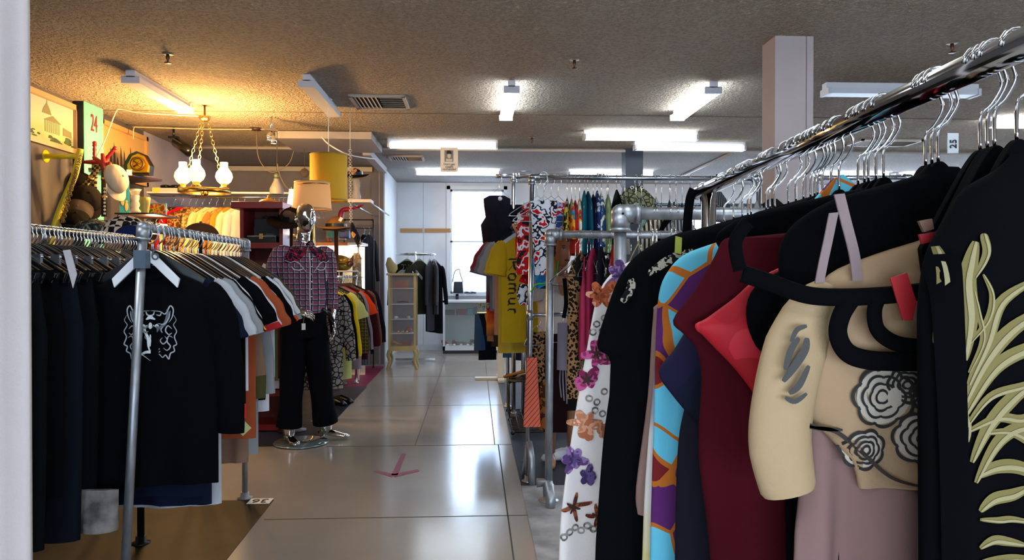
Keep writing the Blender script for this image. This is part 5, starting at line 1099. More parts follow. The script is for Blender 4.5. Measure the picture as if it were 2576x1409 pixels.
edge('maroon_dress', 'dress', 'maroon collared dress at the middle of the chrome rail', 1.0, [(2200, 560), (1990, 585), (1880, 596), (1822, 602), (1795, 650), (1745, 735), (1692, 806), (1722, 842), (1756, 880), (1772, 960), (1768, 1100), (1772, 1200), (1795, 1409), (1810, 1800)], cloth('#3e0a12'), seed=13, fold=.014)
edge('red_velvet_blouse', 'blouse', 'bright red velvet blouse slipping over the maroon dress', .965, [(2200, 620), (2000, 660), (1900, 705), (1846, 750), (1778, 800), (1748, 822), (1790, 872), (1842, 925), (1892, 990), (1938, 1058)], pat('blob', ['#94121c', '#a0141e', '#b82430', '#8c0e18'], 9, rough=.6), seed=14, fold=.006, fr=50)
edge('black_camisole', 'camisole', 'black camisole between the red velvet blouse and the beige rose blouse', .93, [(2330, 600), (2130, 625), (1990, 670), (1900, 720), (1876, 790), (1900, 870), (1958, 930), (1975, 1100), (1990, 1700)], JET, seed=15)
edge('black_coat', 'coat', 'black coat with its shoulder just right of the pink ribbon loops', .905, [(2414, 420), (2300, 442), (2190, 474), (2090, 505), (2000, 560), (1962, 620), (1960, 700), (1975, 900), (2000, 1300), (2010, 1900)], JET, seed=16, fold=.004)
pk, _ = edge('pleated_dress', 'dress', 'dusty pink pleated dress below the beige rose blouse', .885, [(2400, 800), (2150, 880), (2060, 980), (2025, 1080), (2005, 1250), (1990, 1409), (1975, 1900)], cloth('#80625c'), seed=17, fold=.014, fr=60)
ro, roc = edge('rose_blouse', 'blouse', 'beige blouse with large ink-drawn roses and curled hem', .865, [(2440, 560), (2330, 598), (2200, 640), (2085, 690), (2045, 760), (2010, 850), (1990, 930), (2005, 1010), (2060, 1070), (2130, 1150), (2150, 1210)], cloth('#9c7e60'), seed=18, fold=.010, fr=40)
sl = MB().tube(spline([at(2070, 720, .86), at(2010, 850, .85), at(1976, 980, .85), at(1962, 1110, .85), at(1985, 1240, .85)], 6), [.012, .018, .024, .028, .032, .034, .036] + [.038] * 11 + [.038, .038, .037, .036, .035, .034, .03], 18, b=.018, cap=False).build('sleeve', cloth('#a58a68'), ro)
# ink roses
def pxribbon(m, px, w, Y, surf, n=6, taper=.5, off=0):
    P = spline([at(x, y, Y) for x, y in px], n); k = len(P)
    m.ribbon(P, [w * (.25 + .75 * math.sin(PI * (i + .3) / (k - .4)) ** taper) for i in range(k)], None, off=(0, off, 0), surf=surf)
m = MB(); lt = MB()
def rose(cx, cy, r, Y, surf, n=26):
    for ring, (rad, k) in enumerate(((r, 7), (r * .72, 6), (r * .46, 5), (r * .22, 3))):
        for j in range(k):
            a0 = 2 * PI * j / k + ring * .5; pts = []
            for q in range(7):
                a = a0 + (2 * PI / k * 1.15) * q / 6; rr = rad * (1 + .16 * math.sin(PI * q / 6)); pts.append((cx + rr * math.cos(a), cy + rr * math.sin(a) * .95))
            pxribbon(m, pts, .0016 if ring else .002, Y, surf, 2)
for cx, cy, r, mm in ((2190, 990, 68, 0), (2290, 1090, 60, 0), (2150, 1120, 46, 0), (2250, 960, 40, 0), (2300, 980, 38, 0)):
    rose(cx, cy, r, .865, roc.surf)
    lt.add([Vector((p.x, roc.surf(p.x, p.z) - .0015, p.z)) for p in [at(cx + r * 1.02 * math.cos(a), cy + r * math.sin(a), .865) for a in [2 * PI * i / 20 for i in range(20)]] + [at(cx, cy, .865)]], [(i, (i + 1) % 20, 20) for i in range(20)])
lt.build('rose_ground', cloth('#b3a594'), ro, label='pale petals behind the ink lines'); m.build('ink_roses', M('#1c1512', .8), ro, label='dark ink rose outlines')
m = MB()
for px in ([(2000, 1052), (2040, 1075), (2100, 1085), (2160, 1130), (2240, 1200), (2320, 1225)], [(1985, 1040), (2010, 1062), (2070, 1078), (2120, 1082)]): pxribbon(m, px, .0025, .84, None)
m.build('curled_hem', M('#2a1c14', .8), ro)
m = MB()
for px, w in (([(1975, 930), (1990, 880), (2010, 850)], .004), ([(1970, 960), (2000, 920), (2025, 880), (2030, 850)], .005), ([(1985, 990), (2010, 970), (2035, 920)], .004), ([(1990, 860), (2005, 830), (2030, 820)], .003), ([(1975, 1000), (2000, 1010), (2030, 990)], .003)): pxribbon(m, px, w, .822, None)
m.build('sleeve_print', M('#3a3834', .8), sl, label='grey brushed sleeve print')
# strappy top in front
e = E('strappy_camisole', at(2200, 760, .82), 'black strappy top whose thick straps curve over the beige blouse', 'top')
for px, w in (([(1868, 688), (1940, 712), (2030, 742), (2120, 748), (2240, 742), (2350, 728), (2460, 700)], .010), ([(2150, 740), (2118, 790), (2108, 840), (2130, 885), (2180, 905), (2270, 910), (2400, 908)], .011), ([(2215, 740), (2200, 780), (2208, 830), (2250, 862), (2310, 872), (2400, 872)], .009), ([(1880, 560), (1850, 610), (1862, 680)], .008)):
    P = spline([at(x, y, .815) for x, y in px], 6); MB().tube(P, w, 12, b=.004, up=(0, 1, 0)).build('strap', JET, e)
# leaf shirt
ls, lsc = edge('palm_leaf_shirt', 'shirt', 'black shirt with large beige palm fronds, nearest on the chrome rail', .76, [(2660, 388), (2576, 398), (2500, 430), (2420, 480), (2370, 560), (2330, 640), (2310, 760), (2308, 900), (2310, 1200), (2312, 1409), (2315, 2000)], cloth('#050507', .95, .1), d=.03, fold=.005, seed=20, wr=.22)
FR = [((2330, 860), (2345, 780), (2350, 700), (2342, 620), 20), ((2390, 900), (2400, 800), (2395, 700), (2420, 610), 26), ((2400, 960), (2440, 860), (2470, 760), (2540, 705), 18), ((2390, 1010), (2440, 900), (2500, 820), (2590, 760), 22), ((2390, 1040), (2460, 920), (2530, 870), (2600, 850), 20), ((2395, 1065), (2450, 990), (2520, 960), (2600, 930), 12), ((2400, 1075), (2470, 1040), (2520, 1040), (2590, 1000), 14),
      ((2410, 1150), (2450, 1060), (2500, 990), (2540, 955), 20), ((2420, 1200), (2470, 1100), (2520, 1060), (2600, 1050), 18), ((2425, 1185), (2470, 1160), (2520, 1160), (2590, 1200), 20), ((2430, 1270), (2460, 1240), (2500, 1225), (2530, 1205), 18), ((2430, 1290), (2470, 1290), (2500, 1285), (2545, 1290), 10), ((2430, 1360), (2460, 1340), (2490, 1340), (2525, 1345), 14), ((2430, 1395), (2480, 1385), (2520, 1380), (2590, 1385), 14),
      ((2370, 960), (2385, 1020), (2400, 1060), (2400, 1100), 12), ((2440, 1080), (2500, 1075), (2560, 1120), (2600, 1180), 12), ((2410, 700), (2440, 640), (2440, 600), (2440, 590), 12), ((2400, 860), (2440, 800), (2450, 740), (2430, 690), 8), ((2400, 930), (2430, 850), (2420, 780), (2410, 730), 7)]
m = MB()
for a, b_, c, d, w in FR:
    m.cur = 0; pxribbon(m, [a, b_, c, d], w * .76 / 1860 * .9, .76, lsc.surf, 6, .8)
    m.cur = 1; pxribbon(m, [(a[0] + 2, a[1]), (b_[0] + 4, b_[1] + 3), (c[0] + 3, c[1] + 3), d], w * .76 / 1860 * .3, .76, lsc.surf, 6, .8, off=-.001)
m.build('frond_print', [cloth('#74683f'), cloth('#948864')], ls, label='beige palm frond print')
m = MB()
for px in ([(2346, 640), (2352, 800), (2360, 1000), (2366, 1200), (2370, 1409), (2372, 1500)],): P = spline([at(x, y, .76) for x, y in px], 6); m.ribbon(P, .014, None, off=(0, -.004, 0), surf=lsc.surf)
pq = m.build('placket', JET, ls)
m = MB()
for y, h in ((832, 12), (900, 26), (1040, 24), (1235, 26), (1330, 30)): pxribbon(m, [(2344, y), (2346, y + h), (2346, y + h * 1.4)], .0022, .753, None)
m.build('placket_print', M('#8f8664', .8), pq)
MB().prism([at(2240, 700, .80), at(2282, 686, .80), at(2306, 760, .80), at(2296, 806, .80), at(2272, 806, .80)], (0, .002, 0)).build('garment_label', M('#9c1018', .6), label='red woven label inside the collar of the palm leaf shirt', cat='clothing label')
MB().prism([at(2312, 590, .78), at(2372, 580, .78), at(2366, 604, .78), at(2320, 614, .78)], (0, .003, 0)).build('clothing_label', M('#8c1018', .6), label='short red label at the neck of the palm leaf shirt', cat='clothing label')
MB().prism([at(2312, 556, .785), at(2345, 550, .785), at(2350, 576, .785), at(2325, 584, .785)], (0, .004, 0)).build('hanger_tab', M('#6a4a38', .7), label='brown cloth tab above the short red label', cat='tab')
# pale pink ribbon loops
m = MB()
for px, w in (([(2112, 488), (2130, 560), (2150, 640), (2158, 706)], .0062), ([(2098, 535), (2085, 600), (2072, 660), (2062, 712)], .0055)):
    P = spline([at(x, y, .845) for x, y in px], 5); m.ribbon(P, w, (1, 0, .1), off=(0, 0, 0)); m.ribbon(P, w, (1, 0, .1), off=(0, .002, 0))
m.build('hanging_loops', cloth('#84706e'), label='pale pink ribbon hanging loops over the black shoulders', cat='ribbon')
# floral kimono print
def petal(m, cx, cy, ang, L, w, Y, surf, ci):
    m.cur = ci; ca, sa = math.cos(ang), math.sin(ang)
    pxribbon(m, [(cx + ca * L * t, cy + sa * L * t + 3 * math.sin(t * 3)) for t in (0, .35, .7, 1)], w * Y / 1860, Y, surf, 4, .7, off=-.0006 * ci)
FC = [pat('blob', ['#5a3a68', '#8a6a94', '#6e4a78', '#a890a8'], 45), pat('blob', ['#8a3c1c', '#b8603a', '#a04a28', '#d09070'], 45), pat('blob', ['#7a2048', '#b8507c', '#8e2c54', '#c888a0'], 40), pat('blob', ['#5c2614', '#8c4a2c', '#7c3a20'], 50), pat('blob', ['#a86040', '#cc9070', '#b87450', '#dcb098'], 45), M('#3a1c18', .9), pat('blob', ['#8f857c', '#5e554e', '#b8aea4'], 60), pat('blob', ['#3a2a50', '#5a4470', '#2c1c40'], 50)]
m = MB()
for cx, cy, R_, n, c, c2, seed in ((1560, 690, 46, 7, 0, 7, 1), (1512, 740, 40, 6, 1, 3, 2), (1500, 885, 34, 6, 2, 5, 3), (1475, 950, 34, 6, 2, 5, 4), (1530, 900, 24, 5, 2, 5, 9), (1470, 1060, 42, 6, 4, 3, 5), (1440, 1150, 36, 6, 0, 7, 6), (1475, 1190, 26, 5, 7, 0, 7), (1440, 1265, 40, 4, 3, 5, 8), (1520, 1080, 24, 5, 4, 3, 10), (1500, 1290, 30, 4, 3, 5, 11)):
    rr_ = random.Random(seed)
    for j in range(n): petal(m, cx, cy, 2 * PI * j / n + rr_.uniform(-.3, .3), R_ * rr_.uniform(.7, 1.2), rr_.uniform(8, 14) if n > 4 else 5, 1.42, fkc.surf, c)
    for j in range(n): petal(m, cx, cy, 2 * PI * (j + .3) / n, R_ * .5, 3, 1.42, fkc.surf, c2)
m.cur = 6
for k, (x, y) in enumerate([(1520, 800), (1500, 815), (1515, 832), (1490, 835), (1525, 860), (1480, 1000), (1500, 1010), (1495, 1030), (1520, 985), (1515, 1040), (1430, 1330), (1445, 1322), (1460, 1330), (1475, 1318), (1415, 1340), (1490, 1325)]):
    pxribbon(m, [(x + 8 * math.cos(t), y + 7 * math.sin(t)) for t in [i * .9 for i in range(8)]], 2.2 * 1.42 / 1860, 1.42, fkc.surf, 2, .1)
m.build('orchid_print', FC, fk, label='purple, orange and magenta orchid print')
# neck lining of the flared tee
m = MB()
for px in ([(1630, 690), (1690, 650), (1750, 632)], [(1565, 760), (1585, 730), (1590, 700)]): pxribbon(m, px, .008, 1.27, None)
m.build('patterned_lining', pat('blob', ['#0c0c0e', '#a89c88', '#0c0c0e', '#c8bca8'], 70), bt)
e = MB().prism([at(1700, 594, 1.26), at(1716, 598, 1.26), at(1714, 640, 1.26), at(1698, 636, 1.26)], (0, .003, 0)).build('ribbon_tab', M('#9a9c34', .7), label='olive yellow ribbon tab by the black neckline', cat='ribbon')
# black garments further along, hidden lower down
for i, (Y, lb) in enumerate(((1.52, 'black top directly behind the floral kimono'), (1.64, 'black dress third from the far end of the chrome rail'), (1.76, 'black dress second from the far end of the chrome rail'), (1.88, 'black top at the post of the chrome rail'))):
    r = rail_at(Y); tee((r.x, Y, r.z - .115), .9, JET, lb, 'top' if 'top' in lb else 'dress', None, .95, seed=i, group='garments on the chrome rail', name='black_blouse' if 'top' in lb else 'black_dress')
e = E('halter_camisole', at(1752, 600, 1.995), 'black halter top whose wide straps loop over the end of the chrome rail', 'top')
for px in ([(1745, 476), (1736, 500), (1730, 550), (1726, 612)], [(1766, 480), (1774, 510), (1775, 560), (1772, 612)]):
    P = spline([at(x, y, 1.985) for x, y in px], 5); MB().tube(P, .0125, 10, b=.003, up=(0, 1, 0)).build('strap', JET, e)
q = Cloth(at(1750, 606, 2.0), [(.06, .06, 0), (.12, .12, -.08), (.15, .15, -.5)], .03, .005, 3); q.mesh(b := MB()); b.build('bodice', JET, e)
# hooks along the chrome rail
def railY(px):
    lo, hi = .5, 2.02
    inv = ROT.transposed()
    for _ in range(40):
        mid = (lo + hi) / 2; d = inv @ (rail_at(mid) - EYE); x = W0 / 2 + FPX * d.x / d.y
        if x > px: lo = mid
        else: hi = mid
    return mid
HK = [1772, 1822, 1846, 1868, 1882, 1890, 1928, 1938, 1950, 1984, 2003, 2022, 2040, 2050, 2058, 2070, 2092, 2112, 2160, 2176, 2186, 2205, 2224, 2330, 2346, 2362, 2468, 2486, 2504, 2560]
for i, px in enumerate(HK):
    Y = railY(px); r = rail_at(Y)
    hanger('hook', r, R(rnd.uniform(-12, 12)), 'black shoulder hanger with a chrome hook on the chrome rail', 'hangers on the chrome rail', rr=.0178, col=JET, drop=.10, hw=.07 if Y < 1.2 else .18, wr=.0021)
e = E('number_tag', at(2398, 362, .9), 'translucent tag numbered 25 clipped to a hook on the chrome rail', 'tag')
a, c = at(2384, 334, .9), at(2412, 386, .9); MB().bb((a.x, .9, c.z), (c.x, .9015, a.z)).build('tag_card', M('#c4c2c4', .4, **{'Alpha': .8}), e, bevel=.003)
text('25', .012, BLKPL, e, at(2399, 362, .899), (R(90), R(-90), 0), name='number')
# clothes on the thick pipe rack (Y 2.7) and mid rack (Y 4.33): seen edge on
def strip(px, y0, y1, Y, w, mat, label, cat, rz=82, seed=0, group=None, name=None, flare=.1, hk='wire', railz=None, d=.028, kind='top'):
    c = at(px, y0, Y); z1 = at(px, y1, Y).z; L = c.z - z1
    prof = [(.03, .03, 0), (w * .6, w * .6, -.035), (w, w, -.09), (w, w, -.2), (w * (1 + flare), w * (1 + flare), -L)] if kind == 'top' else [(w, w, 0), (w, w, -.04), (w * (1 + flare), w * (1 + flare), -L)]
    if kind == 'strap': prof = [(w * .75, w * .75, -.10), (w * .8, w * .8, -.16), (w, w, -.24), (w * (1 + flare), w * (1 + flare), -L)]
    cl = Cloth(c, prof, d, .007, seed, rz=R(rz)); m = MB(); cl.mesh(m, 24, .04)
    if kind == 'strap':
        for s in (-1, 1): m.tube([cl.P(s * w * .6, 0, -.11), cl.P(s * w * .5, -.005, -.02), cl.P(s * w * .5, .01, -.11)], .006, 6)
    o = m.build(name or ('hanging_garment' if cat in ('top',) else 'hanging_' + cat.replace(' ', '_')), mat, label=label, cat=cat, group=group)
    if hk and railz: hanger(hk, (c.x, Y, railz), R(rz), 'thin wire hanger on the ' + group.split(' on the ')[-1], 'wire hangers on the ' + group.split(' on the ')[-1], rr=.018, drop=max(.05, min(.25, railz - c.z)), hw=.18)
    return o, cl
HB = lambda *c, s=22: pat('blob', list(c), s)
G = 'tops on the tallest rack'
TR = [(1427, 500, 592, HB('#1c1a1c', '#c8a82c', '#8a8a80', '#1c1a1c'), 'black and yellow patterned top', 'top'), (1438, 502, 605, HB('#d8401c', '#e8a020', '#3a8ab0', '#d83a28', '#f0c040', s=9), 'orange, yellow and blue tie-dye dress', 'dress'), (1447, 505, 640, HB('#b01c20', '#8c1418', '#e0a030', s=12), 'crimson and gold top', 'top'), (1458, 500, 700, HB('#e8e0c8', '#f0e8d8', '#d8b030', '#c83028', '#3050a0', s=11), 'cream top with bold coloured shapes', 'top'),
      (1470, 480, 640, cloth('#1c5a6c'), 'teal top', 'top'), (1479, 482, 690, cloth('#1a4a60'), 'dark teal dress', 'dress'), (1492, 490, 720, cloth('#14172c'), 'navy dress', 'dress'), (1502, 480, 700, HB('#1c2c5a', '#28407a', '#c8ccd8', '#1c2c5a', s=26), 'blue top with white flecks', 'top'), (1513, 485, 640, HB('#2a4a80', '#e0d8c0', '#2a4a80', '#c83828', s=10), 'blue, cream and red striped top', 'top'),
      (1530, 490, 640, cloth('#8a9c6a'), 'sage green slip dress', 'dress'), (1551, 478, 700, JET, 'black velvet dress', 'dress'), (1572, 498, 640, cloth('#9a9488'), 'stone grey top', 'top')]
for i, (px, y0, y1, mt, lb, ct) in enumerate(TR): strip(px, y0, y1, 4.74, .17, mt, lb + ' hanging edge-on from the tallest rack', ct, 80 + (i * 7) % 9, i, G, railz=T3Z)
o, cl = strip(1600, 468, 560, 4.9, .14, pat('snake', ['#3a3c28', '#7a7c58', '#94946c'], 30), 'olive quilted vest with round eyelets behind the tallest rack', 'vest', 8, 3, 'vest on the tallest rack', kind='top', hk='wire', railz=T3Z)
m = MB()
for px in (1590, 1615): m.lathe([(.006, 0), (.014, 0), (.014, -.004), (.006, -.004), (.006, 0)], at(px, 468 + 4, 4.84), 14, axis='Y', cap=False)
m.build('eyelets', CHROME, o)
TR2 = [(1650, 520, 640, HB('#0c0a0c', '#0c0a0c', '#5a1418', '#0c0a0c'), 'black top with red flecks', 'top'), (1664, 515, 660, JET, 'plain black top', 'top'), (1684, 505, 660, HB('#101012', '#4a4a50', '#101012', s=40), 'black and grey mottled top', 'top'), (1700, 505, 670, pat('stripe', ['#17171a', '#8a8a90'], 16), 'black and white striped top', 'top'), (1716, 512, 660, cloth('#34303c'), 'charcoal purple top', 'top'), (1735, 505, 640, HB('#cfc8c4', '#8a868a', '#2a282c', s=30), 'white lacy top', 'top')]
for i, (px, y0, y1, mt, lb, ct) in enumerate(TR2): strip(px, y0, y1, 4.74, .17, mt, lb + ' in the middle of the tallest rack', ct, 62 + (i * 7) % 19, i, G, kind='strap' if i % 2 else 'top', railz=T3Z)
strip(1652, 545, 660, 4.5, .12, pat('stripe', ['#2a2018', '#b8b09c'], 11, rot=(0, 0, 0)), 'brown and cream zebra striped dress below the thick pipe', 'dress', 20, 2, 'dresses behind the thick pipe')
strip(1620, 545, 700, 4.6, .05, cloth('#8fb0a4'), 'mint green dress below the thick pipe', 'dress', 50, 2, 'dresses behind the thick pipe')
strip(1712, 545, 640, 4.45, .12, pat('stripe', ['#2c2c30', '#8c8c90'], 14), 'grey and black striped skirt below the thick pipe', 'skirt', 12, 5, 'dresses behind the thick pipe')
strip(1682, 545, 640, 4.5, .1, JET, 'black dress below the thick pipe beside the striped skirt', 'dress', 40, 5, 'dresses behind the thick pipe')
strip(1805, 482, 560, 4.74, .1, pat('stripe', ['#121214', '#6a6a6e'], 22), 'black pinstriped jacket behind the chrome post', 'jacket', 20, 5, 'jacket on the tallest rack', railz=T3Z)
for i in range(10): hanger('wire', (.85 + i * .075 + (i % 3) * .02, 4.74, T3Z), R(70 + (i * 31) % 35), 'empty wire hanger on the tallest rack', 'empty wire hangers on the tallest rack', rr=.018, drop=.12, hw=.17)
for i in range(4): hanger('wire', (.40 + i * .045, 4.74, T3Z), R(6 + i * 9), 'wire hanger of shorts at the left end of the tallest rack', 'wire hangers at the left end of the tallest rack', rr=.018, drop=.12, hw=.17)
# front-facing floral pieces at the left end of the tallest rack
RF = HB('#d8d4dc', '#c8c8d4', '#15161c', '#d4d0d8', '#b81418', '#8a1014', s=15)
strip(1368, 505, 690, 4.62, .085, RF, 'white shorts with red roses and black leopard marks', 'shorts', 4, 3, 'floral pieces on the tallest rack', kind='skirt', flare=-.35, hk='wire', railz=T3Z)
strip(1408, 510, 585, 4.66, .06, HB('#2a3c6a', '#8aa0c8', '#b8202c', '#d0d4e0', '#20305a', s=16), 'blue and white patterned shorts beside the rose shorts', 'shorts', 12, 4, 'floral pieces on the tallest rack', kind='skirt', hk=None)
strip(1328, 510, 690, 4.85, .07, HB('#b81418', '#d8d4d8', '#b81418', '#1a1a1e', '#d02420', s=14), 'red and white floral top at the far left of the tallest rack', 'top', 10, 6, 'floral pieces on the tallest rack', kind='top', hk=None)
strip(1366, 650, 725, 4.7, .07, HB('#1c6aa0', '#2a84b8', '#10282c', '#1c6aa0', s=8), 'bright blue floral cloth below the rose shorts', 'cloth', 8, 6, 'floral pieces on the tallest rack', kind='skirt', hk=None, flare=-.4)
MB().tube(spline([at(1404, 655, 4.66), at(1398, 690, 4.66), at(1375, 712, 4.66), at(1350, 715, 4.66), at(1335, 735, 4.66)], 5), .006, 6).build('green_strap', M('#3aa038', .6), label='lime green strap curling below the blue floral cloth', cat='strap')
m = MB().tube(spline([at(1310, 600, 4.9), at(1312, 640, 4.9), at(1318, 690, 4.9)], 5), .038, 12, b=.012, up=(0, 1, 0)); m.tube([at(1322, 690, 4.9), at(1312, 705, 4.88), at(1330, 715, 4.9), at(1324, 690, 4.9)], .02, 8, b=.008, up=(0, 1, 0)); m.build('red_scarf', cloth('#b8141c'), label='bright red scarf held by the blouse mannequin hand', cat='scarf')
q = Cloth(at(1318, 715, 4.88), [(.03, .03, 0), (.05, .02, -.06), (.03, .03, -.14)], .02, .006, 4); q.mesh(b := MB()); b.build('scarf', RF, label='white and red floral scarf end knotted under the red scarf', cat='scarf')
# ------------------------------------------------------------------ blouse mannequin between the racks
wx = at(1416, 620, 5.1); WB = Vector((wx.x, 5.15, 0)); SKIN = M('#a8704e', .45)
wm = E('mannequin', WB, 'dark haired mannequin in a white blouse standing between the racks', 'mannequin')
def wl(x, y, z): return WB + Vector((x, y, z))
b = MB(); hz = 1.50; hc = wl(0, 0, hz); rs = []
FD = Matrix.Rotation(R(20), 3, 'Z')
for t in range(19):
    a = PI * t / 18; z = -math.cos(a) * .115; w_ = max(.02, math.sin(a)); zz = z / .115
    ring = []
    for k in range(32):
        q = 2 * PI * k / 32; c, s = math.cos(q), math.sin(q); x = c * .068 * w_ ** .6 * (1 - .3 * max(0, -zz)); y = -s * (.085 if s > 0 else .092) * w_ ** .7 * (1 - (.2 if s > 0 else .4) * max(0, -zz))
        if s > 0:
            if -.5 < zz < .15: y -= .022 * max(0, 1 - abs(x) / .016) * max(0, 1 - abs((zz + .3) / .42))
            if -.02 < zz < .28: y += .008 * max(0, 1 - abs(abs(x) - .028) / .018)
            if -.68 < zz < -.5: y -= .006 * max(0, 1 - abs(x) / .025)
        ring.append(hc + FD @ Vector((x, y, z)))
    rs.append(ring)
b.rings(rs); b.tube([wl(0, .02, 1.30), wl(0, .02, 1.36), wl(0, .015, 1.48)], [.07, .045, .045], 14)
b.rings([ell(wl(0, .02, z), a, c, 24, Vector((1, 0, 0)), Vector((0, 1, 0))) for z, a, c in ((.8, .15, .1), (.95, .12, .09), (1.15, .14, .1), (1.28, .15, .09), (1.34, .08, .06))])
RAW = [wl(-.14, 0, 1.27), wl(-.2, -.06, 1.2), wl(-.24, -.12, 1.35), wl(-.27, -.2, 1.54)]
b.tube(spline(RAW, 4), [.045] * 4 + [.038] * 4 + [.03] * 5, 12)
hand_mesh(b, RAW[-1], at(1305, 580, 4.93) - RAW[-1] + Vector((0, 0, .06)), Vector((0, -1, 0)), L=.17, curl=.6, w=.036)
for s in (-1, 1):
    b.tube([wl(s * .08, .02, .85), wl(s * .08, .0, .45), wl(s * .08, .03, .08)], [.08, .055, .035], 12); b.tube([wl(s * .08, .06, .05), wl(s * .08, -.05, .035), wl(s * .08, -.13, .02)], [.035, .035, .02], 10)
b.build('body', SKIN, wm)
fm = MB()
for s in (-1, 1):
    fm.cur = 0; fm.ball(hc + FD @ Vector((s * .027, -.071, .012)), (.013, .006, .006), 10); fm.cur = 1; fm.tube([hc + FD @ Vector((s * (.014 + .012 * i), -.081 + .004 * i, .03 + .004 * (i == 1))) for i in range(3)], .0028, 6); fm.ball(hc + FD @ Vector((s * .027, -.076, .013)), (.005, .004, .005), 8)
    fm.tube([hc + FD @ Vector((s * (.013 + .013 * i), -.079 + .004 * i, .018)) for i in range(3)], .002, 6)
fm.cur = 2; fm.ball(hc + FD @ Vector((0, -.078, -.068)), (.02, .008, .007), 10); fm.build('painted_face', [M('#d8d0c8', .3), M('#140c0a', .5), M('#6a1c1c', .4)], wm, label='painted eyes, brows and dark red lips')
h = MB(); hr = [[hc + FD @ Vector((.075 * math.cos(t) * math.cos(q), .016 + .092 * math.sin(t) * math.cos(q), .02 + .108 * math.sin(q))) for t in [2 * PI * k / 24 for k in range(24)]] for q in [R(-35 + 15.5 * j) for j in range(9)]]
h.v = []; h.rings([[p for p in r] for r in hr], cap=True)
for p in h.v:
    l = FD.transposed() @ (p - hc)
    if l.y < -.03 and l.z < .075: l.y = -.03 + (l.y + .03) * .1; 
    p.xyz = hc + FD @ l
h.build('hair', M('#0e0a0a', .4), wm)
BLW = cloth('#c9bcb4', .55)
m = MB().rings([ell(wl(0, .02, z), a, c, 36, Vector((1, 0, 0)), Vector((0, 1, 0))) for z, a, c in ((.78, .19, .14), (.9, .17, .125), (1.02, .165, .12), (1.18, .175, .13), (1.27, .18, .11), (1.325, .1, .075))], cap=False)
m.tube(spline(RAW[:3], 4), [.07, .068, .065, .062, .06, .06, .058, .058, .058], 14, cap=False); m.tube([wl(.15, 0, 1.27), wl(.2, .02, 1.1), wl(.21, .0, .9)], [.065, .06, .055], 14, cap=False)
bl = m.build('blouse', BLW, wm, label='loose silky white blouse')
m = MB()
for s in (-1, 1): m.prism([wl(s * .02, -.1, 1.19), wl(s * .035, -.06, 1.345), wl(s * .075, -.03, 1.335), wl(s * .1, -.10, 1.25)], (0, -.008, 0))
m.build('lapel', BLW, bl); MB().prism([wl(-.02, -.113, 1.19), wl(-.05, -.075, 1.33), wl(.05, -.075, 1.33), wl(.02, -.113, 1.19)], (0, -.003, 0)).build('neckline', SKIN, bl)
MB().rings([ell(wl(0, .02, z), a, c, 28, Vector((1, 0, 0)), Vector((0, 1, 0))) for z, a, c in ((.40, .2, .14), (.8, .155, .11))], cap=False).build('skirt', cloth('#1a1612'), wm, label='dark skirt')
p = atz(1400, 1160, 0)
for i, (dx, dy) in enumerate(((0, 0), (.2, .25))):
    q = p + Vector((dx, dy, 0)); MB().tube([q + Vector((.09, .03, .05)), q + Vector((.04, .0, .05)), q + Vector((-.03, -.02, .042)), q + Vector((-.09, -.03, .03)), q + Vector((-.11, -.035, .022))], [.035, .042, .043, .04, .015], 14, b=[.04, .045, .036, .024, .012], up=(0, 0, 1)).build('white_shoe', WHT, label=['white canvas shoe on the dark mat nearer the aisle', 'white canvas shoe farther under the hanging clothes'][i], cat='shoe')
# ------------------------------------------------------------------ clothes under / on mid rack
G2 = 'dresses on the middle pipe rack'; LEO = pat('spots', ['#0e0a08', '#0e0a08', '#9a7048'], 55, warp=.02)
P1Z = at(1384, 590, 4.33).z
for i, (px, y0, y1, w, mt, lb, ct, rz, kd) in enumerate([(1448, 655, 1000, .055, LEO, 'leopard print dress with a black ruffle on the middle pipe rack', 'dress', 30, 'top'), (1458, 640, 860, .05, HB('#0c0a0a', '#0c0a0a', '#8a6440', '#0c0a0a', s=20), 'black and leopard blouse in front of the leopard dress', 'blouse', 40, 'top'),
    (1478, 640, 900, .13, cloth('#a03050'), 'raspberry pink strappy dress on the middle pipe rack', 'dress', 65, 'strap'), (1492, 625, 860, .13, cloth('#8c2440'), 'deep pink dress behind the raspberry one', 'dress', 68, 'top'), (1512, 620, 860, .15, cloth('#181620'), 'black dress right of the pink dresses', 'dress', 72, 'top'),
    (1530, 640, 800, .15, HB('#10100e', '#d8d4cc', '#10100e', s=14), 'black dress with white dots right of the pink dresses', 'dress', 74, 'top'), (1545, 615, 800, .15, cloth('#7a1420'), 'wine red dress near the thick pipe post', 'dress', 72, 'top')]):
    strip(px, y0, y1, 4.33, w, mt, lb, ct, rz, i, G2, kind=kd, railz=P1Z, hk='wire')
for i in range(14): hanger('wire', (.62 + i * .06, 4.33, P1Z), R(55 + (i * 37) % 40), 'wire hanger on the middle pipe rack', 'wire hangers on the middle pipe rack', rr=.023, drop=.10, hw=.18)
for i in range(9): hanger('wire', (at(1605, 530, 2.7).x + i * .035 + (i % 2) * .02, 2.7, p2.z), R(60 + (i * 29) % 40), 'wire hanger on the thick pipe rack', 'wire hangers on the thick pipe rack', rr=.0235, drop=.11, hw=.17, col=GOLD)
m = MB(); c = at(1414, 700, 4.3); m.tube([c + Vector(q) for q in ((0, 0, .02), (-.045, 0, .01), (-.07, 0, -.02), (-.06, 0, -.04), (.05, 0, -.05), (.06, 0, -.04), (.02, 0, .0), (0, 0, .02), (0, 0, .06))], .0025, 6); m.build('wire_hanger', DARKMET, label='small dark empty wire hanger in front of the white blouse', cat='hanger')
MB().tube(spline([at(1420, 700, 4.25), at(1424, 760, 4.25), at(1418, 800, 4.25)], 4), .012, 8, b=.004, up=(0, 1, 0)).build('black_strap', JET, label='black strap dangling before the white blouse', cat='strap')
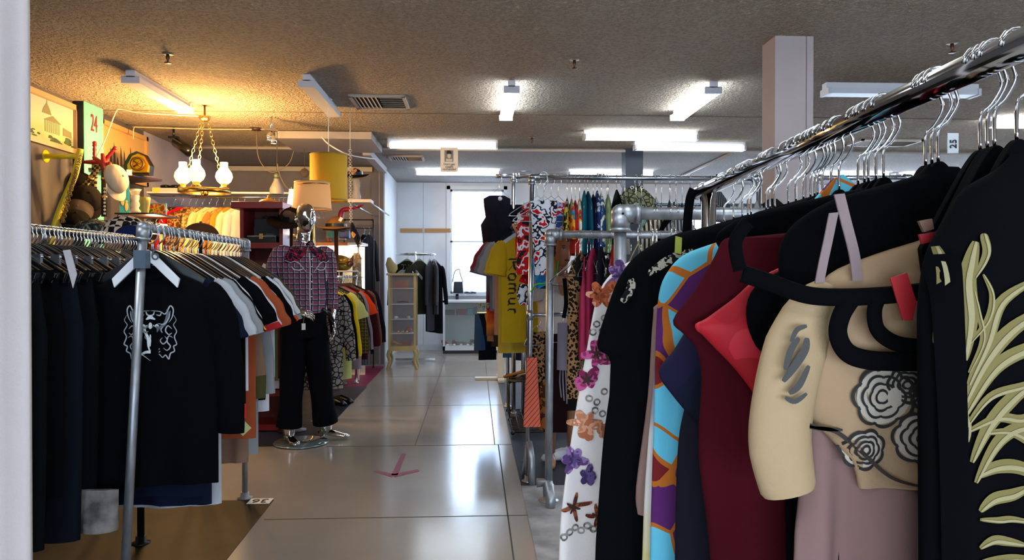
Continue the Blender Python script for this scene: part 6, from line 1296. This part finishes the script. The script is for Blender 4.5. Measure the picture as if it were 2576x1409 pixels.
strip(1416, 812, 930, 4.6, .035, cloth('#8a8290'), 'silvery lilac ribboned cloth hanging low beside the leopard dress', 'cloth', 10, 2, 'lower clothes', kind='skirt', hk=None)
m = MB()
for k in range(3): m.tube(spline([at(1410 + k * 6, 925, 4.6), at(1408 + k * 8, 960, 4.6), at(1412 + k * 7, 1000 + k * 8, 4.6)], 3), .005, 5)
m.build('lilac_ribbons', cloth('#8a8290'), label='trailing ribbon ends of the silvery lilac cloth', cat='ribbon')
strip(1360, 835, 960, 5.0, .06, LEO, 'leopard print skirt on the low crossbar', 'skirt', 14, 2, 'lower clothes', kind='skirt', hk=None)
strip(1372, 960, 1080, 4.98, .04, HB('#8a4a14', '#3a1c0c', '#b8701c', s=20), 'orange-brown patterned skirt below the leopard skirt', 'skirt', 14, 2, 'lower clothes', kind='skirt', hk=None)
strip(1398, 840, 1085, 5.0, .08, cloth('#1e0d10'), 'dark plum dress on the low crossbar', 'dress', 18, 2, 'lower clothes', kind='skirt', hk=None)
strip(1338, 900, 1075, 4.7, .035, pat('stripe', ['#c84030', '#e0903c', '#d06a70'], 14, rot=(0, R(50), 0)), 'red and orange striped bag-shaped cloth beside the tall post', 'cloth', 8, 1, 'lower clothes', kind='skirt', hk=None, flare=.6)
hanger('wire', at(1352, 800, 4.9), R(20), 'wire hanger of the leopard skirt under the crossbar', 'low wire hangers', rr=.014, drop=.05, hw=.09); hanger('wire', at(1410, 792, 4.85), R(20), 'wire hanger of the lilac cloth under the crossbar', 'low wire hangers', rr=.014, drop=.05, hw=.09)
# dark navy wrap behind the floral pieces
# ------------------------------------------------------------------ yellow shirts and neighbours facing the aisle
yc = at(1318, 585, 5.4)
ysr = rack('shirt_rail', [(yc.x + .02, 5.25, .012), (yc.x + .02, 5.25, yc.z + .12), (yc.x - .03, 7.4, yc.z + .12), (yc.x - .03, 7.4, .012)], .017, STEEL, 'steel rail carrying the yellow shirts beside the aisle')
YEL, YEL2, PEA = cloth('#b8941c'), cloth('#c0a03a'), cloth('#b8846c')
G3 = 'shirts beside the aisle'
for i, (Y, L, mt, lb, ct, w, sl) in enumerate([(5.42, .80, YEL, 'yellow T-shirt with black blackletter writing down its front', 'T-shirt', .92, 'short'), (5.56, .90, YEL2, 'second longer yellow T-shirt behind the lettered one', 'T-shirt', .98, 'short'), (5.72, .78, PEA, 'peach T-shirt behind the yellow shirts', 'T-shirt', 1.08, None), (5.86, .58, cloth('#8e8e92'), 'light grey T-shirt left of the yellow shirts', 'T-shirt', 1.12, 'short'),
    (6.0, .6, cloth('#6c7078'), 'slate grey T-shirt with a loose sleeve left of the light grey one', 'T-shirt', 1.2, 'short'), (6.16, .82, pat('grad', ['#3a2c28', '#4a3a34', '#d8781c', '#b81c18', '#5a1c1c', '#6a6a6e', '#8a2024'], 1.15), 'T-shirt with red flames and a row of skulls', 'T-shirt', 1.3, 'short'), (6.32, .6, HB('#2a4068', '#8c2428', '#c8c0c0', s=8), 'red, blue and grey tropical shirt leftmost by the window', 'shirt', 1.28, 'short')]):
    x = yc.x + .02 - .05 * (Y - 5.25) / 2.15; tee((x, Y, yc.z), L, mt, lb, ct, sl, w * .84, seed=i, group=G3, name='hanging_t_shirt' if ct == 'T-shirt' else 'hanging_shirt', depth=.04, splay=.2)
    hanger('wood' if i in (4,) else 'plastic', (x, Y, yc.z + .12), R(rnd.uniform(-4, 4)), 'shaped hanger on the yellow shirt rail', 'hangers on the yellow shirt rail', col=M('#9a9ca2', .3), drop=.085, hw=.2)
# blackletter writing, nib strokes running down the front
ysh = bpy.data.objects['hanging_t_shirt']; ycl = o_cloth['hanging_t_shirt']
LET = {'R': [[(0, 0), (0, 10)], [(0, 10), (3, 9), (6, 10), (7, 8), (5.5, 6), (2, 5)], [(3, 5.5), (5, 3), (7.5, 0)], [(-1.5, 8), (0, 10)], [(1.8, 9), (1.8, 4)]], 'o': [[(0, 1), (0, 6)], [(0, 6), (2, 7.5), (4, 6)], [(4, 6), (4, 1)], [(4, 1), (2, -.5), (0, 1)]], 'm': [[(0, 0), (0, 7)], [(0, 6), (1.5, 7.2), (3, 6)], [(3, 6), (3, 0)], [(3, 6), (4.5, 7.2), (6, 6)], [(6, 6), (6, 0), (7, -.3)]], 'u': [[(0, 7), (0, 1), (1.5, 0), (3.4, 1)], [(3.4, 7), (3.4, 0), (4.4, -.2)]], 'r': [[(0, 7), (0, 0), (1, -.3)], [(0, 6), (2.2, 7), (3, 6)]]}
m = MB(); pen = 0; SC = 3.0
for chh, adv in (('R', 9.5), ('o', 6.5), ('m', 9.5), ('u', 7), ('r', 5)):
    for stv in LET[chh]:
        P = []
        for (x, y) in stv: P.append(at(1280 + y * 2.4, 652 + (pen + x) * 3.9, 5.36))
        P2 = []
        for a, b_ in zip(P, P[1:]): P2 += [a.lerp(b_, t / 4) for t in range(4)]
        P2.append(P[-1]); m.ribbon(P2, .0085, (.75, 0, .66), surf=ycl.surf)
    pen += adv
for px in ([(1296, 585), (1302, 590), (1300, 600), (1308, 602)],): P = spline([at(x, y, 5.36) for x, y in px], 4); m.ribbon(P, .008, (.7, 0, .7), surf=ycl.surf)
m.build('blackletter_print', M('#16120e', .8), ysh, label='black blackletter writing')
fs_ = bpy.data.objects['hanging_t_shirt.005'] if 'hanging_t_shirt.005' in bpy.data.objects else ysh; fcl = o_cloth.get(fs_.name, ycl); m = MB()
for k in range(4):
    p = at(1206 + k * 11, 768 + (k % 2) * 5, 6.05); m.cur = 0; m.ball(Vector((p.x, fcl.surf(p.x, p.z) - .006, p.z)), (.016, .008, .018), 10); m.ball(Vector((p.x, fcl.surf(p.x, p.z - .02) - .006, p.z - .02)), (.009, .007, .01), 8)
    m.cur = 1
    for s in (-1, 1): m.ball(Vector((p.x + s * .006, fcl.surf(p.x, p.z) - .014, p.z)), (.004, .003, .005), 8)
m.build('skull_row', [M('#a89c88', .8), BLKPL], fs_, label='row of small bone coloured skulls')
# lower tier: jeans and skirts
JE = [cloth('#1c2c48'), cloth('#0e1018'), cloth('#2c4464'), cloth('#8a6444'), cloth('#2c2420'), cloth('#16203a'), cloth('#30506c')]
jx = .33
for i, (px, y0, y1, Yd, k, lb, ct) in enumerate([(1215, 790, 880, 7.6, 2, 'mid-blue jeans, leftmost of the lower tier', 'jeans'), (1226, 800, 906, 7.45, 1, 'black trousers in the lower tier', 'trousers'), (1240, 795, 858, 7.3, 3, 'tan trousers leg in the lower tier', 'trousers'), (1254, 800, 870, 7.2, 4, 'dark brown skirt in the lower tier', 'skirt'), (1270, 800, 850, 7.1, 1, 'black shorts in the lower tier', 'shorts'), (1287, 835, 900, 7.8, 6, 'faded blue jeans behind the rack posts', 'jeans'), (1312, 840, 905, 7.7, 5, 'dark indigo jeans right of the rack posts', 'jeans')]):
    strip(px, 790, y1, 7.4, .085, JE[k], lb, ct, 14, i, 'lower tier of jeans and skirts', kind='skirt', hk=None, d=.04)
MB().tube([at(1200, 788, 7.4), at(1330, 788, 7.4)], .014, 10).tube([at(1330, 788, 7.4), (at(1330, 788, 7.4).x, 7.4, .0)], .014, 10).build('lower_rail', STEEL, label='lower steel rail under the flame T-shirt', cat='rail')
# dark vest by the window
vp = at(1250, 492, 6.85); q = Cloth(vp, [(.07, .07, 0), (.125, .125, -.03), (.12, .125, -.1), (.105, .11, -.2), (.15, .15, -.27), (.13, .13, -.44)], .05, .004, 3); q.mesh(b := MB()); o = b.build('dark_vest', cloth('#17151f'), label='dark navy sleeveless vest hanging against the bright window', cat='vest')
MB().lathe([(0, -.006), (.02, -.006), (.02, 0), (0, 0)], at(1258, 500, 6.79), 16, axis='Y').build('round_badge', M('#b8b8bc', .6), o)
hanger('wire', at(1256, 447, 6.85) - Vector((0, 0, 0)), R(5), 'wire hanger holding the dark vest on the display rack', 'vest hanger', rr=.02, drop=.1, hw=.12)
q = Cloth(at(1298, 515, 6.9), [(.06, .06, 0), (.11, .11, -.05), (.11, .12, -.25)], .04, .004, 5); q.mesh(b := MB()); b.build('dark_jacket', cloth('#0f1016'), label='black jacket behind the dark vest', cat='jacket')
# ------------------------------------------------------------------ wire grid shelf
WX0, WX1, WY0, WY1, WZ = at(1290, 1101, 6.05).x, .80, 6.05, 7.05, .37
wg = E('wire_shelf', ((WX0 + WX1) / 2, 6.5, 0), 'black wire cube shelf on the dark mat by the tall post', 'wire shelf')
def grid(y0, y1, z, vert=None):
    m = MB()
    if vert is None:
        for i in range(9): x = WX0 + (WX1 - WX0) * i / 8; m.tube([(x, y0, z), (x, y1, z)], .004 if i % 8 else .006, 5)
        n = int((y1 - y0) / .055)
        for i in range(n + 1): y = y0 + (y1 - y0) * i / n; m.tube([(WX0, y, z), (WX1, y, z)], .004 if i % n else .006, 5)
    else:
        x = vert
        for i in range(8): zz = .03 + (z - .03) * i / 7; m.tube([(x, y0, zz), (x, y1, zz)], .004, 5)
        n = int((y1 - y0) / .055)
        for i in range(n + 1): y = y0 + (y1 - y0) * i / n; m.tube([(x, y, .03), (x, y, z)], .004, 5)
    return m
grid(WY0, WY1, .035).build('bottom_grid', BLKPL, wg); grid(6.6, WY1, WZ).build('top_grid', BLKPL, wg); grid(6.6, WY1, WZ, WX0).build('side_grid', BLKPL, wg)
for y in (WY0, 6.6, WY1):
    for x in (WX0, WX1):
        for z in ((.03,) if y == WY0 else (.03, WZ)): MB().ball((x, y, z), .018, 10).build('corner_ball', BLKPL, wg)
for i, (px, py, c, lb) in enumerate(((1295, 945, '#8a5c30', 'tan strappy shoe on the wire shelf'), (1310, 955, '#c8b49a', 'cream shoe on the wire shelf'), (1296, 965, '#151312', 'black shoe on the wire shelf'), (1318, 940, '#6a4a34', 'brown shoe on the wire shelf'))):
    p = at(px, py, 6.75); p.z = WZ + .02; MB().tube([p + Vector((-.1, .02, .0)), p + Vector((-.02, .0, .02)), p + Vector((.05, 0, .035)), p + Vector((.09, 0, .05))], [.02, .035, .03, .028], 12, b=[.012, .02, .022, .03], up=(0, 0, 1)).build('shoe', cloth(c, .5), label=lb, cat='shoe')
# ------------------------------------------------------------------ gold cabinet with goods
gx0, gx1 = at(976, 700, 10.3).x, at(1046, 700, 10.3).x; gy0, gy1 = 10.3, 10.62; gz = at(1010, 693, 10.3).z; gzb = at(1010, 872, 10.3).z
CRM = M('#a89a6a', .45); gc = E('glass_cabinet', ((gx0 + gx1) / 2, 10.46, 0), 'slim gold-framed glass cabinet on curved legs at the aisle end', 'display cabinet')
for x, y in ((gx0, gy0), (gx1 - .03, gy0), (gx0, gy1 - .03), (gx1 - .03, gy1 - .03)): MB().bb((x, y, gzb), (x + .03, y + .03, gz)).build('upright', CRM, gc)
MB().bb((gx0 - .02, gy0 - .02, gz), (gx1 + .02, gy1 + .02, gz + .03)).build('top', CRM, gc); MB().bb((gx0, gy0, gzb - .06), (gx1, gy1, gzb)).build('bottom_rail', CRM, gc)
for x, s in ((gx0 + .02, -1), (gx1 - .02, 1)):
    for y in (gy0 + .02, gy1 - .02): MB().tube(spline([(x, y, gzb - .05), (x + s * .02, y, gzb - .12), (x, y, .12), (x + s * .03, y, .02), (x + s * .035, y, 0)], 4), [.026] * 8 + [.02] * 4 + [.018] * 5, 8).build('leg', CRM, gc)
MB().bb((gx0, gy1 - .01, gzb), (gx1, gy1, gz)).build('back_panel', M('#5a5a6a', .4), gc)
gs = [at(1010, y, 10.3).z for y in (725, 765, 803, 839)]
for z in gs: MB().bb((gx0 + .03, gy0 + .03, z - .008), (gx1 - .03, gy1 - .03, z)).build('shelf', M('#cfd4e0', .2), gc)
MB().bb((gx0 + .03, gy0 + .005, gzb), (gx1 - .03, gy0 + .01, gz)).build('pane', GLASS, gc); MB().bb((gx1 - .008, gy0 + .03, gzb), (gx1 - .004, gy1 - .03, gz)).build('pane', GLASS, gc)
def shoe(p, c, label, s=1.0, heel=False, rz=0, name='shoe', rough=.4):
    p = Vector(p); Q = Matrix.Rotation(rz, 3, 'Z'); T = lambda x, y, z: p + Q @ Vector((x * s, y * s, z * s)); hl = .06 if heel else .02
    m = MB().tube([T(-.10, 0, hl + .01), T(-.05, 0, hl + .01), T(.02, 0, .028), T(.08, 0, .02), T(.115, 0, .014)], [.02 * s, .03 * s, .034 * s, .03 * s, .008 * s], 12, b=[.03 * s, .028 * s, .022 * s, .015 * s, .008 * s], up=(0, 0, 1))
    if heel: m.tube([T(-.09, 0, hl), T(-.095, 0, 0)], [.012 * s, .005 * s], 8)
    return m.build(name, M(c, rough), label=label, cat='shoe')
gmx = (gx0 + gx1) / 2
MB().box((gmx - .03, 10.45, gs[0] + .05), (.2, .15, .1)).build('red_box', M('#7a1c20', .5), label='dark red box on the top shelf of the gold cabinet', cat='box')
MB().tube([(gmx - .08, 10.42, gs[1] + .02), (gmx, 10.4, gs[1] + .03), (gmx + .08, 10.42, gs[1] + .02)], .012, 8).build('sunglasses', BLKPL, label='dark sunglasses on the second shelf of the gold cabinet', cat='sunglasses')
shoe((gmx - .09, 10.42, gs[2]), '#c8c8cc', 'white trainer on the third cabinet shelf, left one', .7, rz=R(80)); shoe((gmx + .08, 10.42, gs[2]), '#b8b8bc', 'white trainer on the third cabinet shelf, right one', .7, rz=R(100))
for i in range(3): p = Vector((gmx - .06 + i * .06, 10.4, gs[3] + .02)); MB().ball(p, (.02, .02, .016), 10).tube([p, p + Vector((0, 0, -.02))], .012, 8).build('trinket', NT('glint').fin('#e0b050', .1, .8, **{'Emission Color': (1, .7, .3, 1), 'Emission Strength': .0}), label='small golden trinket on the fourth cabinet shelf', cat='trinket', group='golden trinkets in the gold cabinet')
MB().ball((gmx + .08, 10.44, gs[3] + .04), (.05, .04, .04), 12).build('red_purse', M('#8c1c20', .5), label='red purse on the fourth cabinet shelf', cat='purse')
shoe((gmx - .08, 10.42, gzb), '#8a5a34', 'tan sandal on the cabinet floor', .8, True, rz=R(20)); MB().box((gmx + .06, 10.44, gzb + .04), (.12, .1, .07)).build('wallet', M('#6e181c', .5), label='dark red wallet on the cabinet floor', cat='wallet')
p = at(984, 676, 10.4); p.z = gz + .03; m = MB().tube([p + Vector((-.03, 0, .22)), p + Vector((-.02, 0, .14)), p + Vector((.02, 0, .06)), p + Vector((.07, 0, .03))], [.02, .06, .085, .04], 14, b=[.015, .04, .05, .03]); m.build('cream_bag', cloth('#b0a878'), label='soft cream cloth bag on top of the gold cabinet', cat='bag')
# jackets on a round stand behind it
jc = at(1045, 650, 11.3); e = E('coat_stand', (jc.x, 11.3, 0), 'chrome round coat stand behind the gold cabinet', 'clothes stand')
MB().tube([(jc.x, 11.3, .03), (jc.x, 11.3, jc.z + .1)], .018, 12).build('post', CHROME, e); MB().box((jc.x, 11.3, .03), (.6, .06, .03)).box((jc.x, 11.3, .03), (.06, .6, .03)).build('base', CHROME, e)
MB().tube([(jc.x + .3 * math.cos(t), 11.3 + .3 * math.sin(t), jc.z + .06) for t in [2 * PI * i / 24 for i in range(25)]], .012, 8).tube([(jc.x - .3, 11.3, jc.z + .06), (jc.x + .3, 11.3, jc.z + .06)], .01, 8).build('ring_rail', CHROME, e)
for i, (t, mt, lb, L, w) in enumerate(((R(250), cloth('#26261c'), 'olive black jacket at the front of the round coat stand', .75, .95), (R(285), cloth('#34352a'), 'army green jacket on the round coat stand', .8, .95), (R(320), cloth('#3a3a40'), 'charcoal coat on the round coat stand', 1.05, .9), (R(350), cloth('#5a6068'), 'grey-blue jacket on the right of the round coat stand', .8, .9), (R(20), cloth('#1c1e26'), 'black long coat at the right edge of the round coat stand', 1.1, .9))):
    p = Vector((jc.x + .3 * math.cos(t), 11.3 + .3 * math.sin(t), jc.z + .06)); tee(p + Vector((0, 0, -.1)), L, mt, lb, 'jacket', 'long', w * .85, rz=t + PI / 2 + R(25), seed=i, name='hanging_jacket', group='jackets on the round coat stand')
    hanger('plastic', p, t + PI / 2 + R(25), 'grey plastic hanger on the round coat stand', 'hangers on the round coat stand', col=M('#8a8c92', .3), rr=.012, drop=.07, hw=.17)
for i in range(5): hanger('plastic', at(1012 + i * 8, 668, 10.95), R(20 + i * 30), 'empty clear hanger in the bundle by the gold cabinet', 'bundle of empty clear hangers', col=M('#c4c8d0', .2, **{'Alpha': .7}), rr=.012, drop=.06, hw=.15)
# white display case
wx0, wx1, wy0, wy1 = at(1114, 760, 12.3).x, at(1262, 760, 12.3).x, 12.3, 12.72; wz = at(1150, 756, 12.3).z
wc = E('white_display_case', ((wx0 + wx1) / 2, 12.5, 0), 'white-framed glass display case of shoes under the window', 'display case')
MB().bb((wx0, wy0, 0), (wx1, wy1, .05)).build('plinth', M('#1a1a1e', .5), wc)
for x in (wx0, wx1 - .035): MB().bb((x, wy0, .05), (x + .035, wy0 + .035, wz)).build('upright', WHTPL, wc)
MB().bb((wx0, wy0, wz - .035), (wx1, wy1, wz)).build('top', WHTPL, wc); MB().bb((wx0, wy0, .05), (wx1, wy1, .12)).build('bottom', WHTPL, wc); MB().bb((wx0, wy1 - .02, .12), (wx1, wy1, wz)).build('back_panel', M('#8fa09e', .6), wc)
ws = at(1150, 794, 12.35).z; MB().bb((wx0 + .03, wy0 + .08, ws - .01), (wx1 - .03, wy1 - .02, ws)).build('shelf', GLASS, wc); MB().bb((wx0 + .035, wy0 + .008, .12), (wx1 - .035, wy0 + .014, wz - .035)).build('pane', GLASS, wc)
for i, (px, w_, h_, c, lb) in enumerate(((1131, .16, .09, '#3c2c28', 'dark brown wallet on the case shelf'), (1162, .18, .1, '#6a1c20', 'maroon purse on the case shelf'), (1183, .12, .12, '#1c6a74', 'teal round purse on the case shelf'), (1196, .06, .14, '#1c4a60', 'blue pouch on the case shelf'))):
    p = at(px, 794, 12.45); MB().box((p.x, 12.5, ws + h_ / 2), (w_, .06, h_)).build('purse', M(c, .5), label=lb, cat='purse', bevel=.01)
for px, c, lb, hl, rz in ((1121, '#a01820', 'red high-heeled shoe in the white display case', True, 60), (1141, '#6a2c28', 'brown patterned high-heeled shoe in the white display case', True, 95), (1160, '#5a4434', 'olive flat shoe in the white display case, left of pair', False, 10), (1171, '#5a4434', 'olive flat shoe in the white display case, right of pair', False, 10), (1196, '#3a2830', 'dark strappy shoe at the right of the white display case', True, 30)):
    p = at(px, 850, 12.5); shoe((p.x, 12.5, .12), c, lb, 1.0, hl, R(rz))
for i in range(4): p = at(1126 + i * 17, 857, 12.38); MB().box((p.x, 12.38, .14), (.04, .004, .025)).build('price_card', PAPER, label='tiny white price card in front of the case shoes', cat='price card', group='price cards in the white display case')
# things on the window sill
p = at(1153, 738, 12.86); p.y = 12.84; sz = WIN[0][2]; e = E('handbag', (p.x, 12.84, sz), 'black handbag with a looped strap on the window sill', 'handbag')
MB().box((p.x, 12.84, sz + .11), (.18, .07, .2), taper=.85).build('bag_body', M('#10141c', .4), e, bevel=.015); MB().tube(spline([(p.x - .1, 12.84, sz + .2), (p.x - .06, 12.84, sz + .38), (p.x + .02, 12.84, sz + .42), (p.x + .03, 12.84, sz + .35), (p.x + .08, 12.84, sz + .2)], 5), .008, 7).build('strap', M('#10141c', .4), e)
MB().box((p.x, 12.80, sz + .15), (.15, .01, .1)).build('front_flap', M('#1c2230', .4), e)
for i, px in enumerate((1176, 1190)): q = at(px, 736, 12.84); shoe((q.x, 12.84, sz), '#141a26', ['left dark trainer on the window sill', 'right dark trainer on the window sill'][i], .9, False, R(-60))
MB().box(at(1150, 747, 12.86), (.05, .02, .1)).build('hanging_tag', BLKPL, label='small black tag hanging from the sill below the handbag', cat='tag')
# far right clothes behind
for i, (px, mt, lb) in enumerate(((2070, cloth('#c8c4c8'), 'white blouse far right beyond the chrome rail'), (2092, HB('#c83c3c', '#d8d4d4', '#8a1c24', s=12), 'pink and white top far right beyond the chrome rail'), (2110, cloth('#9a989c'), 'grey lace blouse far right beyond the chrome rail'))):
    strip(px - 205, 505, 620, 4.74, .15, mt, lb.replace('far right beyond the chrome rail', 'between the chrome post and the white pillar'), 'blouse', 60, i, 'tops on the tallest rack', railz=T3Z)
for i in range(10): hanger('wire', (fr.x + .06 + i * .06, 5.2, fr.z), R(65 + (i * 23) % 40), 'wire hanger on the far right steel rack', 'wire hangers on the far right steel rack', rr=.017, drop=.12, hw=.17)
strip(1945, 500, 620, 4.78, .13, HB('#0a0a0c', '#0a0a0c', '#0a0a0c', '#8a8478', s=16), 'black top with pale scrollwork beside the white pillar', 'top', 10, 4, 'top by the pillar')
